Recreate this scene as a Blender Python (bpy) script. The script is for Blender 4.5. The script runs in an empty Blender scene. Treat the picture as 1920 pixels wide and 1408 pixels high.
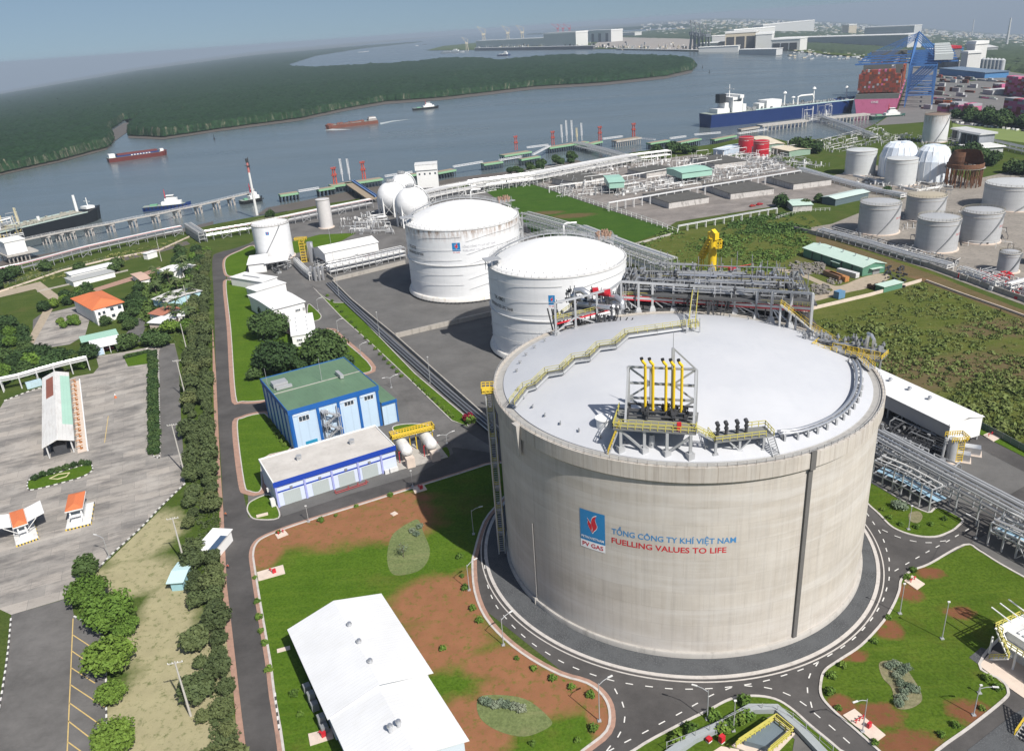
import bpy,bmesh,math,random
import numpy as np
from math import sin,cos,tan,pi,radians,hypot,atan2,sqrt
from mathutils import Vector,Matrix,noise
from mathutils.geometry import tessellate_polygon
rnd=random.Random(7)
S=bpy.context.scene
COL=S.collection
# ---------------------------------------------------------------- camera, sun, sky
F,CX,CY,CH=1500.0,960.0,704.0,122.17
PITCH,ROLL=radians(23.442),radians(-3.962)
_fw=Vector((0,cos(PITCH),-sin(PITCH)));_up=Vector((0,sin(PITCH),cos(PITCH)));_ri=Vector((1,0,0))
CR=cos(ROLL)*_ri+sin(ROLL)*_up;CU=-sin(ROLL)*_ri+cos(ROLL)*_up;CW=_fw
cd=bpy.data.cameras.new('camera');cam=bpy.data.objects.new('camera',cd);COL.objects.link(cam)
cd.sensor_width=36;cd.lens=36*F/1920;cd.clip_start=1;cd.clip_end=90000
cam.matrix_world=Matrix(((CR.x,CU.x,-CW.x,0),(CR.y,CU.y,-CW.y,0),(CR.z,CU.z,-CW.z,CH),(0,0,0,1)))
S.camera=cam
SUN_AZ,SUN_EL=radians(-52.5),radians(47)  # direction towards the sun, anticlockwise from +X
sd=bpy.data.lights.new('sun','SUN');sd.energy=5.0;sd.angle=radians(0.53);sd.color=(1,.955,.89)
so=bpy.data.objects.new('sun',sd);COL.objects.link(so)
sv=Vector((cos(SUN_AZ)*cos(SUN_EL),sin(SUN_AZ)*cos(SUN_EL),sin(SUN_EL)))
so.rotation_euler=sv.to_track_quat('Z','Y').to_euler();so.location=(0,0,300)
W=bpy.data.worlds.new('World');S.world=W;W.use_nodes=True
nt=W.node_tree;nt.nodes.clear()
sk=nt.nodes.new('ShaderNodeTexSky');sk.sky_type='NISHITA';sk.sun_disc=False
sk.sun_elevation=SUN_EL;sk.sun_rotation=pi/2-SUN_AZ;sk.air_density=1.0;sk.dust_density=1.6;sk.ozone_density=1.6
hs=nt.nodes.new('ShaderNodeHueSaturation');hs.inputs['Saturation'].default_value=1.0
bg=nt.nodes.new('ShaderNodeBackground');bg.inputs[1].default_value=0.077
wo=nt.nodes.new('ShaderNodeOutputWorld')
tc=nt.nodes.new('ShaderNodeTexCoord');sx=nt.nodes.new('ShaderNodeSeparateXYZ');cx_=nt.nodes.new('ShaderNodeCombineXYZ');mx=nt.nodes.new('ShaderNodeMath');mx.operation='MAXIMUM';mx.inputs[1].default_value=0.0;ml=nt.nodes.new('ShaderNodeMath');ml.operation='MULTIPLY_ADD';ml.inputs[1].default_value=.8;ml.inputs[2].default_value=.115
nt.links.new(tc.outputs['Generated'],sx.inputs[0]);nt.links.new(sx.outputs[0],cx_.inputs[0]);nt.links.new(sx.outputs[1],cx_.inputs[1]);nt.links.new(sx.outputs[2],mx.inputs[0]);nt.links.new(mx.outputs[0],ml.inputs[0]);nt.links.new(ml.outputs[0],cx_.inputs[2]);nt.links.new(cx_.outputs[0],sk.inputs[0])
nt.links.new(sk.outputs[0],hs.inputs['Color']);nt.links.new(hs.outputs[0],bg.inputs[0]);nt.links.new(bg.outputs[0],wo.inputs[0])
S.view_settings.view_transform='Standard';S.view_settings.look='None';S.view_settings.exposure=0.2;S.view_settings.gamma=1
S.render.engine='CYCLES'
cy=S.cycles;cy.use_denoising=True;cy.max_bounces=5;cy.diffuse_bounces=2;cy.glossy_bounces=2;cy.transmission_bounces=3
cy.transparent_max_bounces=6;cy.volume_bounces=0;cy.caustics_reflective=False;cy.caustics_refractive=False
# ---------------------------------------------------------------- surveying the photograph
D0=1400.0
_DIP=[(-60,3.0),(-40,2.4),(-30.4,1.4),(-26.5,1.0),(-22,.55),(-15,.12),(-8,0),(14,0),(19,.45),(24,1.05),(30,1.9),(40,2.8),(60,3.2)]
def dip(phi):  # how steeply the far land falls away, by bearing
 a=math.degrees(phi)
 if a<=_DIP[0][0]:return tan(radians(_DIP[0][1]))
 for(a0,v0),(a1,v1)in zip(_DIP,_DIP[1:]):
  if a<=a1:return tan(radians(v0+(v1-v0)*(a-a0)/(a1-a0)))
 return tan(radians(_DIP[-1][1]))
def terr(x,y):
 d=hypot(x,y)
 return 0.0 if d<D0 else-(d-D0)*dip(atan2(x,y))
def ray(px,py):return CW+CR*((px-CX)/F)-CU*((py-CY)/F)
def g(px,py,z=0.0):  # a pixel of the 1920 px photograph -> the point on the ground (height z above it)
 d=ray(px,py);h=hypot(d.x,d.y);v=-d.z
 t=(CH-z)/v if v>1e-6 else 1e9
 if t*h>D0:
  s=dip(atan2(d.x,d.y));q=v-h*s
  t=(CH-z-D0*s)/q if q>1e-5 else 1e9
  t=min(t,40000/h)
 p=d*t
 return Vector((p.x,p.y,z+terr(p.x,p.y)))
def proj(P):
 v=Vector(P)-Vector((0,0,CH));w=v.dot(CW)
 return(CX+F*v.dot(CR)/w,CY-F*v.dot(CU)/w)
def high(px,py,ytop,z=0.0):  # height of an upright that stands at (px,py) and whose top shows at row ytop
 B=g(px,py,z);lo,hi=0.0,400.0
 for _ in range(40):
  m=(lo+hi)/2
  if proj(B+Vector((0,0,m)))[1]>ytop:lo=m
  else:hi=m
 return lo
def smooth(pts,n=5,closed=True):
 out=[];N=len(pts)
 for i in range(N if closed else N-1):
  p=[pts[(i+k)%N]if closed else pts[min(max(i+k,0),N-1)]for k in(-1,0,1,2)]
  for j in range(n):
   t=j/n
   out.append(tuple(.5*(2*p[1][c]+(p[2][c]-p[0][c])*t+(2*p[0][c]-5*p[1][c]+4*p[2][c]-p[3][c])*t*t+(3*p[1][c]-p[0][c]-3*p[2][c]+p[3][c])*t**3)for c in range(len(p[1]))))
 if not closed:out.append(tuple(pts[-1]))
 return out
# ---------------------------------------------------------------- materials
MATS={}
class N:  # tiny node-writing helper
 def __init__(s,name):
  s.m=bpy.data.materials.new(name);s.m.use_nodes=True;s.t=s.m.node_tree
  s.b=s.t.nodes['Principled BSDF'];s._p=None
 def n(s,kind,**kw):
  o=s.t.nodes.new('ShaderNode'+kind)
  for k,v in kw.items():
   if k.startswith('i_'):
    key=k[2:];key=int(key)if key.isdigit()else key.replace('_',' ')
    if isinstance(v,bpy.types.NodeSocket):s.t.links.new(v,o.inputs[key])
    else:o.inputs[key].default_value=v
   else:setattr(o,k,v)
  return o
 def pos(s):
  if s._p is None:s._p=s.n('NewGeometry').outputs['Position']
  return s._p
 def scale(s,vec,x,y,z,rot=0,loc=(0,0,0)):
  o=s.n('Mapping');o.inputs['Scale'].default_value=(x,y,z);o.inputs['Rotation'].default_value=(0,0,rot);o.inputs['Location'].default_value=loc
  s.t.links.new(vec,o.inputs[0]);return o.outputs[0]
 def noise(s,vec,sc,det=4,rough=.55,dist=0.0):
  return s.n('TexNoise',i_Vector=vec,i_Scale=sc,i_Detail=det,i_Roughness=rough,i_Distortion=dist).outputs['Fac']
 def ramp(s,fac,lo,hi):
  return s.n('MapRange',i_Value=fac,i_From_Min=lo,i_From_Max=hi).outputs[0]
 def mix(s,fac,a,b,mode='MIX'):
  o=s.n('Mix',data_type='RGBA',blend_type=mode)
  for sock,v in((o.inputs[0],fac),(o.inputs[6],a),(o.inputs[7],b)):
   if isinstance(v,bpy.types.NodeSocket):s.t.links.new(v,sock)
   elif isinstance(v,(int,float)):sock.default_value=v
   else:sock.default_value=(*v,1)
  return o.outputs[2]
 def math(s,op,a,b=0.0,c=None):
  o=s.n('Math',operation=op)
  for i,v in enumerate((a,b,c)):
   if v is None:continue
   if isinstance(v,bpy.types.NodeSocket):s.t.links.new(v,o.inputs[i])
   else:o.inputs[i].default_value=v
  return o.outputs[0]
 def out(s,col,rough=.8,metal=0.0,bump=None,bs=.3,bd=.05,spec=None):
  if isinstance(col,bpy.types.NodeSocket):s.t.links.new(col,s.b.inputs['Base Color'])
  else:s.b.inputs['Base Color'].default_value=(*col,1)
  if isinstance(rough,bpy.types.NodeSocket):s.t.links.new(rough,s.b.inputs['Roughness'])
  else:s.b.inputs['Roughness'].default_value=rough
  s.b.inputs['Metallic'].default_value=metal
  if spec is not None:s.b.inputs['Specular IOR Level'].default_value=spec
  if bump is not None:
   o=s.n('Bump',i_Height=bump,i_Strength=bs,i_Distance=bd);s.t.links.new(o.outputs[0],s.b.inputs['Normal'])
  return s.m
def M(name,col=(.5,.5,.5),rough=.7,metal=0.0,var=.14,sc=.6,dirt=None,damt=.5,spec=None):
 """plain painted or bare surface with large and small tone variation and optional dirt"""
 if name in MATS:return MATS[name]
 k=N(name);p=k.pos()
 c=k.mix(k.noise(p,sc,5),tuple(v*(1-var)for v in col),tuple(min(1,v*(1+var))for v in col))
 if dirt is not None:
  f=k.ramp(k.noise(k.scale(p,1,1,.35),.45,6,.65),.52,.72)
  c=k.mix(k.math('MULTIPLY',f,damt),c,dirt)
 MATS[name]=k.out(c,rough,metal,k.noise(p,3,3),.12,.03,spec);return MATS[name]
# ---------------------------------------------------------------- mesh building
SPLIT={'leg','column','post','pile','pedestal','relief_valve','dome_bracket','pipe_stand','lamp_mast','support','chiller','pilaster','pier','saddle'}
class MB:
 def __init__(s):s.v=[];s.f=[];s.m=[];s.uv={}
 def add(s,vs,fs,m=0):
  o=len(s.v);s.v+=[tuple(v)for v in vs]
  for f in fs:s.f.append(tuple(i+o for i in f));s.m.append(m)
  return s
 def hexa(s,lo,hi,m=0):  # 4 bottom + 4 top corners
  return s.add(list(lo)+list(hi),[(3,2,1,0),(4,5,6,7),(0,1,5,4),(1,2,6,5),(2,3,7,6),(3,0,4,7)],m)
 def box(s,c,sx,sy,sz,rot=0,m=0):  # c = centre of the bottom
  c=Vector(c);a,b=cos(rot),sin(rot)
  q=[(c.x+a*x*sx/2-b*y*sy/2,c.y+b*x*sx/2+a*y*sy/2)for x,y in((-1,-1),(1,-1),(1,1),(-1,1))]
  return s.hexa([(x,y,c.z)for x,y in q],[(x,y,c.z+sz)for x,y in q],m)
 def beam(s,a,b,w,h=None,m=0):
  a,b=Vector(a),Vector(b);h=h or w;d=b-a
  if d.length<1e-5:return s
  d.normalize();u=d.cross(Vector((0,0,1)))
  if u.length<1e-3:u=Vector((1,0,0))
  u.normalize();n=u.cross(d);u=u*w/2;n=n*h/2
  return s.hexa([a-u-n,a+u-n,a+u+n,a-u+n],[b-u-n,b+u-n,b+u+n,b-u+n],m)
 def cyl(s,a,b,r,r2=None,n=8,m=0,cap=True):
  a,b=Vector(a),Vector(b);r2=r if r2 is None else r2;d=b-a
  if d.length<1e-5:return s
  d.normalize();u=d.cross(Vector((0,0,1)))if abs(d.z)<.99 else Vector((1,0,0));u.normalize();w=d.cross(u)
  vs=[]
  for P,R in((a,r),(b,r2)):
   for i in range(n):
    t=2*pi*i/n;vs.append(P+u*cos(t)*R+w*sin(t)*R)
  fs=[(i,(i+1)%n,n+(i+1)%n,n+i)for i in range(n)]
  if cap:fs+=[tuple(range(n))[::-1],tuple(range(n,2*n))]
  return s.add(vs,fs,m)
 def tube(s,pts,r,n=8,m=0):
  pts=[Vector(p)for p in pts];vs=[];K=len(pts);u0=None
  for i,p in enumerate(pts):
   d=(pts[min(i+1,K-1)]-pts[max(i-1,0)]).normalized()
   u=d.cross(Vector((0,0,1)))if abs(d.z)<.95 else(u0 or Vector((1,0,0)))
   u=(u-d*u.dot(d)).normalized();u0=u;w=d.cross(u)
   for j in range(n):
    t=2*pi*j/n;vs.append(p+u*cos(t)*r+w*sin(t)*r)
  fs=[(i*n+j,i*n+(j+1)%n,(i+1)*n+(j+1)%n,(i+1)*n+j)for i in range(K-1)for j in range(n)]
  return s.add(vs,fs+[tuple(range(n))[::-1],tuple(range((K-1)*n,K*n))],m)
 def lathe(s,c,prof,n=48,m=0,a0=0,a1=2*pi,ms=None):  # prof = [(r, z)]
  c=Vector(c);full=abs(a1-a0-2*pi)<1e-6;k=n if full else n+1;vs=[]
  for r,z in prof:
   for i in range(k):
    t=a0+(a1-a0)*i/n;vs.append((c.x+r*cos(t),c.y+r*sin(t),c.z+z))
  for j in range(len(prof)-1):
   s.add([],[],0)
  o=len(s.v);s.v+=vs
  for j in range(len(prof)-1):
   for i in range(n):
    i2=(i+1)%k
    s.f.append((o+j*k+i,o+j*k+i2,o+(j+1)*k+i2,o+(j+1)*k+i));s.m.append(ms[j]if ms else m)
  return s
 def prism(s,pts,z0,z1,m=0):
  n=len(pts);P=[(p[0],p[1])for p in pts]
  tri=tessellate_polygon([[Vector((x,y,0))for x,y in P]])
  o=[(x,y,z0)for x,y in P]+[(x,y,z1)for x,y in P]
  return s.add(o,[tuple(i+n for i in t)for t in tri]+[(i,(i+1)%n,n+(i+1)%n,n+i)for i in range(n)],m)
 def build(s,name,mats,parent=None,smooth_=False,auto=None):
  if name in SPLIT and parent is not None:
   G=s.islands()
   if 1<len(G)<=110:return[q.build1(name,mats,parent,smooth_,auto)for q in G][0]
  return s.build1(name,mats,parent,smooth_,auto)
 def islands(s,gap=.12):  # separate pieces, pieces that touch in plan kept together
  p=list(range(len(s.v)))
  def fd(i):
   while p[i]!=i:p[i]=p[p[i]];i=p[i]
   return i
  for f in s.f:
   for j in f[1:]:p[fd(j)]=fd(f[0])
  R={}
  for fi,f in enumerate(s.f):R.setdefault(fd(f[0]),[]).append(fi)
  B=[]
  for fs in R.values():
   X=[s.v[i][0]for fi in fs for i in s.f[fi]];Y=[s.v[i][1]for fi in fs for i in s.f[fi]];B.append([min(X)-gap,max(X)+gap,min(Y)-gap,max(Y)+gap,fs])
  i=0
  while i<len(B):
   j=i+1;hit=False
   while j<len(B):
    a,b=B[i],B[j]
    if a[0]<b[1]and b[0]<a[1]and a[2]<b[3]and b[2]<a[3]:B[i]=[min(a[0],b[0]),max(a[1],b[1]),min(a[2],b[2]),max(a[3],b[3]),a[4]+b[4]];B.pop(j);hit=True
    else:j+=1
   if not hit:i+=1
  out=[]
  for b in B:
   q=MB();mp={}
   for fi in b[4]:
    q.f.append(tuple(mp.setdefault(i,len(mp))for i in s.f[fi]));q.m.append(s.m[fi])
   q.v=[s.v[i]for i in mp];out.append(q)
  return out
 def build1(s,name,mats,parent=None,smooth_=False,auto=None):
  me=bpy.data.meshes.new(name)
  off=Vector((0,0,0))if parent is None else Vector(parent['_w'])
  me.from_pydata([(v[0]-off.x,v[1]-off.y,v[2]-off.z)for v in s.v],[],s.f)
  for mt in(mats if isinstance(mats,(list,tuple))else[mats]):me.materials.append(mt)
  me.polygons.foreach_set('material_index',s.m)
  if smooth_:me.polygons.foreach_set('use_smooth',[True]*len(s.f))
  me.validate();me.update()
  bm=bmesh.new();bm.from_mesh(me);bmesh.ops.recalc_face_normals(bm,faces=bm.faces);bm.to_mesh(me);bm.free()
  if auto:me.set_sharp_from_angle(angle=radians(auto))
  o=bpy.data.objects.new(name,me);COL.objects.link(o)
  if parent is not None:o.parent=parent;o['_w']=tuple(off)
  else:o['_w']=(0,0,0)
  return o
def tag(o,label=None,cat=None,group=None,kind=None):
 for k,v in(('label',label),('category',cat),('group',group),('kind',kind)):
  if v:o[k]=v
 return o
def thing(name,loc,label,cat,group=None):
 o=bpy.data.objects.new(name,None);COL.objects.link(o);o.location=loc;o['_w']=tuple(loc);o.empty_display_size=1
 return tag(o,label,cat,group)
def kids(o):return[c for c in bpy.data.objects if c.parent==o]
def dup(o,loc=None,rz=None,label=None,group=None,sc=None,_kids=None):
 c=o.copy();COL.objects.link(c)
 if loc is not None:c.location=loc
 if rz is not None:c.rotation_euler=(0,0,rz)
 if sc is not None:c.scale=sc if isinstance(sc,(tuple,list))else(sc,sc,sc)
 if label:c['label']=label
 if group:c['group']=group
 for ch in(_kids if _kids is not None else kids(o)):
  d=ch.copy();COL.objects.link(d);d.parent=c
 return c
_nsheet=0
def sheet(name,px,z,mat,cut=0,world=False,kind='structure',label=None,cat=None,rows=None):
 """a flat sheet lying at height z whose outline was surveyed from the photograph (px) or is given in metres (world)"""
 P=[Vector((x,y,0))for x,y in px]
 global _nsheet
 _nsheet+=1;z+=_nsheet*.0003
 bm=bmesh.new();vs=[bm.verts.new(p)for p in P]
 for t in tessellate_polygon([P]):
  try:bm.faces.new([vs[i]for i in t])
  except ValueError:pass
 if cut:
  xs=[p.x for p in P];ys=[p.y for p in P]
  a=min(xs)+cut
  while a<max(xs):
   bmesh.ops.bisect_plane(bm,geom=bm.verts[:]+bm.edges[:]+bm.faces[:],plane_co=(a,0,0),plane_no=(1,0,0));a+=cut
  for b in(rows or[]):
   bmesh.ops.bisect_plane(bm,geom=bm.verts[:]+bm.edges[:]+bm.faces[:],plane_co=(0,b,0),plane_no=(0,1,0))
 for v in bm.verts:v.co=Vector((v.co.x,v.co.y,z))if world else g(v.co.x,v.co.y,z)
 bmesh.ops.recalc_face_normals(bm,faces=bm.faces)
 for f in bm.faces:
  if f.normal.z<0:f.normal_flip()
 me=bpy.data.meshes.new(name);bm.to_mesh(me);bm.free();me.materials.append(mat)
 o=bpy.data.objects.new(name,me);COL.objects.link(o);o['_w']=(0,0,0)
 return tag(o,label,cat,None,kind)
def offs(path,d,closed):
 n=len(path);out=[]
 for i in range(n):
  a=path[(i-1)%n]if closed else path[max(i-1,0)];b=path[(i+1)%n]if closed else path[min(i+1,n-1)]
  t=Vector((b[0]-a[0],b[1]-a[1]));t=t.normalized()if t.length>1e-6 else Vector((1,0))
  out.append((path[i][0]-t.y*d,path[i][1]+t.x*d))
 return out
def strip(mb,path,w,z0,z1,closed=False,side=0,m=0):  # kerb or wall with the plan line `path` in metres
 a=offs(path,w/2+side,closed);b=offs(path,-w/2+side,closed);n=len(path);vs=[]
 for i in range(n):vs+=[(*a[i],z0),(*a[i],z1),(*b[i],z1),(*b[i],z0)]
 fs=[]
 for i in range(n if closed else n-1):
  j=(i+1)%n
  for k in range(4):fs.append((4*i+k,4*i+(k+1)%4,4*j+(k+1)%4,4*j+k))
 if not closed:fs+=[(3,2,1,0),(4*n-4,4*n-3,4*n-2,4*n-1)]
 return mb.add(vs,fs,m)
def W2(px,z=0.0):return[tuple(g(x,y,z)[:2])for x,y in px]
# ================================================================ ground materials
def blobmask(k,blobs,soft=.25,ns=.07,na=.7):  # blobs: (px, py, radius_x m, radius_y m)
 p=k.pos();tot=None;ns=.38 if all(b[2]<=6 for b in blobs)else ns
 nz=k.math('MULTIPLY',k.math('SUBTRACT',k.noise(p,ns,8,.72),.5),na*2)
 for px,py,rx,ry in blobs:
  c=g(px,py);v=k.scale(p,1/rx,1/ry,0,0,(-c.x/rx,-c.y/ry,0))
  d=k.n('VectorMath',operation='LENGTH',i_0=v).outputs['Value']
  f=k.math('ADD',d,nz);f=k.ramp(f,1+soft,1-soft)
  tot=f if tot is None else k.math('MAXIMUM',tot,f)
 return tot
def lawn(name,c1,c2,blobs=None,dirt=(.16,.078,.04),base=.08):
 k=N(name);p=k.pos()
 c=k.mix(k.ramp(k.noise(p,.09,5,.6),.32,.68),c1,c2)
 c=k.mix(k.ramp(k.noise(k.scale(p,1,1,1,.5),1.6,6,.75),.38,.68),c,tuple(v*.62 for v in c1));c=k.mix(k.math('MULTIPLY',k.ramp(k.noise(k.scale(p,.12,1,1,.4),.5,5,.7),.5,.7),.35),c,(c2[0]*1.35,c2[1]*1.1,c2[2]*1.3))
 c=k.mix(k.math('MULTIPLY',k.ramp(k.noise(p,.035,6,.7),.55,.75),base*4),c,dirt)
 if blobs:
  f=k.math('MULTIPLY',blobmask(k,blobs),k.ramp(k.noise(p,.55,7,.75),.28,.48))
  c=k.mix(f,c,k.mix(k.noise(p,.25,5,.6),tuple(v*.8 for v in dirt),tuple(v*1.25 for v in dirt)))
 MATS[name]=k.out(c,1.0,0,k.noise(p,2.5,4),.5,.12,.0);return MATS[name]
G1,G2=(.070,.135,.014),(.102,.175,.020)
m_grass=lawn('grass',(.060,.095,.022),(.095,.125,.034),base=.12,dirt=(.14,.10,.055))
m_lawn=lawn('mown_grass',G1,G2,base=.03)
m_lawnbig=lawn('mown_grass_with_bare_soil',G1,G2,blobs=[(600,985,24,11),(740,975,13,10),(500,1035,5,8),(880,1115,9,9),(830,1200,11,9),(950,1240,10,5),(1010,1300,13,7),(880,1370,8,9),(1120,1330,2.5,8),(690,940,20,4),(820,1130,11,10)],base=.07,dirt=(.25,.118,.062))
m_lawnr=lawn('mown_grass_right',(.066,.115,.014),(.098,.155,.020),blobs=[(1705,1112,3,3),(1665,1180,3,3),(1800,1150,3,2),(1820,1335,4,3),(1580,1325,2.5,3),(1650,1340,4,3),(1745,1075,3,2),(1700,1395,6,3),(1600,1230,3,1.6)],base=.06,dirt=(.17,.075,.04))
m_field=lawn('field_grass',(.045,.10,.018),(.066,.13,.022),blobs=[(1020,400,14,6),(1075,405,14,7)],base=.04,dirt=(.12,.09,.045))
m_dry=lawn('dry_grass',(.060,.10,.018),(.085,.125,.028),blobs=[(270,1010,9,14),(250,1080,12,9),(320,1130,7,9),(300,1190,8,12),(330,1290,12,22),(260,1350,8,20),(310,1400,14,10)],base=.1,dirt=(.33,.30,.18))
def m_asph(name,col,patch=.25):
 k=N(name);p=k.pos()
 c=k.mix(k.ramp(k.noise(p,.07,7,.7),.35,.65),tuple(v*(1-patch)for v in col),tuple(v*(1+patch*1.2)for v in col))
 c=k.mix(k.math('MULTIPLY',k.ramp(k.noise(k.scale(p,.25,1,1,.8),.9,5,.7),.55,.72),.35),c,tuple(v*.55 for v in col))
 c=k.mix(k.math('MULTIPLY',k.ramp(k.noise(p,6,2),.5,.8),.25),c,tuple(v*1.7 for v in col))
 MATS[name]=k.out(c,.9,0,k.noise(p,8,2),.2,.03,.3);return MATS[name]
m_asphd=m_asph('dark_asphalt',(.074,.070,.068));m_asphg=m_asph('grey_asphalt',(.125,.120,.115));m_pad=m_asph('pad_asphalt',(.120,.117,.113),.15)
k=N('apron_gravel');p=k.pos();v=k.n('TexVoronoi',i_Vector=p,i_Scale=3.2)
c=k.mix(k.ramp(v.outputs['Distance'],.05,.45),(.17,.175,.18),(.065,.068,.072));c=k.mix(k.ramp(k.noise(p,.25,5),.3,.7),c,(.10,.105,.11))
m_gravel=k.out(c,.95,0,v.outputs['Distance'],.5,.06,.2)
# concrete slab yard: joints and streaky stains
k=N('slab_concrete');p=k.pos();A=g(60,990);B=g(300,930);ang=-atan2(B.y-A.y,B.x-A.x)
q=k.scale(p,1,1,1,ang)
br=k.n('TexBrick',i_Vector=q,i_Scale=1.0,i_Mortar_Size=.035,i_Brick_Width=7.0,i_Row_Height=4.6,i_Color1=(.38,.345,.305,1),i_Color2=(.26,.243,.222,1),i_Mortar=(.16,.155,.15,1))
c=br.outputs[0]
c=k.mix(k.math('MULTIPLY',k.ramp(k.noise(k.scale(q,.045,.17,1),1.0,8,.72),.46,.62),.8),c,(.115,.11,.105))
c=k.mix(k.math('MULTIPLY',k.ramp(k.noise(q,.10,4,.6),.50,.72),.5),c,(.46,.43,.39))
c=k.mix(k.math('MULTIPLY',k.ramp(k.noise(p,.9,5,.7),.55,.75),.4),c,(.13,.125,.12))
m_slab=k.out(c,.9,0,k.noise(p,4,3),.15,.03)
m_kerb=M('kerb_concrete',(.50,.47,.44),.8,0,.18,1.2,(.22,.19,.17),.5)
m_pave=M('brick_pavement',(.36,.22,.165),.9,0,.25,1.0,(.16,.12,.10),.6)
m_conc=M('concrete',(.42,.40,.37),.85,0,.16,.5,(.17,.16,.15),.6)
m_concl=M('pale_concrete',(.62,.52,.44),.85,0,.12,.6,(.30,.26,.22),.3)
m_sand=M('sandy_track',(.36,.30,.225),.95,0,.2,.3,(.15,.14,.08),.6)
m_white_line=M('road_paint',(.66,.65,.62),.7,0,.15,3,(.22,.22,.22),.55)
m_yel_line=M('yellow_road_paint',(.58,.42,.16),.75,0,.15,2,(.25,.2,.13),.5)
m_mud=M('river_mud',(.115,.098,.082),.55,0,.2,.05,(.08,.075,.068),.5)
m_landfar=M('far_ground',(.075,.085,.05),.95,0,.35,.02,(.17,.16,.14),.8)
m_port=M('terminal_paving',(.15,.145,.14),.9,0,.2,.05,(.09,.09,.09),.6)
m_yard=M('tank_farm_paving',(.25,.225,.195),.9,0,.35,.08,(.085,.082,.075),.8)
k=N('river_water');p=k.pos()
c=k.mix(k.ramp(k.noise(k.scale(p,.35,1,1,.35),.006,6,.6),.3,.7),(.085,.112,.122),(.120,.142,.145))
wv=k.math('ADD',k.noise(k.scale(p,.5,1,1,.3),.16,4,.6),k.math('MULTIPLY',k.noise(p,.03,3),1.5))
m_water=k.out(c,k.ramp(k.noise(k.scale(p,.25,1,1,.25),.012,5),.2,.9),0,wv,.28,1.2,.5)
m_water.node_tree.nodes['Map Range'].name='a'
for n_ in m_water.node_tree.nodes:
 if n_.type=='MAP_RANGE' and n_.outputs[0].links and n_.outputs[0].links[0].to_socket.name=='Roughness':
  n_.inputs['To Min'].default_value=.16;n_.inputs['To Max'].default_value=.34
# ================================================================ ground
gm=MB();A0,NA,DS=-80,64,[0,60,200,500,900,1400,1900,2600,3600,5000,7000,10000,15000,24000,40000]
vs=[]
for d in DS:
 for i in range(NA*2+1):
  a=pi*2*i/(NA*2);x,y=d*sin(a),d*cos(a);vs.append((x,y,-8-d*.0004+terr(x,y)))
n_=NA*2+1
gm.add(vs,[(j*n_+i,j*n_+i+1,(j+1)*n_+i+1,(j+1)*n_+i)for j in range(len(DS)-1)for i in range(n_-1)])
tag(gm.build('ground',m_landfar),kind='structure')
ROWS=list(range(20,400,8))+list(range(400,2300,60))
SHORE=[(-900,800),(-300,592),(0,500),(120,481),(200,462),(350,434),(405,420),(470,408),(520,400),(620,381),(720,366),(860,347),(1010,327),(1100,303),(1200,284),(1290,277),(1345,270),(1400,256),(1444,258),(1479,266),(1541,260),(1600,252),(1640,233),(1681,208),(1714,112)]
FARB=[(1640,108),(1560,103),(1500,97),(1460,93),(1384,97),(1290,96),(1155,92),(1045,92),(890,94),(799,95),(830,87),(900,80),(1000,73),(1150,62),(1290,54),(1300,42)]
sheet('river',SHORE+[(1720,105),(1640,98),(1500,88),(1400,82),(1290,50),(1100,54),(900,62),(680,84),(560,100),(500,122),(540,138),(700,130),(900,122),(1100,116),(1280,120),(1288,134),(1100,150),(900,168),(560,212),(320,246),(245,236),(225,220),(190,240),(180,270),(0,318),(-900,580)],-2.5,m_water,48,rows=ROWS)
sheet('shore_land',SHORE+FARB+[(1420,20),(1700,20),(2300,60),(2600,200),(2600,1900),(-700,2400),(-900,800)],0,m_grass,60,rows=ROWS)
MANG=[(-900,590),(-500,470),(-200,378),(0,324),(117,298),(200,276),(212,262),(205,243),(232,226),(262,224),(243,240),(240,254),(306,257),(408,242),(560,222),(640,205),(720,191),(830,183),(900,175),(1000,163),(1135,155),(1248,143),(1297,132),(1303,124),(1292,117),(1248,112),(1135,108),(1038,109),(974,113),(935,117),(906,112),(828,112),(780,119),(703,123),(586,129),(530,124),(590,105),(680,91),(783,80),(900,70),(1100,60),(1290,51),(1300,20),(900,10),(500,50),(0,130),(-900,300)]
MUDP=[(x,y+5 if 130<y<340 and i<28 else y)for i,(x,y)in enumerate(MANG[:29])]
sheet('mud_bank',MUDP+[(1293,118),(1200,135),(900,160),(400,215),(100,270),(-900,540)],-2.1,m_mud,48,rows=ROWS)
sheet('mud_flat',[(480,404),(500,390),(587,373),(640,362),(704,350),(800,345),(850,334),(943,323),(1010,313),(1080,300),(1100,306),(1010,330),(860,350),(720,370),(600,388)],-2.2,m_mud)
sheet('left_mud_flat',[(-200,560),(0,490),(120,470),(240,448),(360,425),(400,415),(400,425),(200,466),(0,505),(-200,575)],-2.2,m_mud)
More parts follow.
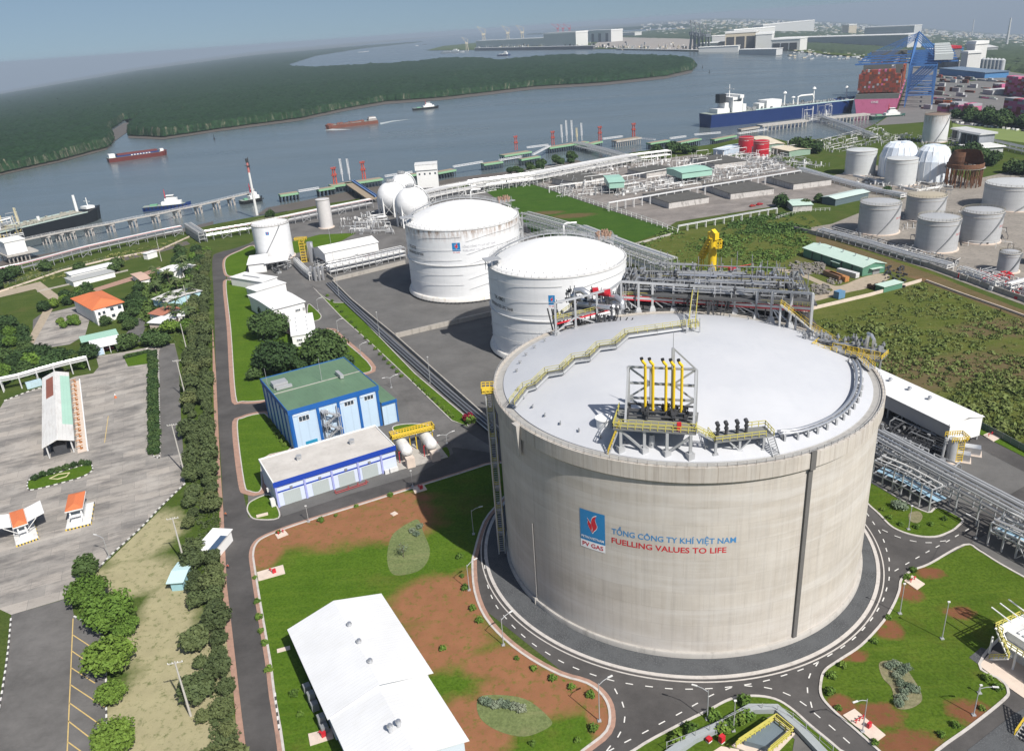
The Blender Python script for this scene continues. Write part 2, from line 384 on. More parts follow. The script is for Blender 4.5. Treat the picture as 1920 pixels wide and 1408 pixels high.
# paved and planted areas, each sheet a little above the one below
L=lambda n:.02+.022*n
sheet('plant_paving',[(476,452),(560,398),(700,370),(880,350),(1010,338),(1260,430),(1060,480),(1000,560),(960,840),(880,900),(700,930),(560,970),(500,990),(466,960),(460,800),(430,600),(424,480)],L(0),m_asphg)
sheet('ring_paving',[(840,830),(880,800),(960,700),(1060,560),(1540,560),(1700,760),(1990,900),(1990,1600),(900,1700),(1000,1440),(1150,1334),(880,1120),(870,1000),(930,880)],L(1),m_asphd)
sheet('plant_road',smooth([(478,453),(440,466),(410,474),(398,487),(401,560),(405,700),(410,800),(415,880),(419,960),(425,1093),(437,1197),(451,1319),(462,1408),(480,1560)],3,False)+[(560,1560),(527,1408),(515,1310),(505,1250),(489,1135),(477,1060),(475,1030),(490,1011),(537,992),(668,950),(773,917),(946,862),(930,820),(853,836),(812,870),(740,900),(600,935),(530,965),(466,970),(452,905),(444,800),(452,785),(500,775),(520,760),(440,752),(432,620),(424,532),(424,488),(440,474),(478,462)],L(2),m_asphd)
sheet('middle_road',[(543,500),(591,568),(639,631),(695,688),(728,717),(764,753),(775,795),(812,798),(850,838),(930,850),(919,836),(847,791),(764,708),(698,646),(639,595),(585,529),(556,495),(548,470),(520,470)],L(3),m_asphg)
YARD=[(-200,800),(0,765),(8,752),(60,732),(107,720),(140,706),(175,700),(185,688),(180,668),(232,660),(300,647),(327,644),(335,675),(340,800),(347,907),(334,920),(302,950),(263,991),(204,1045),(180,1072),(132,1119),(21,1152),(0,1142),(-60,1130),(-300,1180)]
sheet('concrete_yard',YARD,L(1),m_slab)
sheet('yard_side_road',[(298,660),(302,648),(327,645),(335,675),(340,800),(344,850),(302,858),(298,760)],L(2),m_asphg)
sheet('parking_road',[(21,1152),(132,1120),(139,1156),(194,1194),(199,1305),(201,1408),(200,1560),(-120,1560),(-60,1480),(0,1322),(14,1232)],L(1),m_asphg)
sheet('gate_forecourt',[(62,600),(75,590),(160,570),(165,590),(130,600),(112,612),(120,622),(150,622),(130,640),(60,650)],L(1),m_asphg)
sheet('courtyard',[(72,606),(88,588),(160,571),(170,592),(160,628),(130,646),(62,656)],L(2),m_slab)
sheet('canal_water',[(205,486),(350,452),(357,458),(300,473),(212,494)],L(1),m_mud)
sheet('garden_lane',[(-10,548),(60,532),(75,528),(112,556),(60,650),(46,648),(92,562),(66,542),(-10,560)],L(2),m_sand)
sheet('canal_lane',[(128,556),(255,516),(300,500),(302,506),(255,524),(132,562)],L(2),m_pave)
sheet('house_drive',[(262,565),(276,565),(278,600),(262,640),(235,655),(225,640),(245,615),(262,590)],L(1),m_asphg)
# lawns, each with its kerb
def bed(name,px,mat,lev=4,sm=4,kerb=True,kw=.35,pave=0,closed=True,kh=.15):
 q=smooth(px,sm)if sm else px
 sheet(name,q,L(lev),mat)
 w=W2(q)
 if pave:strip(pv_mb,w,pave,L(3)-.05,L(lev)+.06,True,side=(pave/2+.2)*(1 if _area(w)<0 else-1))
 if kerb:strip(kerb_mb,w,kw,-.05,kh+.1,True)
def _area(w):return sum(w[i][0]*w[(i+1)%len(w)][1]-w[(i+1)%len(w)][0]*w[i][1]for i in range(len(w)))
kerb_mb,pv_mb=MB(),MB()
bed('lawn',[(422,490),(430,480),(452,470),(474,461),(480,475),(466,500),(458,516),(430,518),(423,508)],m_lawn,pave=1.2)
bed('lawn',[(424,535),(432,526),(456,523),(470,560),(500,600),(575,640),(615,618),(640,636),(697,690),(660,705),(560,735),(503,750),(455,753),(442,742),(433,619)],m_lawn,pave=1.6)
bed('lawn',[(445,800),(456,784),(489,776),(504,783),(548,838),(494,860),(490,918),(468,921),(458,905)],m_lawn,pave=1.6)
bed('lawn',[(464,952),(472,940),(504,928),(519,949),(522,972),(480,974),(467,964)],m_lawn)
BIG=smooth([(475,1038),(480,1021),(495,1008),(537,991),(591,973),(668,949),(773,916),(860,889),(930,868),(956,880),(958,915),(938,940),(907,979),(889,1038),(886,1060),(890,1109),(909,1157),(946,1199),(995,1236),(1051,1266),(1100,1281),(1130,1304),(1143,1334),(1137,1371),(1092,1408),(1000,1480),(700,1560),(545,1560),(532,1408),(515,1304),(507,1240),(489,1135),(477,1060)],3)
bed('lawn',BIG,m_lawnbig,sm=0,kw=.5,pave=.9)
bed('lawn',[(1625,903),(1690,938),(1739,961),(1759,952),(1803,973),(1795,988),(1780,998),(1752,1007),(1713,1004),(1675,990),(1649,965),(1621,936)],m_lawnr,kw=.5)
bed('lawn',[(1690,1087),(1710,1070),(1742,1058),(1808,1022),(1836,1033),(1871,1055),(1919,1082),(1990,1120),(1990,1190),(1900,1180),(1836,1246),(1878,1276),(1890,1296),(1881,1313),(1817,1364),(1760,1405),(1700,1460),(1680,1440),(1647,1407),(1602,1367),(1560,1330),(1540,1305),(1539,1280),(1547,1257),(1575,1237),(1615,1210),(1655,1167),(1675,1135),(1686,1108)],m_lawnr,kw=.5)
bed('lawn',[(1187,1408),(1266,1363),(1328,1332),(1370,1311),(1412,1305),(1453,1311),(1485,1330),(1520,1361),(1575,1407),(1640,1470),(1300,1600),(1100,1480)],m_lawnr,kw=.5)
bed('lawn',[(586,538),(609,559),(627,568),(648,568),(722,643),(779,702),(868,777),(878,800),(847,789),(764,708),(698,646),(640,595)],m_lawn,sm=0)
bed('lawn',[(540,455),(600,440),(668,437),(640,452),(598,463),(545,478),(530,500),(545,476)],m_lawn,sm=0,kerb=False)
bed('lawn',[(578,571),(590,579),(602,592),(598,600),(585,602),(577,594)],m_lawn)
bed('lawn',[(738,800),(770,795),(802,798),(812,808),(790,815),(745,812)],m_lawn)
bed('lawn',[(827,842),(838,838),(843,855),(828,860),(818,850)],m_lawn,kerb=False)
bed('field',[(905,355),(991,344),(999,346),(1085,375),(1140,393),(1258,430),(1180,458),(1060,460),(1000,440),(970,400)],m_field,sm=0,kerb=False)
bed('verge',[(335,640),(385,560),(398,560),(404,700),(412,900),(417,1000),(425,1100),(437,1200),(452,1330),(468,1500),(205,1500),(203,1408),(200,1300),(194,1194),(140,1150),(135,1118),(190,1064),(265,992),(335,921),(348,908),(341,800)],m_dry,lev=0,sm=0,kerb=False)
# tank farm pads, ditch, bund walls
sheet('tank_pad',[(612,520),(757,488),(960,440),(1180,470),(1180,640),(1000,860),(948,845),(930,812)],L(1),m_pad)
sheet('scrub_ground',[(1060,482),(1180,458),(1258,432),(1520,402),(1560,440),(1750,510),(1920,592),(2200,700),(2200,960),(1920,840),(1840,795),(1640,700),(1540,620),(1500,560),(1350,540),(1150,540)],L(3),lawn('scrub_grass',(.085,.115,.024),(.14,.15,.045),blobs=[(1890,615,22,10),(1700,700,30,16),(1840,690,22,14)],base=.2,dirt=(.12,.095,.05)))
sheet('sandy_track',smooth([(1461,503),(1505,512),(1548,530),(1575,536),(1617,520),(1655,513),(1668,522),(1628,540),(1587,549),(1522,566),(1521,556),(1562,545),(1540,535),(1500,518),(1461,508)],3),L(4),m_sand)
sheet('brown_verge',[(1530,440),(1560,450),(1750,515),(1920,582),(2200,690),(2200,720),(1920,600),(1736,530),(1660,505),(1530,455)],L(4),lawn('bare_verge',(.13,.105,.05),(.17,.13,.07),base=.2,dirt=(.22,.13,.08)))
sheet('tank_farm_yard',[(1490,432),(1560,420),(1610,400),(1760,352),(1990,300),(2300,420),(2300,700),(1920,572),(1740,505),(1560,448)],L(3),m_yard)
sheet('upper_tank_yard',[(1500,355),(1560,330),(1640,310),(1800,330),(1850,360),(1700,372),(1620,372)],L(2),m_yard)
sheet('brine_yard',[(1005,344),(1100,318),(1300,290),(1450,296),(1500,320),(1580,350),(1560,372),(1420,392),(1268,416),(1252,426),(1140,390)],L(2),m_asph('brine_paving',(.20,.18,.165)))
sheet('building_apron',[(465,500),(500,480),(540,492),(600,575),(640,632),(615,622),(560,655),(515,620),(470,560)],L(3),m_pad)
sheet('blue_building_apron',[(505,745),(700,700),(765,760),(770,800),(812,800),(845,835),(850,850),(780,890),(660,925),(530,968),(522,940),(500,870),(545,838)],L(3),m_pad)
sheet('gravel_yard',[(1620,780),(1700,785),(1831,838),(1990,915),(1990,1115),(1919,1080),(1871,1052),(1815,1012),(1812,975),(1803,972),(1759,950),(1739,960),(1690,936),(1622,900)],L(3),m_pad)
sheet('side_road',[(1700,755),(1826,809),(1920,857),(2100,940),(2100,965),(1920,884),(1831,838),(1690,780)],L(4),m_asphd)
sheet('road_verge',[(1800,780),(1920,838),(2100,920),(2100,938),(1920,856),(1826,808)],L(4),m_lawn)
sheet('pale_slab',[(1835,1246),(1862,1218),(1920,1245),(1990,1280),(1990,1345),(1920,1308),(1884,1283)],L(6),m_concl)
sheet('dark_slab',[(1817,1232),(1840,1213),(1860,1220),(1836,1246)],L(6),m_gravel)
sheet('right_junction',[(1775,1000),(1855,950),(1990,870),(1990,900),(1870,990),(1808,1024),(1742,1058)],L(5),m_asphd)
sheet('lower_gravel',[(1815,1405),(1902,1337),(1990,1290),(1990,1560),(1750,1560)],L(4),m_gravel)
sheet('port_paving',[(1640,236),(1684,206),(1716,112),(1760,108),(1860,130),(1990,150),(2300,200),(2300,260),(1800,235),(1780,225),(1700,232)],L(3),m_port,60,rows=ROWS)
sheet('playing_field',[(1786,232),(1810,236),(1920,244),(2100,262),(2100,290),(1920,268),(1840,258),(1786,245)],L(4),M('pale_turf',(.16,.21,.06),.95,0,.15,.05))
sheet('shipyard_paving',[(1110,89),(1155,90),(1290,94),(1384,95),(1500,92),(1500,84),(1290,72),(1150,70),(1120,80)],.3,M('yard_dust',(.30,.27,.24),.95,0,.1,.02),48,rows=ROWS)
for q in([(1720,212),(1900,205)],[(1730,190),(1870,185)],[(1725,165),(1850,168)]):pass
# ring kerbs and apron round the big tank
TC=Vector((39.40,171.45,0));TR=44.0;TH=45.5
def ringpts(r,n=160,a0=0,a1=2*pi):return[(TC.x-1.1+r*cos(a0+(a1-a0)*i/n),TC.y-1.0+r*sin(a0+(a1-a0)*i/n))for i in range(n)]
sheet('tank_apron',ringpts(48.0),L(3),m_gravel,world=True)
strip(kerb_mb,ringpts(48.1),.8,-.05,.22,True);strip(kerb_mb,ringpts(49.3),.28,-.05,.14,True)
tag(pv_mb.build('pavement',m_pave),kind='structure');tag(kerb_mb.build('kerb',m_kerb),kind='structure')
sheet('left_verge_soil',[(398,600),(405,700),(412,860),(419,960),(425,1093),(437,1197),(452,1330),(462,1408),(468,1500),(458,1500),(446,1400),(438,1300),(424,1197),(414,1093),(411,960),(404,860),(399,700)],L(3),m_pave)
# road markings
mk=MB()
def dashes(pts,ln=1.5,w=.24,z=L(2)+.03,even=None):
 P=W2(pts,0)
 for i,(x,y)in enumerate(P):
  a=P[max(i-1,0)];b=P[min(i+1,len(P)-1)];t=Vector((b[0]-a[0],b[1]-a[1])).normalized()*ln/2;n_=Vector((-t.y,t.x)).normalized()*w/2
  mk.add([(x-t.x-n_.x,y-t.y-n_.y,z),(x+t.x-n_.x,y+t.y-n_.y,z),(x+t.x+n_.x,y+t.y+n_.y,z),(x-t.x+n_.x,y-t.y+n_.y,z)],[(0,1,2,3)])
dashes([(938,975),(925,990),(917,1007),(911,1028),(909,1045),(909,1063),(911,1081),(915,1100),(922,1119),(932,1138),(947,1157),(963,1175),(981,1192),(1002,1209),(1027,1225),(1052,1240),(1080,1253),(1112,1265),(1145,1275),(1180,1282),(1217,1287),(1254,1291),(1292,1292),(1329,1291),(1366,1288),(1402,1283),(1437,1276),(1470,1266),(1501,1256),(1530,1243),(1556,1228),(1580,1213),(1601,1197),(1619,1179),(1634,1161),(1646,1143),(1656,1124),(1662,1105),(1667,1085),(1667,1067),(1667,1049),(1662,1031),(1657,1014),(1649,997),(1638,981),(1627,965)])
dashes([(1155,1296),(1168,1321),(1171,1349),(1161,1377),(1141,1403)]);dashes([(1366,1291),(1333,1304),(1303,1321),(1273,1338),(1241,1355),(1210,1372),(1177,1389),(1145,1406)])
dashes([(1403,1286),(1440,1290),(1475,1301),(1506,1319),(1532,1341),(1560,1364),(1587,1388)]);dashes([(1532,1245),(1518,1267),(1514,1294),(1521,1321)])
dashes([(1681,1069),(1701,1057),(1720,1046),(1739,1035),(1758,1025),(1777,1015),(1794,1005),(1813,994)],z=L(5)+.03);dashes([(1659,996),(1683,1007),(1712,1015),(1741,1018),(1768,1015)],z=L(5)+.03)
tag(mk.build('road_marking',m_white_line),kind='structure')
mk2=MB();yl=[((137,1159),(126,1408)),((137,1190),(175,1215)),((135,1220),(180,1251)),((133,1251),(178,1280)),((132,1283),(196,1325)),((130,1317),(198,1365)),((128,1351),(185,1395)),((127,1390),(152,1408)),((203,780),(196,830))]
for a,b in yl:
 A,B=g(*a,L(2)+.03),g(*b,L(2)+.03);t=(B-A).normalized();n_=Vector((-t.y,t.x,0))*.11
 mk2.add([A-n_,B-n_,B+n_,A+n_],[(0,1,2,3)])
tag(mk2.build('parking_marking',m_yel_line),kind='structure')
# block kerbs painted black and white
bk=MB()
def blocks(px,closed=False,w=.35):
 P=W2(smooth(px,4,closed))if len(px)>2 else W2(px);acc=0;on=True
 n_=len(P)
 for i in range(n_ if closed else n_-1):
  a,b=Vector(P[i]),Vector(P[(i+1)%n_]);d=(b-a).length;s_=0
  while s_<d:
   e=min(d,s_+(1.1-acc));pa,pb=a+(b-a)*s_/d,a+(b-a)*e/d
   bk.beam((pa.x,pa.y,.14),(pb.x,pb.y,.14),w,.3,0 if on else 1);acc+=e-s_;s_=e
   if acc>=1.1-1e-6:acc=0;on=not on
blocks([(139,1156),(194,1194),(199,1305),(201,1408)]);blocks([(21,1160),(14,1232),(0,1322),(-10,1360)]);blocks([(347,907),(302,950),(263,991),(204,1045),(188,1064)])
blocks([(516,1300),(519,1330),(524,1370)]);blocks([(8,752),(60,732),(107,720)]);blocks([(273,655),(295,660),(299,760),(300,850),(294,858),(285,853)])
ISL=[(52,907),(58,899),(110,886),(166,870),(173,876),(172,884),(150,896),(100,910),(60,919),(52,915)]
blocks(ISL,True)
tag(bk.build('block_kerb',[m_white_line,m_asphd]),kind='structure')
bed('hedge_bed',[(233,672),(235,664),(270,657),(294,662),(298,760),(298,850),(286,855),(281,780),(277,682),(240,687)],m_lawn,sm=0,kerb=False,lev=3)
bed('traffic_island',ISL,m_lawn,kerb=False,lev=3)
# ================================================================ haze
def haze():
 mb=MB();mb.hexa([(-46000,-9000,-2900),(46000,-9000,-2900),(46000,46000,-2900),(-46000,46000,-2900)],[(-46000,-9000,136),(46000,-9000,136),(46000,46000,136),(-46000,46000,136)])
 m=bpy.data.materials.new('haze_air');m.use_nodes=True;t=m.node_tree;t.nodes.clear()
 v=t.nodes.new('ShaderNodeVolumePrincipled');v.inputs["Color"].default_value=(.50,.60,.72,1);v.inputs['Density'].default_value=HAZE;v.inputs['Anisotropy'].default_value=0
 o=t.nodes.new('ShaderNodeOutputMaterial');t.links.new(v.outputs[0],o.inputs['Volume'])
 tag(mb.build('haze',m),kind='stuff')
HAZE=7.5e-5
haze()
# ================================================================ shared object materials
m_galv=M('galvanised_steel',(.46,.47,.48),.5,.35,.15,.8)
m_steel=M('grey_steel',(.30,.31,.32),.55,.3,.2,.8)
m_dark=M('dark_steel',(.06,.062,.068),.6,.2,.25,1)
m_white=M('white_paint',(.80,.80,.79),.5,0,.05,.4,(.55,.53,.49),.3)
m_whited=M('weathered_white_paint',(.66,.66,.65),.6,0,.08,.5,(.34,.30,.25),.45)
m_yellow=M('yellow_paint',(.66,.47,.045),.5,0,.12,.8)
m_yelg=M('yellow_green_rail_paint',(.50,.45,.10),.6,0,.15,.8)
m_red=M('red_paint',(.50,.018,.03),.45,0,.12,.8)
m_grating=M('walkway_grating',(.22,.225,.22),.7,.2,.2,1.5)
m_glass=M('window_glass',(.045,.06,.075),.12,0,.3,.5)
m_black=M('black_rubber',(.02,.02,.02),.7,0,.2,1)
m_silver=M('aluminium_cladding',(.62,.63,.65),.32,.75,.1,1.2)
m_wood=M('bark',(.10,.08,.06),.9,0,.25,2)
def rails(mb,pts,h=1.1,w=.09,post=2.0,m=0,mid=True):
 pts=[Vector(p)for p in pts]
 for a,b in zip(pts,pts[1:]):
  for q in((h,h*.5)if mid else(h,)):mb.beam(a+Vector((0,0,q)),b+Vector((0,0,q)),w,w,m)
  n=max(1,int((b-a).length/post))
  for i in range(n+1):p=a+(b-a)*i/n;mb.beam(p,p+Vector((0,0,h)),w,w,m)
def side(pts,d):
 q=offs([(p[0],p[1])for p in pts],d,False);return[Vector((x,y,p[2]))for(x,y),p in zip(q,pts)]
def walk(deck,rail,pts,w=1.2,th=.15,m=0,mr=0,h=1.1,post=2.0):
 a,b=side(pts,w/2),side(pts,-w/2)
 for i in range(len(pts)-1):deck.hexa([b[i]-Vector((0,0,th)),a[i]-Vector((0,0,th)),a[i+1]-Vector((0,0,th)),b[i+1]-Vector((0,0,th))],[b[i],a[i],a[i+1],b[i+1]],m)
 rails(rail,a,h,post=post,m=mr);rails(rail,b,h,post=post,m=mr)
def stair(mb,a,b,w=1.0,m=0):
 a,b=Vector(a),Vector(b);d=b-a;u=Vector((-d.y,d.x,0));u=u.normalized()*w/2 if u.length>1e-4 else Vector((w/2,0,0));n=max(2,int(abs(d.z)/.4))
 for s_ in(-1,1):mb.beam(a+u*s_,b+u*s_,.12,.3,m)
 for i in range(n):p=a+d*(i+.5)/n;mb.beam(p-u,p+u,.34,.07,m)
# ================================================================ the big concrete tank
def cylpos(k,c,R):  # arc length (m), height, 0
 p=k.pos();q=k.n('VectorMath',operation='SUBTRACT',i_0=p,i_1=tuple(c)).outputs[0]
 s_=k.n('SeparateXYZ',i_0=q);a=k.math('ARCTAN2',s_.outputs[0],k.math('MULTIPLY',s_.outputs[1],-1.0))
 o=k.n('CombineXYZ',i_0=k.math('MULTIPLY',a,R),i_1=s_.outputs[2]);return o.outputs[0],s_.outputs[2]
def m_tankwall(name,ring=False):
 k=N(name);q,z=cylpos(k,TC,TR)
 c=k.mix(k.ramp(k.noise(k.scale(q,.035,.12,1),1,6,.65),.3,.7),(.43,.39,.337),(.575,.535,.48))
 c=k.mix(k.math('MULTIPLY',k.ramp(k.noise(k.scale(q,.55,.035,1),1,5,.7),.46,.70),.38),c,(.60,.58,.545))  # pale run-down streaks
 c=k.mix(k.math('MULTIPLY',k.ramp(k.noise(k.scale(q,1.1,.03,1,0,(7,3,0)),1,4,.7),.50,.72),.32),c,(.30,.275,.25))  # dark streaks
 if not ring:
  c=k.mix(k.math('MULTIPLY',k.ramp(k.noise(k.scale(q,.02,.30,1,.03,(3,9,0)),1,6,.65),.50,.64),.42),c,(.62,.60,.57))  # lime bands
  c=k.mix(k.math('MULTIPLY',k.ramp(z,10,2),k.math('MULTIPLY',k.ramp(k.noise(k.scale(q,.06,.2,1),1,6,.7),.40,.6),.55)),c,(.63,.60,.56))
 bw,rh=(2.6,8.0)if ring else(4.2,4.05)
 br=k.n('TexBrick',i_Vector=q,i_Scale=1.0,i_Mortar_Size=.05,i_Mortar_Smooth=.7,i_Brick_Width=bw,i_Row_Height=rh,i_Color1=(1,1,1,1),i_Color2=(.90,.90,.91,1),i_Mortar=(.70,.68,.66,1)if not ring else(.55,.5,.46,1),offset=0.0 if ring else.5)
 c=k.mix(.75 if ring else.6,c,k.mix(1.0,c,br.outputs[0],'MULTIPLY'))
 if ring:c=k.mix(k.math('MULTIPLY',k.ramp(k.noise(k.scale(q,1.6,.05,1),1,4,.7),.50,.68),.4),c,(.23,.18,.14))
 return k.out(c,.88,0,k.noise(q,1.2,5),.2,.08,.25)
m_wall,m_ring=m_tankwall('tank_wall_concrete'),m_tankwall('ring_beam_concrete',True)
k=N('dome_coating');p=k.pos()
c=k.mix(k.ramp(k.noise(p,.05,5,.6),.3,.7),(.48,.495,.525),(.56,.57,.59));c=k.mix(k.math('MULTIPLY',k.ramp(k.noise(k.scale(p,1,.3,1,.6),.5,5,.7),.56,.8),.5),c,(.44,.46,.50));c=k.mix(k.math('MULTIPLY',k.ramp(k.noise(k.scale(p,.08,.9,1,.9),1,6,.75),.58,.72),.35),c,(.40,.41,.42))
m_dome=k.out(c,.5,0,k.noise(p,.8,3),.06,.05)
RD,RISE=41.6,6.5;RS=(RD**2+RISE**2)/(2*RISE)
def zd(r):return TH+sqrt(RS*RS-r*r)-sqrt(RS*RS-RD*RD)if r<RD else TH
def roof(px,py,e=0.0):
 z=TH+3
 for _ in range(30):P=g(px,py,z+e);z=zd(min(hypot(P.x-TC.x,P.y-TC.y),46))
 return Vector((P.x,P.y,z+e))
def onwall(px,py,R=TR):  # ray onto the cylinder: (angle, height)
 d=ray(px,py);a=d.x**2+d.y**2;b=-2*(d.x*TC.x+d.y*TC.y);c=TC.x**2+TC.y**2-R*R
 t=(-b-sqrt(max(0,b*b-4*a*c)))/(2*a);return atan2(d.y*t-TC.y,d.x*t-TC.x),CH+d.z*t
def ctr(th,r,z=0):return Vector((TC.x+r*cos(th),TC.y+r*sin(th),z))
BT=thing('storage_tank',TC,'largest pale concrete gas tank, with shallow white dome, ringed by a road','storage tank')
mb=MB();mb.lathe(TC,[(43.4,1.3),(43.4,42.0)],256);mb.build('wall',m_wall,BT,True)
mb=MB();mb.lathe(TC,[(44.0,-.2),(44.0,1.1),(43.9,1.3),(43.4,1.32)],200);mb.build('plinth',m_conc,BT,True,30)
mb=MB();mb.lathe(TC,[(43.35,41.6),(44.05,42.3),(44.05,TH),(43.3,TH),(43.3,TH-.25),(41.5,TH-.25)],256);mb.build('ring_beam',m_ring,BT,True,30)
mb=MB();mb.lathe(TC,[(43.35,TH-.24),(41.5,TH-.22)],200);mb.build('roof_gutter',M('gutter_concrete',(.36,.35,.33),.8,0,.2,.8,(.2,.19,.17),.5),BT,True)
mb=MB();mb.lathe(TC,[(RD,TH-.3)]+[(RD*(1-i/24),zd(RD*(1-i/24)*.99999)+.02)for i in range(24)]+[(.01,TH+RISE+.02)],160);mb.build('dome',m_dome,BT,True,30)
mb=MB();th_,_z=onwall(1508,1000)
for(a,b)in(((1520,905),(1492,1184)),):
 t0,z0=onwall(*a);t1,z1=onwall(*b)
 for z_a,z_b in((1.3,41.5),):mb.hexa([ctr(t0+s_*.011,r,z_a)for s_,r in((-1,43.3),(1,43.3),(1,43.85),(-1,43.85))],[ctr(t0+s_*.011,r,z_b)for s_,r in((-1,43.3),(1,43.3),(1,43.85),(-1,43.85))])
mb.hexa([ctr(t0+s_*.014,r,41.9)for s_,r in((-1,43.9),(1,43.9),(1,44.3),(-1,44.3))],[ctr(t0+s_*.014,r,TH+.4)for s_,r in((-1,43.9),(1,43.9),(1,44.3),(-1,44.3))])
mb.build('instrument_duct',M('duct_cover',(.13,.125,.12),.7,0,.2,1),BT)
mb=MB();t2=onwall(999,1040)[0];mb.cyl(ctr(t2,43.6,1.3),ctr(t2,43.6,22),.12);mb.beam(ctr(t2-.0,43.7,0),ctr(t2,43.7,1.6),.9,.6);mb.build('downpipe',m_conc,BT)
t3=onwall(972,815)[0]
mb=MB();mb.hexa([ctr(t3+s_*.013,r,38.2)for s_,r in((-1,43.9),(1,43.9),(1,44.4),(-1,44.4))],[ctr(t3+s_*.022,r,TH+.15)for s_,r in((-1,43.9),(1,43.9),(1,45.0),(-1,45.0))]);mb.build('overflow_spout',m_conc,BT)
mb=MB();RG=[ctr(2*pi*i/150,43.75,TH)for i in range(151)];rails(mb,RG,.9,.05,1.9,mid=True);mb.build('rim_handrail',m_galv,BT)
# small lifting brackets round the dome's edge
bmb=MB();bmb.beam((0,0,0),(0,0,.75),.22,.22);bmb.beam((-.45,0,.75),(.45,.1,.75),.18,.22);bmb.beam((-.3,.2,0),(-.1,0,.5),.12,.12)
b0=bmb.build('roof_bracket',m_steel);b0.parent=BT
for i in range(46):
 th=radians(-172)+i*radians(352/46)
 if 62<math.degrees(th)%360<128:continue
 o=b0 if i==0 else b0.copy()
 if i:COL.objects.link(o);o.parent=BT
 r=38.6;o.location=(r*cos(th),r*sin(th),zd(r)-.05);o.rotation_euler=(0,0,th+.7)
# the stair tower that climbs the shaded left side
ta,zt=onwall(940,900)
tb=radians(180.5)
st=MB();rl=MB();r0,r1=44.1,45.9;nL=13;hw=.055
for s_ in(-1,1):
 for r in(r0+.2,r1):st.beam(ctr(tb+s_*hw,r,0),ctr(tb+s_*hw,r,TH-1.2),.3)
for i in range(nL):
 z=(i+1)*(TH-2.2)/nL;zz=i*(TH-2.2)/nL;s_=1 if i%2 else-1
 st.hexa([ctr(tb+s_*hw*.4,r0,z-.15),ctr(tb+s_*hw,r0,z-.15),ctr(tb+s_*hw,r1,z-.15),ctr(tb+s_*hw*.4,r1,z-.15)],[ctr(tb+s_*hw*.4,r0,z),ctr(tb+s_*hw,r0,z),ctr(tb+s_*hw,r1,z),ctr(tb+s_*hw*.4,r1,z)])
 ra=r0+.8 if i%2 else r1-.8
 stair(st,ctr(tb-s_*hw*.6,ra,zz),ctr(tb+s_*hw*.5,ra,z),1.1)
 for e in(-.6,.6):rails(rl,[ctr(tb-s_*hw*.6,ra+e,zz),ctr(tb+s_*hw*.5,ra+e,z)],1.1,.09,1.2)
 rails(rl,[ctr(tb+s_*hw*.4,r0,z),ctr(tb+s_*hw,r0,z),ctr(tb+s_*hw,r1,z),ctr(tb+s_*hw*.4,r1,z)],1.1,.14,1.0)
ST=thing('stair_tower',ctr(tb,46,0),'tall stair tower with yellow handrails up the shaded left side of the concrete tank','stair tower')
st.build('frame',m_galv,ST);rl.build('handrail',m_yelg,ST)
mb=MB();mb.hexa([ctr(tb+a,r,TH-.9)for a,r in((-.04,43.9),(.04,43.9),(.04,46.8),(-.04,46.8))],[ctr(tb+a,r,TH-.7)for a,r in((-.04,43.9),(.04,43.9),(.04,46.8),(-.04,46.8))])
rails(mb,[ctr(tb+a,r,TH-.7)for a,r in((-.04,43.9),(-.04,46.8),(.04,46.8),(.04,43.9))],1.2,.15,.8);mb.build('top_landing',m_yellow,ST)
# ---------------------------------------------------------------- sign on the wall
def textmesh(s_,size,font=None):
 cu=bpy.data.curves.new('t','FONT');cu.body=s_;cu.size=size;cu.resolution_u=3;cu.offset=size*.018
 o=bpy.data.objects.new('t',cu);COL.objects.link(o);bpy.context.view_layer.update()
 me=bpy.data.meshes.new_from_object(o.evaluated_get(bpy.context.evaluated_depsgraph_get()))
 V=[tuple(v.co)for v in me.vertices];Fs=[tuple(p_.vertices)for p_ in me.polygons]
 bpy.data.objects.remove(o);bpy.data.curves.remove(cu);bpy.data.meshes.remove(me);return V,Fs
def on_cyl(c,R,th0,z0,V,s_x=1.0,s_z=1.0,dr=.0):  # x runs anticlockwise seen from above = to the right for a viewer outside
 return[(c.x+(R+dr)*cos(th0+v[0]*s_x/R),c.y+(R+dr)*sin(th0+v[0]*s_x/R),z0+v[1]*s_z)for v in V]
def lettering(name,s_,c,R,a,b,zl,h,mat,parent,dr=.03):  # text from bearing a to bearing b, baseline zl, height h
 V,Fs=textmesh(s_,1.0);x0,x1=min(v[0]for v in V),max(v[0]for v in V)
 caps=.72;sx=(b-a)*R/(x1-x0)
 mb=MB();mb.add(on_cyl(c,R,a,zl,[((v[0]-x0),v[1])for v in V],sx,h/caps,dr),Fs);return mb.build(name,mat,parent)
def patch(c,R,a,b,z0,z1,dr,n=12):
 mb=MB();vs=[(c.x+(R+dr)*cos(a+(b-a)*i/n),c.y+(R+dr)*sin(a+(b-a)*i/n),z)for i in range(n+1)for z in(z0,z1)]
 return mb.add(vs,[(2*i,2*i+2,2*i+3,2*i+1)for i in range(n)])
m_sblue=M('sign_blue',(.012,.20,.46),.5,0,.05,.3);m_sred=M('sign_red',(.52,.012,.03),.5,0,.05,.5);m_swhite=M('sign_white',(.80,.80,.82),.5,0,.03,.5)
m_tblue=M('lettering_blue',(.055,.22,.46),.6,0,.12,1);m_tred=M('lettering_red',(.50,.02,.03),.6,0,.1,1)
FL1=[(0,-.52),(-.30,-.16),(-.44,.12),(-.40,.34),(-.46,.52),(-.28,.34),(-.12,.14),(-.02,-.12),(-.06,-.34)]
FL2=[(.04,-.5),(.02,-.1),(-.10,.16),(-.06,.46),(.10,.72),(.42,.86),(.30,.62),(.36,.36),(.48,.10),(.40,-.14),(.18,-.34)]
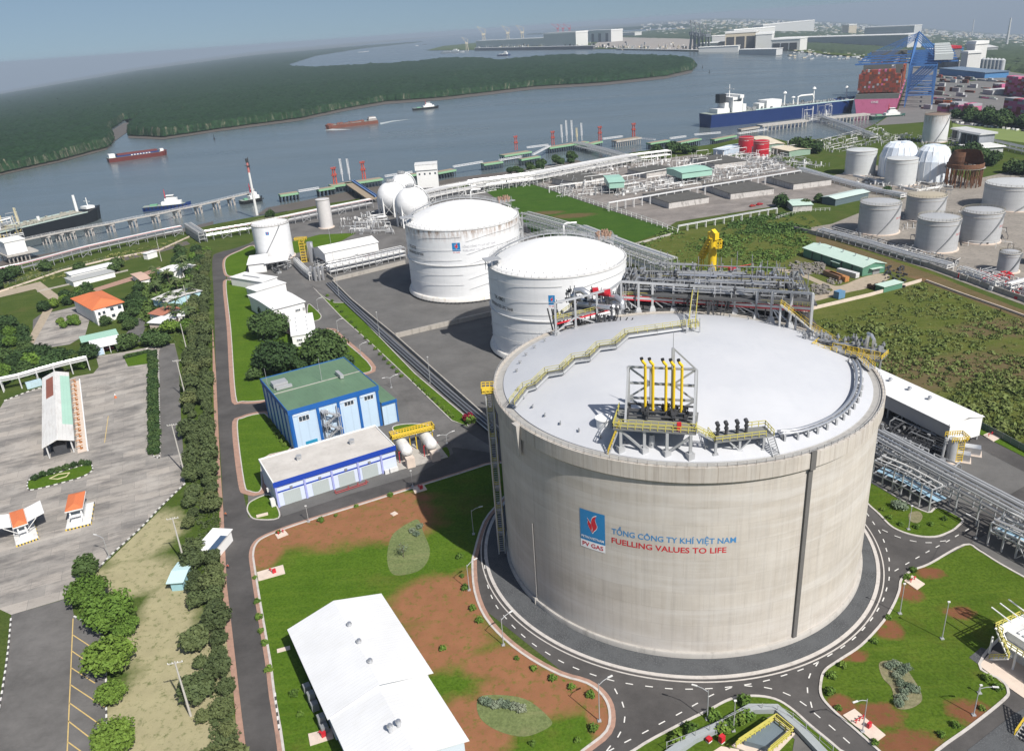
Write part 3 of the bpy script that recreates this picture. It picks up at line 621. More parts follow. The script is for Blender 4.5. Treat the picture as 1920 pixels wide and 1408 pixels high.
def emblem(c,R,a,b,z0,z1,parent,label,words=True):
 patch(c,R,a,b,z0+(z1-z0)*.2,z1,.05).build('blue_panel',m_sblue,parent)
 patch(c,R,a,b,z0,z0+(z1-z0)*.2,.05).build('white_panel',m_swhite,parent)
 w=(b-a)*R;hh=z1-z0
 for nm,fl,grow,mt,dr in(('flame_outline',FL1,1.16,m_swhite,.07),('flame_outline',FL2,1.12,m_swhite,.07),('flame',FL1,1,m_sred,.09),('flame',FL2,1,m_sred,.09)):
  q=smooth(fl,4);cx_=sum(p_[0]for p_ in q)/len(q);cy_=sum(p_[1]for p_ in q)/len(q)
  q=[(cx_+(x-cx_)*grow,cy_+(y-cy_)*grow)for x,y in q]
  tr=tessellate_polygon([[Vector((x,y,0))for x,y in q]])
  mb=MB();mb.add(on_cyl(c,R,(a+b)/2,z0+hh*.62,q,w*.40,w*.52,dr),tr);mb.build(nm,mt,parent)
 if words:
  lettering('lettering','PETROVIETNAM',c,R,a+(b-a)*.05,a+(b-a)*.95,z0+hh*.265,hh*.065,m_swhite,parent,.11)
  lettering('lettering','PV GAS',c,R,a+(b-a)*.08,a+(b-a)*.92,z0+hh*.05,hh*.11,m_sred,parent,.08)
a0_,z_tl=onwall(1087,951,43.4);a1_,_=onwall(1134,966,43.4);_,z_bl=onwall(1091,1023,43.4);_,z_br=onwall(1137,1037,43.4)
zt_,zb_=(z_tl+onwall(1134,966,43.4)[1])/2,(z_bl+z_br)/2
SG=thing('sign',ctr((a0_+a1_)/2,43.45,zb_),'large blue sign with red flame and lettering on the big concrete tank','sign')
emblem(TC,43.4,a0_,a1_,zb_,zt_,SG,'')
b0_,zz0=onwall(1147,1001,43.4);b1_,zz1=onwall(1380,1015,43.4)
lettering('lettering','TỔNG CÔNG TY KHÍ VIỆT NAM',TC,43.4,b0_,b1_,(zz0+zz1)/2,1.3,m_tblue,SG)
b0_,zz0=onwall(1147,1019,43.4);b1_,zz1=onwall(1362,1033,43.4)
lettering('lettering','FUELLING VALUES TO LIFE',TC,43.4,b0_,b1_,(zz0+zz1)/2,1.3,m_tred,SG)
# ---------------------------------------------------------------- roof walkway
P=[roof(x,y,1.3)for x,y in((960,757),(984,727),(1000,722),(1024,699),(1052,694),(1074,673),(1102,669),(1121,650),(1151,646),(1174,626),(1230,618),(1287,610))]
WK=thing('roof_walkway',roof(1124,655),'long stepped walkway with yellow handrails curving across the left of the white dome','walkway')
dk,rl,lg=MB(),MB(),MB();walk(dk,rl,P,1.3);dk.build('deck',m_grating,WK);rl.build('handrail',m_yelg,WK)
for i in(1,3,4,5,6,7,8,9,10,11):
 p=P[i];lg.beam(p-Vector((0,0,.15)),(p.x,p.y,zd(hypot(p.x-TC.x,p.y-TC.y))-.1),.9,.35)
for a,b in zip(side(P,-.8),side(P,-.8)[1:]):lg.cyl(a-Vector((0,0,.5)),b-Vector((0,0,.5)),.3)
lg.build('support',m_galv,WK)
# ---------------------------------------------------------------- vent stack platform at the front of the roof
ft=[Vector((*g(x,y,TH)[:2],TH-.1))for x,y in((1164,848),(1208,851),(1250,856),(1294,861))]
dz=TH+high(1208,851,804,TH)
VP=thing('vent_platform',ft[1],'platform on the dome front with five tall yellow vent pipes in a truss','platform')
c4=[g(1149,803,dz),g(1305,813,dz),g(1306,786,dz),g(1172,777,dz)]
ux=(c4[1]-c4[0]);ux.z=0;ln=ux.length;ux.normalize();uy=Vector((-ux.y,ux.x,0));c4[0].z=dz;O=c4[0];dep=9.0
def pp(x,y,z=0):return O+ux*x+uy*y+Vector((0,0,z))
mb=MB();mb.hexa([pp(0,0,-.35),pp(ln,0,-.35),pp(ln,dep,-.35),pp(0,dep,-.35)],[pp(0,0),pp(ln,0),pp(ln,dep),pp(0,dep)]);mb.build('deck',m_grating,VP)
mb=MB();rails(mb,[pp(0,dep),pp(0,0),pp(ln,0),pp(ln,2.5)],1.15,.12,1.4);rails(mb,[pp(0,1.6),pp(ln,1.6)],1.15,.1,1.4);mb.build('handrail',m_yelg,VP)
mb=MB()
for f in ft:
 mb.beam((f.x,f.y,TH),(f.x,f.y,dz-.35),.55);mb.box((f.x,f.y,TH-.2),1.3,1.3,1.6,.3)
for f in ft:b=f+uy*7.5;mb.beam((b.x,b.y,zd(36)-.3),(b.x,b.y,dz-.35),.5)
mb.beam(Vector((ft[0].x,ft[0].y,dz-.6)),Vector((ft[1].x,ft[1].y,TH+.8)),.4);mb.beam(Vector((ft[2].x,ft[2].y,TH+.8)),Vector((ft[3].x,ft[3].y,dz-.6)),.4)
mb.cyl(ft[2]+uy*2-ux*3+Vector((0,0,0)),ft[2]+uy*2-ux*3+Vector((0,0,3.6)),.8,.5,10);mb.build('leg',m_galv,VP)
tr=MB();y_=dep-1.2;xl,xr=2.0,ln-.6;hh=9.6;xm,xn=xl+(xr-xl)*.34,xl+(xr-xl)*.66
for x in(xl,xm,xn,xr):tr.beam(pp(x,y_),pp(x,y_,hh+(4.2 if x==xn else 0)),.55)
for z in(3.0,6.2,hh):tr.beam(pp(xl,y_,z),pp(xr,y_,z),.42)
for x in(xl,xr):tr.beam(pp(x,y_-5),pp(x,y_,hh),.4)
for x,s_ in((xl,1),(xr,-1)):
 for i,(za,zb)in enumerate(((hh,6.2),(3.0,6.2),(3.0,0))):
  tr.beam(pp(x,y_,za),pp(xm if s_>0 else xn,y_,zb),.32)
tr.beam(pp(xn,y_,hh+4.2),pp(xr,y_,hh),.3);tr.cyl(pp(xn,y_,hh+4.2),pp(xn,y_,hh+7.5),.07,.05,6);tr.build('truss_frame',m_galv,VP)
m_vent=M('vent_yellow',(.72,.50,.02),.45,0,.08,1)
for i,px in enumerate((1207,1222,1247,1262,1277)):
 x=xl+(px-1172)/(1303-1172)*(xr-xl);yy=y_-1.6;mb=MB()
 mb.tube([pp(x,yy,1.0),pp(x,yy,10.3),pp(x,yy,10.9),pp(x-.5,yy-.1,11.5),pp(x-.7,yy-.1,12.0)],.29,10);v=mb.build('vent_pipe',m_vent,VP,True,40)
 mb=MB();mb.cyl(pp(x-.65,yy-.1,11.9),pp(x-.75,yy-.1,12.3),.33,.33,10);mb.build('vent_mouth',m_black,v)
mb=MB();r2=random.Random(3)
for i in range(26):
 x=r2.uniform(xl,xr);y=r2.uniform(4,dep-.4);z=r2.uniform(1,2.8);mb.beam(pp(x,y),pp(x,y,z),.25);mb.box(pp(x,y,z*.5),r2.uniform(.5,1.1),.6,r2.uniform(.4,.8),r2.random()*3)
for y,z in((4.4,.8),(5.6,1.2),(6.8,.9),(7.4,1.9)):mb.cyl(pp(xl-.5,y,z),pp(xr,y,z),.22)
mb.build('valve_piping',m_dark,VP)
mb=MB();mb.box(pp(ln-3.2,1.0),.8,.5,1.6,0);mb.build('extinguisher_box',m_red,VP)
# lower platform with four relief valves
dz2=dz-2.2;q0=g(1341,829,dz2);q1=g(1451,816,dz2);vx=(q1-q0);vx.z=0;l2=vx.length;vx.normalize();vy=Vector((-vx.y,vx.x,0))
def pq(x,y,z=0):return Vector((q0.x,q0.y,dz2))+vx*x+vy*y+Vector((0,0,z))
VQ=thing('valve_platform',Vector((q0.x,q0.y,TH)),'low steel platform with four dark relief valves at the front right of the dome','platform')
mb=MB();mb.hexa([pq(0,0,-.3),pq(l2,0,-.3),pq(l2,4,-.3),pq(0,4,-.3)],[pq(0,0),pq(l2,0),pq(l2,4),pq(0,4)]);mb.build('deck',m_grating,VQ)
mb=MB();rails(mb,[pq(0,4),pq(0,0),pq(l2-1.5,0)],1.15,.11,1.4);rails(mb,[pq(l2,0),pq(l2,4),pq(l2-4,4)],1.15,.12,1.2)
a_,b_=pp(ln,1.0),pq(0,1.0);
for e in(-.6,.6):rails(mb,[a_+vy*e,b_+vy*e],1.1,.11,1.5)
mb.build('handrail',m_yelg,VQ)
mb=MB();stair(mb,a_,b_,1.1);e_=roof(1456,853,0);stair(mb,pq(l2-.7,0),Vector((e_.x,e_.y,TH-.1)),1.6);mb.build('stair',m_galv,VQ)
mb=MB()
for px,py in((1341,856),(1386,849),(1431,846)):
 f=g(px,py,TH);mb.beam((f.x,f.y,TH-.3),(f.x,f.y,dz2-.3),.45);b=f+vy*3.4;mb.beam((b.x,b.y,TH-.3),(b.x,b.y,dz2-.3),.4);mb.box((f.x,f.y,TH-.3),1,1,1)
f=g(1386,849,TH);mb.beam((f.x,f.y,TH+.6),pq(l2*.25,0,-.4),.25);mb.beam((f.x,f.y,TH+.6),pq(l2*.6,0,-.4),.25);mb.build('leg',m_galv,VQ)
for i,px in enumerate((1354,1370,1391,1408)):
 x=(px-1341)/110*l2;mb=MB();mb.cyl(pq(x,2.4),pq(x,2.4,1.2),.3,.3,10);mb.cyl(pq(x,2.4,1.2),pq(x,2.4,1.5),.45,.45,10);mb.cyl(pq(x,2.4,1.5),pq(x,2.4,2.3),.3,.3,8);mb.cyl(pq(x-.1,2.0,2.3),pq(x-.1,2.8,2.6),.4,.4,10);mb.build('relief_valve',m_dark,VQ)
# arc of pipes round the right of the dome
AP=[roof(x,y,1.1)for x,y in((1458,809),(1490,806),(1516,799),(1542,789),(1566,776),(1582,763),(1595,747),(1603,730),(1606,712),(1605,690),(1598,674))]
AP=[Vector(p_)for p_ in smooth([tuple(v)for v in AP],3,False)]
PA=thing('roof_pipe_run',AP[10],'curved run of grey pipes on short stands round the right edge of the white dome','pipe')
mb=MB();mb.tube(AP,.34,8);mb.tube([v+Vector((0,0,.0))for v in side(AP,-.9)],.26,8);mb.build('pipe',m_silver,PA,True)
mb=MB()
for i in range(1,len(AP),2):
 p_=AP[i];q_=side(AP,-1.2)[i];z=zd(hypot(p_.x-TC.x,p_.y-TC.y));mb.beam((p_.x,p_.y,p_.z-.3),(q_.x,q_.y,q_.z-.3),.3);mb.beam((p_.x,p_.y,p_.z-.3),(p_.x,p_.y,z-.2),.35,.5);mb.beam((q_.x,q_.y,p_.z-.3),(q_.x,q_.y,z-.6),.35,.6)
mb.build('pipe_stand',m_galv,PA)
# lightning rod beside vent frame, round hatch
HT=roof(1132,797,0);mb=MB();mb.cyl(HT-Vector((0,0,.4)),HT+Vector((0,0,1.5)),1.5,1.5,20);mb.cyl(HT+Vector((0,0,1.5)),HT+Vector((0,0,1.75)),1.75,1.75,20)
tag(mb.build('roof_hatch',m_white,None,True,30),'round white access hatch on the dome left of the yellow vent pipes','hatch')
# small stair and yellow rails at the left of the vent platform
e_=roof(1141,846,0);YB=thing('access_ladder',Vector((e_.x,e_.y,TH)),'short flight of steps with yellow rails below the left end of the vent pipe platform','steps')
mb=MB();stair(mb,Vector((e_.x,e_.y,TH-.2)),pp(1.0,1.0),1.2);mb.build('step_flight',m_galv,YB);mb=MB()
for e in(-.7,.7):rails(mb,[Vector((e_.x,e_.y,TH-.2))+uy*e,pp(1.0,1.0)+uy*e],1.1,.12,1.0)
mb.build('handrail',m_yellow,YB)
# ---------------------------------------------------------------- process platform behind the dome
cols=[(1146,600),(1165,587),(1197,584),(1223,581),(1262,579),(1300,580),(1339,581),(1377,586),(1417,594),(1445,602),(1480,612),(1518,626)]
ztop=TH+high(1262,579,536,TH)-.2;zdk=TH+2.9
PR=thing('process_platform',Vector((*g(1339,581,TH)[:2],TH)),'long elevated platform packed with grey pipes and valves behind the white dome','process platform')
CP=[g(x,y,TH)for x,y in cols]
TZ=[TH+high(x,y,528+(x-1165)*.0646,TH)for x,y in cols];DZ=[TH+high(x,y,557+(x-1165)*.062,TH)for x,y in cols]
bx=(CP[11]-CP[1]);bx.z=0;bl=bx.length;bx.normalize();by=Vector((-bx.y,bx.x,0));zdk=TH+4.6;DY=27.0;ymax=0
Q4=[g(x,y,zdk)for x,y in((1160,549),(1524,569),(1496,516),(1180,506))]
def pr(x,y,z):
 u,v=x/bl,y/DY;p_=Q4[0].lerp(Q4[1],u).lerp(Q4[3].lerp(Q4[2],u),v);return Vector((p_.x,p_.y,z))
off=[(0,0)]*12
mb=MB();mb.hexa([pr(-1,ymax-.6,zdk-.5),pr(bl+1,ymax-.6,zdk-.5),pr(bl+1,ymax+DY,zdk-.5),pr(-1,ymax+DY,zdk-.5)],[pr(-1,ymax-.6,zdk),pr(bl+1,ymax-.6,zdk),pr(bl+1,ymax+DY,zdk),pr(-1,ymax+DY,zdk)]);mb.build('deck',M('platform_deck',(.085,.087,.09),.7,.1,.3,.4),PR)
for i,p_ in enumerate(CP):
 if i==0:continue
 x,y=off[i];mb=MB();mb.beam((p_.x,p_.y,TH-.3),(p_.x,p_.y,TZ[i]),.62)
 mb.hexa([(p_.x+a*1.0,p_.y+b*1.0,TH-.3)for a,b in((-1,-1),(1,-1),(1,1),(-1,1))],[(p_.x+a*.5,p_.y+b*.5,TH+1.3)for a,b in((-1,-1),(1,-1),(1,1),(-1,1))]);mb.build('column',m_galv,PR)
mb=MB();pts_=[Vector((p_.x,p_.y,t_))for p_,t_ in zip(CP[1:],TZ[1:])];dks=[Vector((p_.x,p_.y,t_))for p_,t_ in zip(CP[1:],DZ[1:])]
for i in range(10):
 mb.beam(pts_[i],pts_[i+1],.5,.6);mb.beam(dks[i],dks[i+1],.5,.6);mb.beam(dks[i],pr(bl*(i+.5)/11,1,zdk-.3),.4)
for j in(0,2,6,8):a,b=dks[j],dks[j+1];mb.beam(a,Vector(((a.x+b.x)/2,(a.y+b.y)/2,TH+.6)),.3);mb.beam(Vector((b.x,b.y,TH+.9)),a,.3)
for x in range(0,int(bl),9):
 for y in(6,14,26):mb.beam(pr(x,ymax+y,0),pr(x,ymax+y,zdk-.5),.7)
mb.build('frame',m_galv,PR)
mb=MB()
zv=Vector((0,0,1))
for a,b in zip(dks,dks[1:]):mb.beam(a-zv*.55,b-zv*.55,.35,.4);mb.beam(a+zv*.45,b+zv*.45,.16)
mb.build('red_firewater_pipe',m_red,PR)
mb=MB()
for a,b in zip(dks,dks[1:]):rails(mb,[a+by*1.4,b+by*1.4],1.1,.09,1.6)
for y in(8,17,25):rails(mb,[pr(0,ymax+y,zdk),pr(bl,ymax+y,zdk)],1.1,.08,1.8)
mb.build('handrail',m_yelg,PR)
mb,md,ms=MB(),MB(),MB();r2=random.Random(11)
for i in range(34):y=r2.uniform(1,DY-1);z=zdk+r2.choice((.5,.9,1.6,2.4,3.2));x0=r2.uniform(0,bl*.5);x1=r2.uniform(x0+8,bl);(mb if i%3 else ms).cyl(pr(x0,ymax+y,z),pr(x1,ymax+y,z),r2.uniform(.12,.38),n=7)
for i in range(46):x=r2.uniform(0,bl);z=zdk+r2.choice((.6,1.3,2.0,2.8));y0=r2.uniform(0,18);mb.cyl(pr(x,ymax+y0,z),pr(x,ymax+y0+r2.uniform(4,9),z),r2.uniform(.1,.3),n=7)
for i in range(230):
 x,y=r2.uniform(0,bl),r2.uniform(.5,DY-.5);h=r2.uniform(.9,4.2);w=r2.uniform(.14,.3);t_=(mb,md,ms)[r2.randrange(3)]
 t_.beam(pr(x,ymax+y,zdk),pr(x,ymax+y,zdk+h),w)
 if i%2:t_.cyl(pr(x-.35,ymax+y,zdk+h*.7),pr(x+.35,ymax+y,zdk+h*.7),.38,n=8)
 if i%5==0:t_.box(pr(x,ymax+y,zdk+.2),r2.uniform(.8,2.2),r2.uniform(.6,1.4),r2.uniform(.6,1.8),r2.random()*.3)
for i in range(30):x,y=r2.uniform(0,bl),r2.uniform(.5,DY);mb.cyl(pr(x,ymax+y,zdk),pr(x,ymax+y,zdk+r2.uniform(5,7.5)),.11,n=5)
for i in range(7):
 x=3+i*bl/7.2;md.hexa([pr(x,ymax+4,zdk+.1),pr(x+2.2,ymax+4,zdk+.1),pr(x+3.4,ymax+20,zdk+.1),pr(x+1.2,ymax+20,zdk+.1)],[pr(x,ymax+4,zdk+.6),pr(x+2.2,ymax+4,zdk+.6),pr(x+3.4,ymax+20,zdk+.6),pr(x+1.2,ymax+20,zdk+.6)])
mb.build('piping',m_steel,PR);md.build('valve_bank',m_dark,PR);ms.build('insulated_piping',m_silver,PR)
# under-deck clutter seen between the pedestals
mb=MB()
for i in range(60):x=r2.uniform(0,bl);y=r2.uniform(-2,8);mb.beam(pr(x,ymax+y,TH-6),pr(x+r2.uniform(-2,2),ymax+y,zdk-.6),r2.uniform(.15,.5))
for i in range(12):mb.cyl(pr(0,ymax+1+i*.8,TH-1+r2.uniform(-4,3)),pr(bl,ymax+1+i*.8,TH-1+r2.uniform(-4,3)),.3,n=6)
mb.build('underdeck_piping',m_dark,PR)
# left block of the platform with large silver bends
PL=thing('pump_platform',Vector((*g(1120,608,TH)[:2],TH)),'left block of the roof platform carrying big silver pipe bends and a red valve','pump platform')
lc=[g(x,y,TH)for x,y in((1043,629),(1080,620),(1120,609),(1147,601))];za=TH+high(1120,609,552,TH)*.45;zt2=TH+high(1120,609,549,TH)
mb=MB()
for p_ in lc:mb.beam((p_.x,p_.y,TH-.3),(p_.x,p_.y,zt2),.55);mb.box((p_.x,p_.y,TH-.3),1.6,1.6,1.4,.4);q_=p_+by*14;mb.beam((q_.x,q_.y,20),(q_.x,q_.y,za),.6)
for a,b in zip(lc,lc[1:]):mb.beam((a.x,a.y,zt2),(b.x,b.y,zt2),.5)
a,b=lc[3],CP[1];mb.beam((a.x,a.y,zt2),(b.x,b.y,TZ[1]),.5);mb.beam((lc[0].x,lc[0].y,TH+1),(lc[1].x,lc[1].y,za),.35);mb.beam((lc[2].x,lc[2].y,TH+.5),(lc[1].x,lc[1].y,za),.35)
mb.build('frame',m_galv,PL)
d_=[lc[0]+by*0-bx*1,lc[3]-bx*0,lc[3]+by*14,lc[0]+by*14-bx*1]
mb=MB();mb.hexa([(v.x,v.y,za-.5)for v in d_],[(v.x,v.y,za)for v in d_]);mb.build('deck',m_grating,PL)
mb=MB();rails(mb,[Vector((v.x,v.y,za))for v in(d_[3],d_[0],d_[1])],1.1,.1,1.6);mb.build('handrail',m_yelg,PL)
mb=MB();mb.beam((lc[0].x,lc[0].y,za-.7),(lc[3].x,lc[3].y,za-.7),.35);mb.beam((lc[3].x,lc[3].y,za-.7),(CP[1].x,CP[1].y,DZ[1]-.55),.35);mb.build('red_firewater_pipe',m_red,PL)
c_=(lc[1]+lc[2])/2+by*7;
def pl(x,y,z):return Vector((c_.x,c_.y,za))+bx*x+by*y+Vector((0,0,z))
mb=MB();mb.tube([pl(-6,-2,.8),pl(-6,-2,3.2),pl(-5.2,-2,4.6),pl(-3.5,-2,5.0),pl(-1,-2,3.6),pl(-1,-2,2.0)],.95,12);mb.tube([pl(-4,-3.5,1.3),pl(5,-3.5,1.3),pl(7,-3.5,1.6)],.8,12);mb.tube([pl(3,0,2.6),pl(6,0,3.2),pl(8,-1,2.4),pl(8.4,-2,.6)],.9,12)
mb.tube([pl(-8,1,1.0),pl(8,1,1.0)],.6,10);mb.build('pipe_bend',m_silver,PL,True)
mb=MB();mb.cyl(pl(-1,-1,4.2),pl(4.5,-1,4.2),.7,n=10);mb.box(pl(.2,-1,4.6),1.6,1.6,.9);mb.box(pl(3.6,-1,4.6),1.8,1.2,.9);mb.build('valve_actuator',m_red,PL)
mb=MB()
for i in range(55):x,y=r2.uniform(-11,10),r2.uniform(-6,6);h=r2.uniform(.8,4);mb.beam(pl(x,y,0),pl(x,y,h),.22);mb.box(pl(x,y,h*.6),.7,.6,.6,r2.random())
for i in range(40):x=r2.uniform(-11,10);mb.beam(pl(x,-6,-8),pl(x+r2.uniform(-4,4),-5,-.4),.3)
mb.build('valve_bank',m_dark,PL)
mb=MB()
for i in range(9):x,y=r2.uniform(-11,10),r2.uniform(-5,6);mb.cyl(pl(x,y,0),pl(x,y,r2.uniform(5,7)),.1,n=5)
mb.build('lamp_mast',m_galv,PL)
# stairs between dome, platforms and rim
s0,s1=roof(1297,612,1.2),g(1322,557,zdk+2);
AS=thing('access_stair',s0,'yellow railed stair rising from the dome walkway to the pipe platform','stair')
s1=Vector((CP[5].x,CP[5].y,zdk))+by*1.5;s0b=Vector((s0.x,s0.y,zd(30)));mb=MB();stair(mb,s0,s1,1.4)
for dx,dy in((-1,-1),(1,-1),(1,1),(-1,1)):mb.beam((s0.x+dx*1.6,s0.y+dy*1.6,TH+2),(s0.x+dx*1.6,s0.y+dy*1.6,s0.z+2.6),.3)
mb.build('frame',m_galv,AS);mb=MB()
for e in(-.8,.8):rails(mb,[s0+bx*e,s1+bx*e],1.1,.14,1.0)
rails(mb,[s0+Vector((-1.6,-1.6,0)),s0+Vector((1.6,-1.6,0)),s0+Vector((1.6,1.6,0)),s0+Vector((-1.6,1.6,0))],1.1,.12,1.0);mb.build('handrail',m_yelg,AS)
RS_=[(1464,571,52.5),(1493,593,49.5),(1521,615,47.2)]
P=[g(x,y,z)for x,y,z in RS_]+[Vector((*g(1561,640,TH+1.2)[:2],TH+1.2)),Vector((*g(1590,655,TH+1.2)[:2],TH+1.2)),Vector((*g(1612,668,TH+1.2)[:2],TH+1.2)),Vector((*g(1634,690,TH+1)[:2],TH+1))]
EW=thing('edge_walkway',P[3],'yellow railed walkway stepping down along the back right rim of the concrete tank','walkway')
dk,rl=MB(),MB();walk(dk,rl,P,1.5,.2,post=1.2);
for p_ in P[:3]:dk.beam(p_,(p_.x,p_.y,TH-.3),.45)
dk.build('deck',m_galv,EW);rl.build('handrail',m_yellow,EW)
VC=thing('valve_skid',Vector((*g(1590,660,TH)[:2],TH)),'cluster of valves and yellow handrails at the right rim of the white dome','valve skid')
c_=g(1590,664,TH+.6);f1=Vector((cos(-.75),sin(-.75),0));f2=Vector((-f1.y,f1.x,0))
def vc(x,y,z=0):return Vector((c_.x,c_.y,TH+1.3))+f1*x+f2*y+Vector((0,0,z))
mb=MB();mb.hexa([vc(-8,-2,-.3),vc(8,-2,-.3),vc(8,3,-.3),vc(-8,3,-.3)],[vc(-8,-2),vc(8,-2),vc(8,3),vc(-8,3)])
for x in(-7,-3,1,5,8):mb.beam(vc(x,-1.8,-2),vc(x,-1.8,-.2),.4)
mb.build('deck',m_grating,VC)
mb=MB();rails(mb,[vc(-8,3),vc(-8,-2),vc(-2,-2)],1.1,.12,1.2);rails(mb,[vc(0,-2),vc(8,-2),vc(8,3)],1.1,.12,1.2);rails(mb,[vc(-4,.5),vc(7,.5)],1.1,.12,1.2);mb.build('handrail',m_yellow,VC)
mb=MB()
for i in range(44):x,y=r2.uniform(-12,7),r2.uniform(.6,4);h=r2.uniform(.8,3.4);mb.beam(vc(x,y,-1),vc(x,y,h),.25);mb.box(vc(x,y,h*.6),.7,.6,.6,r2.random())
for y in(1.4,2.4):mb.cyl(vc(-8,y,.9),vc(8,y,.9),.3)
mb.build('valve_bank',m_steel,VC)
mb=MB();mb.tube([vc(5,1.6,0),vc(5,1.6,3.5),vc(4,2.4,4.2),vc(3,3,4.2)],.4,8);mb.tube([vc(3.6,1.6,0),vc(3.6,1.6,4.2)],.35,8);mb.cyl(vc(-2.4,-.6,0),vc(-2.4,-.6,.8),1.1,1.1,14);mb.build('insulated_piping',m_silver,VC)
# ================================================================ buildings
class Fr:  # a rectangle in plan from three surveyed corners
 def __init__(s,a,b,c,z=0.0,za=0.0,L=None,D=None):
  A,B,C=g(*a,z),g(*b,z),g(*c,z);s.o=Vector((A.x,A.y,za));d=B-A;d.z=0;s.L=L or d.length;s.x=d.normalized()
  s.y=Vector((-s.x.y,s.x.x,0));k=(C-B).dot(s.y);s.y=s.y if k>0 else-s.y;s.D=D or abs(k)
  s.a=atan2(s.x.y,s.x.x)
 def __call__(s,x,y,z=0):return s.o+s.x*x+s.y*y+Vector((0,0,z))
 def block(s,mb,x0,x1,y0,y1,z0,z1,m=0):return mb.hexa([s(x0,y0,z0),s(x1,y0,z0),s(x1,y1,z0),s(x0,y1,z0)],[s(x0,y0,z1),s(x1,y0,z1),s(x1,y1,z1),s(x0,y1,z1)],m)
def gable(mb,f,x0,x1,y0,y1,z,rise,over=.4,th=.18,m=0,along=True,ym=None):
 """two roof slopes, ridge along x"""
 if along:
  ym=(y0+y1)/2 if ym is None else ym
  for ya in(y0-over,y1+over):
   za=z-over*rise/(ym-y0)
   mb.hexa([f(x0-over,ya,za),f(x1+over,ya,za),f(x1+over,ym,z+rise),f(x0-over,ym,z+rise)],[f(x0-over,ya,za+th),f(x1+over,ya,za+th),f(x1+over,ym,z+rise+th),f(x0-over,ym,z+rise+th)],m)
 return mb
def gwall(mb,f,x0,x1,y0,y1,z0,z,rise,m=0,ym=None):
 f.block(mb,x0,x1,y0,y1,z0,z,m);ym=(y0+y1)/2 if ym is None else ym
 for x in(x0,x1-.15):mb.add([f(x,y0,z),f(x,y1,z),f(x,ym,z+rise-.02),f(x+.15,y0,z),f(x+.15,y1,z),f(x+.15,ym,z+rise-.02)],[(0,1,2),(3,5,4),(0,2,5,3),(1,4,5,2)],m)
 return mb
def window(par,f,side_,s0,w,z,h,bars=2,mframe=None,name='window'):
 """side_: 'x0','x1','y0','y1' - the wall the window sits in"""
 def P(s_,zz,o):
  return{'y0':lambda:f(s_,-o,zz),'y1':lambda:f(s_,f.D+o,zz),'x0':lambda:f(-o,s_,zz),'x1':lambda:f(f.L+o,s_,zz)}[side_]()
 mb=MB()
 def bar(sa,za,sb,zb,t=.14):
  mb.hexa([P(sa,za,-.02),P(sb,za,-.02),P(sb,za,.1),P(sa,za,.1)],[P(sa,zb,-.02),P(sb,zb,-.02),P(sb,zb,.1),P(sa,zb,.1)])
 bar(s0,z,s0+w,z+.14);bar(s0,z+h-.14,s0+w,z+h);bar(s0,z+.14,s0+.14,z+h-.14);bar(s0+w-.14,z+.14,s0+w,z+h-.14)
 for i in range(1,bars+1):x=s0+w*i/(bars+1);bar(x-.06,z+.14,x+.06,z+h-.14)
 wd=mb.build(name,mframe or m_white,par);mb=MB()
 mb.hexa([P(s0+.1,z+.1,-.01),P(s0+w-.1,z+.1,-.01),P(s0+w-.1,z+.1,.04),P(s0+.1,z+.1,.04)],[P(s0+.1,z+h-.1,-.01),P(s0+w-.1,z+h-.1,-.01),P(s0+w-.1,z+h-.1,.04),P(s0+.1,z+h-.1,.04)])
 mb.build('pane',m_glass,wd);return wd
def ribbed(name,col,rib=.9,d=.12,rough=.45,metal=0.0,dirt=None,damt=.4,rot=None,f=None):
 if name in MATS:return MATS[name]
 k=N(name);p=k.pos();a=-f.a if f else 0;q=k.scale(p,1,1,1,a)
 s_=k.n('SeparateXYZ',i_0=q);w=k.math('FRACT',k.math('DIVIDE',s_.outputs[0],rib));w2=k.math('LESS_THAN',w,.14)
 c=k.mix(k.ramp(k.noise(p,.12,5,.6),.3,.7),tuple(v*(1-d)for v in col),tuple(min(1,v*(1+d*.6))for v in col))
 c=k.mix(k.math('MULTIPLY',w2,.16),c,tuple(v*.5 for v in col))
 if dirt:c=k.mix(k.math('MULTIPLY',k.ramp(k.noise(k.scale(q,1.2,.14,1),1,6,.7),.5,.75),damt),c,dirt)
 MATS[name]=k.out(c,rough,metal,w2,.25,.06);return MATS[name]
def vent(par,P,r=.55):
 mb=MB();mb.cyl(P-Vector((0,0,.4)),P+Vector((0,0,.5)),r*.7,r*.7,12);mb.lathe(P+Vector((0,0,.5)),[(r*.7,0),(r*1.05,.2),(r*1.1,.55),(r*.8,.85),(.01,.98)],14);return mb.build('roof_vent',m_silver,par,True,40)
def acbox(par,f,x,y,z,s_=1.0,mt=None):
 mb=MB();f.block(mb,x,x+1.1*s_,y,y+.6*s_,z,z+1.2*s_);return mb.build('air_conditioner',mt or m_whited,par)
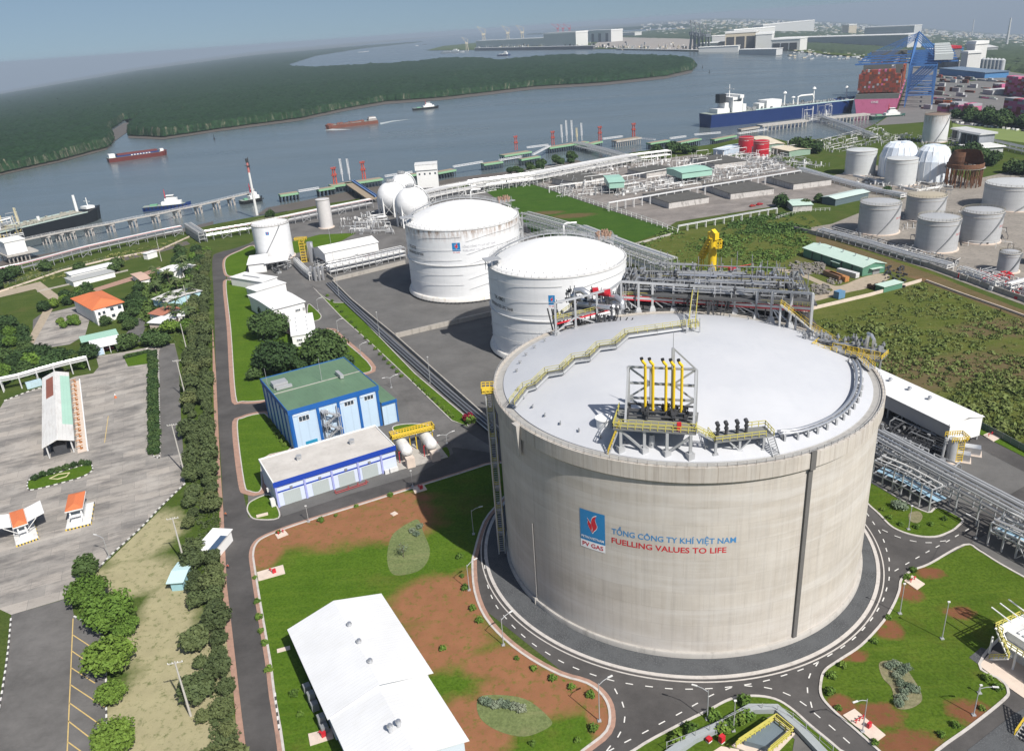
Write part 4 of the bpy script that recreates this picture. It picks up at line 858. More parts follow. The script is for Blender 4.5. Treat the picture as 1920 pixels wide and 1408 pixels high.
# --- white warehouse at the bottom
f=Fr((545,1181),(648,1408),(800,1330),6.5);z=6.5;A=g(542,1174,z);B=g(717,1124,z);f.D=abs((B-A).dot(f.y));ls=(g(620,1330,z)-A).dot(f.x);Lt=ls+(g(800,1290,z)-g(856,1371,z)).length+6
WH=thing('warehouse',f(f.L/2,f.D/2),'big white ridged warehouse at the bottom of the site beside the dark plant road','warehouse')
m_wroof=ribbed('white_roof_sheet',(.70,.71,.72),.8,.07,f=f,dirt=(.62,.62,.60),damt=.6);m_wwall=ribbed('pale_blue_wall_sheet',(.56,.63,.70),1.0,.06,f=f)
mb=MB();gwall(mb,f,.3,ls,.3,f.D-.3,0,z,2.6);f2w=f.D*.93;gwall(mb,f,ls,Lt,.6,f2w,0,z-.1,2.1);mb.build('wall',m_wwall,WH)
mb=MB();gable(mb,f,0,ls,0,f.D,z,2.7,.6);mb.build('roof',m_wroof,WH);mb=MB();gable(mb,f,ls+.9,Lt,.4,f2w+.2,z-.1,2.2,.6);mb.build('roof',m_wroof,WH)
for px,py in((656,1176),(674,1208),(695,1245),(732,1368),(748,1360)):P_=g(px,py,z+2.4);vent(WH,P_,.5)
for i,x in enumerate((ls*.42,ls*.55,ls*.62,ls*.8,ls*.86)):mb=MB();f.block(mb,x,x+1.4,-1.6,-.2,0,1.8+i%2);mb.build('air_conditioner',m_steel,WH)
for s_ in(f.D*.55,f.D*.72):
 mb=MB();f.block(mb,Lt-.05,Lt+.08,s_,s_+1.6,3,4.2);mb.build('window',m_glass,WH)
mb=MB();f.block(mb,Lt-6,Lt+2,-5,-.4,0,3.2);mb.build('lean_to',m_wwall,WH)
# --- blue building with green roof
H1=15.0;f=Fr((540,770),(707,723),(656,667),H1)
BB=thing('office_building',f(f.L/2,f.D/2),'tall light blue building with dark blue bands and flat green roof','building')
m_lblue=ribbed('light_blue_cladding',(.48,.61,.74),3.0,.06,f=f);m_bandb=M('blue_trim',(.012,.105,.36),.5,0,.1,.5);m_greenroof=ribbed('green_roof_sheet',(.125,.21,.125),1.0,.12,f=f,dirt=(.07,.10,.07),damt=.4)
mb=MB();f.block(mb,0,f.L,0,f.D,0,H1-.6);mb.build('wall',m_lblue,BB)
mb=MB();f.block(mb,-.1,f.L+.1,-.1,f.D+.1,H1-.6,H1-.2);mb.build('roof',m_greenroof,BB)
mb=MB()
for x0,x1,y0,y1 in((-.35,f.L+.35,-.35,-.1),(-.35,f.L+.35,f.D+.1,f.D+.35),(-.35,-.1,-.1,f.D+.1),(f.L+.1,f.L+.35,-.1,f.D+.1)):f.block(mb,x0,x1,y0,y1,H1-1.7,H1)
for x in(0,f.L*.29,f.L*.52,f.L*.75,f.L-.9):f.block(mb,x,x+.9,-.3,0,0,H1-1.7)
for i in range(7):y=f.D*i/6.3;f.block(mb,-.3,0,y,y+.7,0,H1-1.7)
mb.build('band',m_bandb,BB)
mb=MB()
for x0 in(.9,f.L*.29+.9,f.L*.52+.9,f.L*.75+.9):
 if x0<f.L*.3 or x0>f.L*.5:f.block(mb,x0+.3,x0+f.L*.2-.6,-.22,-.02,H1-2.6,H1-1.8)
mb.build('upper_panel',M('pale_panel',(.56,.64,.74),.6),BB)
for s_,z,w in((f.L*.09,10,3.6),(f.L*.60,10.8,3.4),(f.L*.83,10.8,3.4),(f.L*.33,9.6,2.6),(f.L*.33,4.2,2.6)):window(BB,f,'y0',s_,w,z,2.0,2)
mb=MB();f.block(mb,f.L*.12,f.L*.25,-.12,0,0,2.6);mb.build('door',M('teal_door',(.02,.25,.42),.5),BB)
mb=MB();rl=[]
for i in range(5):
 z0,z1=i*2.4,(i+1)*2.4;xa,xb=(f.L*.36,f.L*.49)if i%2 else(f.L*.49,f.L*.36)
 stair(mb,f(xa,-1.2 if i%2 else-2.4,z0),f(xb,-1.2 if i%2 else-2.4,z1),1.0);f.block(mb,min(xb,xb+.1)-1,max(xb,xb)+1,-3.0,-.3,z1-.12,z1)
 rails(mb,[f(xa,-3.0,z0),f(xb,-3.0,z1)],1.0,.1,1.2)
for x in(f.L*.345,f.L*.505):
 for y in(-.5,-3.0):mb.beam(f(x,y,0),f(x,y,12.4),.25)
mb.build('fire_stair',m_galv,BB)
mb=MB();f.block(mb,1.2,6.2,f.D*.62,f.D*.74,H1,H1+1.6);f.block(mb,1.6,7,f.D*.56,f.D*.60,H1,H1+.9);mb.build('chiller',m_galv,BB)
mb=MB();f.block(mb,f.L*.74,f.L*.78,f.D*.42,f.D*.58,H1,H1+1.3);mb.build('chiller',m_galv,BB)
for px,py in((620,713),):P_=f(f.L*.55,f.D*.5,H1);mb=MB();mb.cyl(P_,P_+Vector((0,0,8.5)),.09,.06,6);mb.build('lightning_rod',m_galv,BB)
P_=f(.5,f.D*.8,H1);mb=MB();mb.cyl(P_,P_+Vector((0,0,6)),.08,.05,6);mb.build('lightning_rod',m_galv,BB)
mb=MB();mb.beam(f(0,f.D*.5,H1-.12),f(f.L,f.D*.5,H1-.12),.35,.15);mb.build('roof_walk',m_conc,BB)
f3=Fr((540,770),(707,723),(656,667),H1);x0=f.L+.4;x1=f.L+5.6;y1=f.D*.62
mb=MB();f.block(mb,x0,x1,-.6,y1,0,8.2);mb.build('annexe_wall',m_lblue,BB)
mb=MB();f.block(mb,x0-.05,x1+.2,-.8,y1+.2,8.2,8.6);mb.build('annexe_roof',m_greenroof,BB)
mb=MB();f.block(mb,x0-.05,x1+.3,-.95,-.8,7.6,8.7);f.block(mb,x1-.3,x1+.15,-.9,-.62,0,7.6);mb.build('annexe_band',m_bandb,BB)
# --- low building with roller doors
H2=8.4;f=Fr((512,904),(739,834),(709,795),H2)
LB=thing('low_building',f(f.L/2,f.D/2),'long low building with beige flat roof, deep blue fascia and grey roller doors','building')
k=N('flat_roof_screed');p=k.pos();c=k.mix(k.ramp(k.noise(p,.12,6,.65),.35,.7),(.56,.535,.50),(.44,.415,.385));c=k.mix(k.math('MULTIPLY',k.ramp(k.noise(p,.5,5,.7),.55,.75),.4),c,(.30,.28,.26));m_screed=k.out(c,.9)
m_lwall=M('pale_lilac_wall',(.56,.62,.76),.7,0,.05,.3);m_deepb=M('deep_blue_fascia',(.01,.05,.36),.5,0,.08,.5)
mb=MB();f.block(mb,0,f.L,0,f.D,0,H2-1.0);mb.build('wall',m_lwall,LB)
mb=MB();f.block(mb,.1,f.L-.1,.1,f.D-.1,H2-1.0,H2-.3);mb.build('roof',m_screed,LB)
mb=MB();f.block(mb,-.2,f.L+.2,f.D-.1,f.D+.2,H2-1,H2);f.block(mb,-.2,.1,-.2,f.D-.1,H2-1,H2);f.block(mb,f.L-.1,f.L+.2,-.2,f.D-.1,H2-1,H2);mb.build('parapet',m_white,LB)
mb=MB();f.block(mb,-.25,f.L+.25,-.45,-.2,H2-1.7,H2-.1);f.block(mb,-.02,f.L,-.12,0,4.6,5.0)
mb.build('fascia',m_deepb,LB)
mb=MB()
for i in range(5):x=f.L*(.0,.225,.445,.665,.865)[i];f.block(mb,x,x+.55,-.35,-.13,0,H2-1.7)
mb.build('pilaster',M('pilaster_violet',(.33,.36,.66),.6),LB)
for i in range(4):
 x=f.L*(.055,.285,.50,.70)[i];mb=MB();f.block(mb,x,x+f.L*.135,-.1,.0,0,4.3);mb.build('roller_door',ribbed('roller_door',(.42,.47,.47),.5,.05,f=f),LB)
 mb=MB();f.block(mb,x+f.L*.06,x+f.L*.08,-.5,-.05,5.1,5.7);mb.build('wall_lamp',m_steel,LB)
for x in(.88,.925,.96):acbox(LB,f,f.L*x,-1.3,0,1.2)
for px,py in((561,862),(660,832)):P_=g(px,py,H2-.3);mb=MB();mb.box(P_,1.4,1.0,1.0,f.a);mb.cyl(P_+Vector((0,0,1)),P_+Vector((0,0,1.5)),.9,.9,10);mb.build('roof_fan',m_galv,LB)
mb=MB();f.block(mb,-1.6,-.3,1,2.4,0,2.4);f.block(mb,-1.3,-.3,5,6,3,4);mb.build('air_conditioner',m_whited,LB)
FP=thing('pipe_rack',f(f.L*.55,-2.4),'low red fire water pipes on a slab before the blue fascia building','pipes')
mb=MB();mb.cyl(f(f.L*.44,-2.6,.5),f(f.L*.72,-2.6,.5),.12);mb.cyl(f(f.L*.44,-3.3,.4),f(f.L*.70,-3.3,.4),.14)
for x in(.44,.55,.63,.7):mb.cyl(f(f.L*x,-2.6,0),f(f.L*x,-2.6,1.2),.18)
mb.build('pipe',M('dull_red_pipe',(.30,.06,.06),.7,0,.2,.8),FP)
# --- white control buildings beside the middle road
def whitebox(label,a,b,c,H,rise=0,cat='building',win=(),roofm=None,wallm=None,name='building',vents=0,eave=.5,za=0):
 f=Fr(a,b,c,H);T=thing(name,f(f.L/2,f.D/2,za),label,cat);mb=MB()
 if rise:gwall(mb,f,.2,f.L-.2,.2,f.D-.2,za,H,rise)
 else:f.block(mb,.2,f.L-.2,.2,f.D-.2,za,H-.25)
 mb.build('wall',wallm or m_white,T);mb=MB()
 if rise:gable(mb,f,0,f.L,0,f.D,H,rise,eave)
 else:f.block(mb,-.2,f.L+.2,-.2,f.D+.2,H-.25,H)
 mb.build('roof',roofm or m_white,T)
 for sd_,s0,w,z,h in win:window(T,f,sd_,s0,w,z,h,2)
 for i in range(vents):P_=f(f.L*(i+.5)/vents,f.D*.5,H+rise);vent(T,P_,.5)
 return T,f
m_wr2=ribbed('white_roof_sheet_fine',(.81,.81,.80),.6,.04,dirt=(.6,.6,.58),damt=.3)
T,f=whitebox('white roofed control building, the largest between the round tree clump and the white tank',(512,581),(571,566),(551,533),8,.5,win=[('y0',3,2.2,4.2,1.2),('y0',10.5,2.6,4.2,1.2),('y0',14.2,1.2,4.0,1.6)],roofm=m_wr2)
mb=MB();f.block(mb,f.L+.3,f.L+2.5,f.D*.3,f.D*.8,5.2,5.5);mb.build('canopy',m_white,T)
T,f=whitebox('low white annexe with small roof vents in front of the white control building',(546,630),(592,623),(566,589),5.5,0,win=[('y0',2,2.4,2.6,1.0),('y0',2.4,2.4,.8,1.0)])
for i in range(4):
 for y in(.25,.7):mb=MB();mb.cyl(f(f.L*y,f.D*(.2+.2*i),5.5),f(f.L*y,f.D*(.2+.2*i),6.0),.3,.3,8);mb.build('roof_vent',m_galv,T)
whitebox('narrow white block behind the white control building',(480,546),(536,530),(530,520),6,0)
T,f=whitebox('white flat roofed block between the narrow block and the white tank',(492,529),(520,519),(503,495),5,0);mb=MB();f.block(mb,f.L*.4,f.L*.5,f.D*.3,f.D*.8,5,5.3);mb.build('skylight',m_steel,T)
whitebox('small white pump house at the foot of the round white tank by the road',(464,497),(498,493),(496,477),5.5,.3,'pump house',roofm=m_wr2,name='pump_house')
T,f=whitebox('long white canopy on posts in front of the round white tank',(496,494),(540,487),(537,477),5.5,0,'canopy',name='canopy',za=4.8);mb=MB()
for x in(.05,.3,.55,.8,.97):
 for y in(.1,.9):mb.beam(f(f.L*x,f.D*y,0),f(f.L*x,f.D*y,5),.2)
mb.build('post',m_galv,T)
# --- white shed on legs beside the long pipe rack
f=Fr((608,474),(709,453),(701,441),9);f.D*=1.0
T=thing('compressor_shed',f(f.L/2,f.D/2),'long white gabled shed raised on columns behind the pipe rack','shed')
dd=(g(595,463,11)-f.o).dot(f.y)*2;f.D=max(8,dd)
mb=MB();gwall(mb,f,.2,f.L-.2,.2,f.D-.2,3.6,8.6,2.2);mb.build('wall',m_white,T);mb=MB();gable(mb,f,0,f.L,0,f.D,8.6,2.3,.3);mb.build('roof',m_wr2,T);mb=MB()
for i in range(8):
 for y in(.4,f.D-.4):mb.beam(f(.4+(f.L-.8)*i/7,y,0),f(.4+(f.L-.8)*i/7,y,3.8),.35)
mb.build('column',m_galv,T)
mb=MB();f.block(mb,2,f.L-2,2,f.D-2,.1,2.2);mb.build('compressor',M('maroon_machine',(.10,.03,.03),.6),T)
# --- white shed right of the big tank
f=Fr((1658,736),(1782,796),(1833,775),8.2);ex=-26.0
T=thing('shed',f(f.L/2,f.D/2),'long white open-sided shed right of the concrete tank, by the overgrown field','shed')
mb=MB();f.block(mb,ex,f.L,.1,f.D-.1,3.2,7.9);mb.build('wall',M('shed_wall',(.50,.50,.50),.7,0,.05,.5),T)
mb=MB();f.block(mb,f.L+.02,f.L+.2,-.2,f.D+.1,1.6,8.4);mb.build('gable_wall',m_white,T)
mb=MB();gable(mb,f,ex,f.L,0,f.D,7.9,1.2,.5);mb.build('roof',m_wr2,T)
for i in range(3):vent(T,f(f.L*(i+.5)/3.2-8,f.D*.5,9),.6)
mb=MB()
for i in range(10):
 for y in(.2,f.D-.2):mb.beam(f(ex+(f.L-ex-.3)*i/9,y,0),f(ex+(f.L-ex-.3)*i/9,y,3.3),.35)
mb.build('column',m_galv,T)
mb=MB();r2=random.Random(5)
for i in range(16):x=ex+2+(f.L-ex-4)*i/16;f.block(mb,x,x+1.6,f.D*.25,f.D*.7,0,r2.uniform(1.4,2.8))
mb.build('pump_row',m_dark,T)
# --- green warehouse and things in the lay-down yard
f=Fr((1506,465),(1618,502),(1658,493),4.6)
T=thing('warehouse',f(f.L/2,f.D/2),'pale green warehouse with green walls in the lay-down yard beside the overgrown field','warehouse')
m_gwall=ribbed('green_wall_sheet',(.10,.24,.165),5.0,.1,f=f);m_groof=ribbed('pale_green_roof',(.52,.66,.57),1.0,.06,f=f,dirt=(.4,.48,.42),damt=.3)
mb=MB();gwall(mb,f,.2,f.L-.2,.2,f.D-.2,0,4.6,1.5);mb.build('wall',m_gwall,T);mb=MB();gable(mb,f,0,f.L,0,f.D,4.6,1.6,.4);mb.build('roof',m_groof,T)
mb=MB();f.block(mb,f.L-.1,f.L+.12,f.D*.45,f.D*.75,0,3);mb.build('door',m_steel,T);mb=MB();f.block(mb,f.L,f.L+1.8,f.D*.3,f.D*.8,3.3,3.5);f.block(mb,f.L*.52,f.L*.66,-1.4,0,3,3.2);mb.build('canopy',m_groof,T)
for i in range(5):vent(T,f(f.L*(i+.5)/5,f.D*.5,6.2),.35)
for x in range(1,6):mb=MB();f.block(mb,f.L*x/6-.2,f.L*x/6+.2,-.12,.18,0,4.4);mb.build('pilaster',m_dark,T)
def container(label,a,b,col,name='container',h=2.6,w=2.5,cat='container',grp=None,z=0):
 A,B=g(*a),g(*b);d=B-A;L_=d.length;f=Fr(a,b,(b[0],b[1]-10),0,0,D=w)
 T=thing(name,f(L_/2,w/2,z),label,cat,grp);mt=ribbed('corrugated_'+label.split()[0]+str(int(col[0]*100)),col,.4,.08,f=f,dirt=(.25,.2,.17),damt=.4)
 mb=MB();f.block(mb,0,L_,0,w,z+.15,z+h);mb.build('body',mt,T);mb=MB();f.block(mb,L_,L_+.06,.15,w*.49,z+.25,z+h-.1);f.block(mb,L_,L_+.06,w*.51,w-.15,z+.25,z+h-.1);mb.build('door',mt,T)
 mb=MB();
 for x in(0,L_-.2):f.block(mb,x,x+.2,-.05,w+.05,z,z+.15)
 mb.build('base_rail',m_dark,T);return T
container('white container by the green warehouse',(1568,513),(1604,523),(.62,.62,.62));container('orange container in front of the white one by the green warehouse',(1552,519),(1584,530),(.45,.20,.06));container('rust brown container end to end beside the orange container',(1543,516),(1572,528),(.22,.12,.07))
T,f=whitebox('small pale green shed with open side at the edge of the overgrown field',(1658,538),(1694,529),(1690,521),3.0,0,'shed',roofm=m_groof,wallm=m_gwall,name='shed')
container('small blue hut standing by the sandy track',(1572,562),(1584,559),(.12,.26,.42),'hut',3.4,3.2,'hut')
k=N('scrap');p=k.pos();c=k.mix(k.noise(p,1.3,3),(.10,.085,.07),(.32,.30,.27));m_scrap=k.out(c,.9)
def scrap(label,pts,n,smax,name='scrap_heap',mt=None,hmax=1.2,seed=1):
 r2=random.Random(seed);mb=MB();xs=[p_[0]for p_ in pts];ys=[p_[1]for p_ in pts]
 for i in range(n):
  P_=g(r2.uniform(min(xs),max(xs)),r2.uniform(min(ys),max(ys)));mb.box(P_,r2.uniform(.3,smax),r2.uniform(.3,smax*.6),r2.uniform(.2,hmax),r2.random()*3)
 o=mb.build(name,mt or m_scrap);tag(o,label,'scrap',None,'stuff');return o
scrap('grey scrap metal and rubble scattered left of the green warehouse',[(1480,493),(1545,515)],170,2.6);scrap('dark rubble scattered below the sandy track',[(1522,535),(1555,553)],90,2.2,seed=2);scrap('dark pipes and rubble behind the small green shed',[(1655,500),(1700,540)],70,1.8,mt=m_dark,seed=3);scrap('pallets and pipes beside the orange container',[(1552,524),(1578,534)],26,2.4,seed=4)
for i,(px,py)in enumerate(((1628,541),(1634,543),(1641,540))):
 P_=g(px,py);mb=MB();mb.cyl(P_+Vector((0,0,1.1)),P_+Vector((.9,.3,1.1)),.6,.6,14);
 for e in(0,1):mb.cyl(P_+Vector((.9*e,.3*e,1.1)),P_+Vector((.9*e+.1,.3*e+.03,1.1)),1.15,1.15,16)
 tag(mb.build('cable_drum',M('drum_wood',(.09,.05,.035),.9)),('left','middle','right')[i]+' one of the dark cable drums by the small green shed','cable drum','cable drums')
# --- left side: canopy, booths, house, small roofs
HB=4.6;f=Fr((81,840),(137,826),(161,691),HB)
T=thing('loading_canopy',f(f.L/2,f.D/2),'long canopy with white and mint roof and a rusty patch in the yard','canopy')
hw_=f.L/2;
def slope(mb,x0,x1,y0,y1,m=0):
 z=lambda x:HB+1.6*(1-abs(x-hw_)/hw_)
 mb.hexa([f(x0,y0,z(x0)),f(x1,y0,z(x1)),f(x1,y1,z(x1)),f(x0,y1,z(x0))],[f(x0,y0,z(x0)+.15),f(x1,y0,z(x1)+.15),f(x1,y1,z(x1)+.15),f(x0,y1,z(x0)+.15)],m)
mb=MB();slope(mb,-.4,hw_-.01,0,f.D*.62);slope(mb,-.4,hw_*.25,f.D*.62,f.D*.93);slope(mb,hw_*.86,hw_-.01,f.D*.62,f.D*.93);slope(mb,-.4,hw_-.01,f.D*.93,f.D);slope(mb,hw_,f.L+.4,0,f.D*.2);slope(mb,hw_,hw_*1.4,f.D*.2,f.D*.93);slope(mb,hw_,f.L+.4,f.D*.93,f.D);mb.build('roof',ribbed('canopy_white_sheet',(.70,.69,.66),1.0,.08,f=f,dirt=(.36,.30,.25),damt=.5),T)
mb=MB();slope(mb,hw_*1.4,f.L+.4,f.D*.2,f.D*.93);mb.build('green_roof_sheet',ribbed('mint_sheet',(.40,.62,.50),1.0,.06,f=f),T)['label']='mint green roof strip'
mb=MB();slope(mb,hw_*.25,hw_*.86,f.D*.62,f.D*.93);mb.build('rusty_roof_sheet',ribbed('rust_sheet',(.26,.085,.045),1.0,.2,f=f),T)['label']='rust brown roof patch'
mb=MB()
for i in range(9):
 y=1+(f.D-2)*i/8
 for x in(.8,f.L-.8):mb.beam(f(x,y,0),f(x,y,HB+.2),.32)
mb.build('column',m_whited,T)
mb=MB();f.block(mb,1.2,f.L-1.8,1.5,f.D-1.5,0,.5);f.block(mb,2.5,f.L-2.6,2.5,f.D-2,.5,3.0);mb.build('machinery',m_dark,T)
mb=MB();f.block(mb,f.L+.3,f.L+3.2,-1,f.D,.1,.28);mb.build('apron',m_concl,T);mb=MB();f.block(mb,f.L+3.2,f.L+3.6,-1,f.D,0,.9);mb.build('kerb_wall',m_white,T)
for i in range(14):
 y=1.5+(f.D-3)*i/13;mb=MB();mb.cyl(f(f.L+1.4,y,.3),f(f.L+1.4,y,1.5),.2);mb.cyl(f(f.L+.2,y,1.4),f(f.L+2.2,y+.5,1.4),.16);mb.box(f(f.L+1.6,y,.3),.7,.7,.5,i);mb.build('filling_arm',M('rusty_orange',(.35,.15,.05),.8,0,.3,2),T)
m_tile=ribbed('orange_roof_tiles',(.62,.175,.065),.45,.08);m_tile.node_tree.nodes['Principled BSDF'].inputs['Roughness'].default_value=.8
def hip(mb,f,x0,x1,y0,y1,z,rise,over=.6):
 x0-=over;x1+=over;y0-=over;y1+=over;ins=min((y1-y0),(x1-x0))/2;a=[f(x0,y0,z),f(x1,y0,z),f(x1,y1,z),f(x0,y1,z)]
 b=[f(x0+ins,(y0+y1)/2,z+rise),f(x1-ins,(y0+y1)/2,z+rise)]if x1-x0>y1-y0 else[f((x0+x1)/2,y0+ins,z+rise),f((x0+x1)/2,y1-ins,z+rise)]
 c=[v-Vector((0,0,.25))for v in a]
 fs=[(0,1,5,4),(2,3,4,5),(1,2,5),(3,0,4)]if x1-x0>y1-y0 else[(0,1,4),(2,3,5),(1,2,5,4),(3,0,4,5)]
 return mb.add(a+b+c,fs+[(6,7,1,0),(7,8,2,1),(8,9,3,2),(9,6,0,3),(9,8,7,6)])
def booth(label,a,b,c,H,wings):
 f=Fr(a,b,c,H);T=thing('gate_booth',f(f.L/2,f.D/2),label,'booth')
 mb=MB();f.block(mb,-.8,f.L+1.6,-3.4,f.D+.3,0,.45);mb.build('base',m_whited,T)
 mb=MB()
 for i in range(14):x=-.85+(f.L+2.4)*i/14;f.block(mb,x,x+(f.L+2.4)/14-.02,-3.52,-3.4,0,.5,i%2)
 for i in range(10):y=-3.4+(f.D+3.6)*i/10;f.block(mb,f.L+1.6,f.L+1.72,y,y+(f.D+3.6)/10-.02,0,.5,i%2)
 mb.build('striped_kerb',[m_yellow,m_dark],T)
 mb=MB();f.block(mb,.5,f.L-.4,.3,f.D-.3,.45,H-.35);f.block(mb,.8,f.L-.6,-2.2,.3,.45,1.6);mb.build('wall',m_white,T)
 mb=MB();f.block(mb,.9,f.L-.8,.2,.32,2.2,3.4);f.block(mb,.35,.5,1,f.D-1,2.0,3.2);f.block(mb,f.L-.42,f.L-.3,1,f.D-1,1.8,3.2);mb.build('window',m_glass,T)
 mb=MB();hip(mb,f,.2,f.L-.2,0,f.D,H,.7,.4);mb.build('roof',m_tile,T)
 mb=MB();f.block(mb,-.3,f.L+.3,-.5,f.D+.5,H-.5,H-.26);mb.build('roof_edge',m_white,T)
 mb=MB();f.block(mb,.6,f.L-.6,-1.6,-.42,2.7,2.9);mb.build('window_hood',m_white,T)
 if wings:
  for s_ in(-1,1):
   xa,xb=(-.4,-4.6)if s_<0 else(f.L+.4,f.L+4.8);mb=MB();lo_,hi_=min(xa,xb),max(xa,xb);zl,zh=(H+.9,H-.1)if s_<0 else(H-.1,H+.9)
   mb.hexa([f(lo_,.2,zl),f(hi_,.2,zh),f(hi_,f.D-.2,zh),f(lo_,f.D-.2,zl)],[f(lo_,.2,zl+.15),f(hi_,.2,zh+.15),f(hi_,f.D-.2,zh+.15),f(lo_,f.D-.2,zl+.15)]);mb.beam(f(.4 if s_<0 else f.L-.4,.4,2),f((lo_+hi_)/2,.4,H+.2),.15)
   mb.build('wing_roof',m_white,T)
 return T
booth('gate booth with orange tiled roof and two white side wings',(25,987),(49,979),(55,950),4.6,True);booth('gate booth with orange tiled roof and no wings',(123,957),(153,950),(155,922),4.6,False)
Hh=8.0;f=Fr((173,581),(231,566),(237,534),Hh)
T=thing('house',f(f.L/2,f.D/2),'white two storey house with large orange tiled hip roof among trees','house')
mb=MB();f.block(mb,.6,f.L-.6,.6,f.D-.6,0,Hh-.3);f.block(mb,.3,f.L*.40,-2.0,.6,0,Hh-.6);mb.build('wall',m_white,T);mb=MB();hip(mb,f,0,f.L,0,f.D,Hh,2.6,.5);mb.build('roof',m_tile,T)
for s_,z in((f.L*.55,5),(f.L*.8,5),(f.L*.55,1.6),(f.L*.8,1.6)):mb=MB();f.block(mb,s_,s_+1.6,.48,.6,z,z+1.5);mb.build('window',m_glass,T)
for s_,z in((f.L*.1,5),(f.L*.25,5),(f.L*.1,1.6),(f.L*.25,1.6)):mb=MB();f.block(mb,s_,s_+1.2,-2.1,-2.0,z,z+1.5);mb.build('window',m_glass,T)
# teal-roofed parking shelter
f=Fr((171,653),(229,640),(235,613),4.2);T=thing('parking_shelter',f(f.L/2,f.D/2),'open shelter with mint green roof ridge below the orange roofed house','shelter')
mb=MB();f.block(mb,-3,f.L,f.D*.52,f.D,4.2,4.4);mb.build('roof',ribbed('mint_sheet2',(.36,.58,.46),.8,.06,f=f),T);mb=MB();mb.hexa([f(0,0,3.6),f(f.L,0,3.6),f(f.L,f.D*.52,4.3),f(0,f.D*.52,4.3)],[f(0,0,3.75),f(f.L,0,3.75),f(f.L,f.D*.52,4.45),f(0,f.D*.52,4.45)]);mb.build('front_roof',m_wr2,T)
mb=MB();f.block(mb,.4,f.L*.36,.5,3,0,3.5);mb.build('kiosk',m_lblue,T);mb=MB();f.block(mb,0,f.L,f.D-.3,f.D,0,4);mb.build('rear_wall',m_dark,T);mb=MB()
for x in(.36,.57,.78,.98):mb.beam(f(f.L*x,.3,0),f(f.L*x,.3,3.6),.2)
mb.build('post',m_white,T)
# small roofs among the trees
for i,(lab,a,b,c,H,rs,rm,wm)in enumerate([
 ('long white roofed workshop beside the drainage canal at left',(132,516),(213,497),(211,491),4.5,.5,m_wr2,m_white),
 ('grey lean-to roof in front of the long white workshop',(136,528),(215,509),(213,499),3.4,0,M('grey_sheet',(.40,.41,.40),.6,0,.08,.3),m_white),
 ('white roofed house nearest the canal',(293,508),(318,512),(324,491),5,.6,m_wr2,m_white),
 ('pale grey roofed house with cyan gable right of the orange roofed house',(285,561),(313,567),(313,533),5,.8,M('grey_sheet2',(.58,.57,.55),.6,0,.08,.3),M('cyan_wall',(.45,.66,.72),.7)),
 ('house with red brown roof below the cyan gabled house',(279,588),(303,592),(308,573),4,.6,M('redbrown_sheet',(.40,.16,.10),.7,0,.15,.5),m_white),
 ('white walled low house above the round tree',(278,605),(312,607),(315,594),4,.4,m_wr2,m_concl),
 ('small white square hut beside the tree row',(330,594),(348,592),(348,574),3.2,0,m_white,m_white),
 ('tiny pale hut with peach roof among palms',(264,526),(282,522),(284,506),3.5,.4,M('peach_sheet',(.55,.38,.30),.7),m_white),
 ('white roofed kiosk above the white roofed house',(275,476),(294,470),(296,466),4,0,m_white,m_white)]):
 whitebox(lab,a,b,c,H,rs,roofm=rm,wallm=wm,name='house' if i>1 else 'workshop')
T,f=whitebox('small pale cyan kiosk on the dry grass beside the tree row',(316,1092),(341,1090),(338,1056),2.8,.5,'kiosk',roofm=M('pale_cyan_sheet',(.50,.68,.70),.6,0,.06,.5),wallm=M('cyan_wall2',(.30,.52,.58),.7),name='kiosk')
T,f=whitebox('white roofed hut with blue end half hidden in the tree row',(361,1034),(397,1036),(396,990),3.6,0,'hut',roofm=m_wr2,wallm=m_white,name='hut')
mb=MB();f.block(mb,f.L*.72,f.L+.3,-.2,f.D*.7,3.61,3.7);mb.build('solar_panel',M('solar_glass',(.06,.10,.17),.25,0,.2,1),T)
container('pale blue container by the pipe rack in the concrete yard',(52,731),(81,723),(.45,.60,.66),h=2.6)
# mossy-roofed concrete basins and teal sheds
m_moss=M('mossy_roof',(.085,.082,.075),.95,0,.3,.3,(.05,.055,.045),.6);m_dwall=M('stained_white_wall',(.50,.48,.46),.85,0,.2,.8,(.10,.09,.08),.8)
for i,(lab,a,b,c,H)in enumerate([
 ('dark mossy roofed basin with stained white walls, nearest the green field',(1254,380),(1330,369),(1272,354),4.5),
 ('dark mossy roofed basin right of the nearest one',(1370,363),(1452,353),(1385,337),4.5),
 ('dark mossy roofed basin farthest right, beside the grey warehouse',(1488,345),(1560,336),(1516,321),4.5),
 ('stained white basin building covered in pipes behind the long teal shed',(1340,308),(1400,301),(1380,286),4.5),
 ('stained white basin building left of the long teal shed',(1212,325),(1270,316),(1250,306),4.5),
 ('dark roofed basin at the back left of the pipe yard',(1078,342),(1140,330),(1120,318),5)]):
 whitebox(lab,a,b,c,H,0,'basin',roofm=m_moss,wallm=m_dwall,name='covered_basin')
m_teal=ribbed('teal_sheet',(.34,.56,.46),1.0,.06)
for lab,a,b,c,H in(('teal gabled shed on posts at the left of the pipe yard',(1142,343),(1171,341),(1160,328),9),('long teal gabled shed on posts in the middle of the pipe yard',(1279,325),(1336,318),(1326,307),9)):
 T,f=whitebox(lab,a,b,c,H,1.0,'shed',roofm=m_teal,wallm=m_teal,name='shed',za=4.5);mb=MB()
 for x in(.3,f.L/2,f.L-.3):
  for y in(.3,f.D-.3):mb.beam(f(x,y,0),f(x,y,4.6),.4)
 mb.build('column',m_galv,T)
whitebox('grey green gabled warehouse behind the tank farm',(1567,374),(1630,360),(1622,352),4.5,1.0,'warehouse',roofm=M('greygreen_sheet',(.50,.60,.56),.6,0,.06,.3),wallm=M('slate_wall',(.10,.14,.16),.7),name='warehouse')
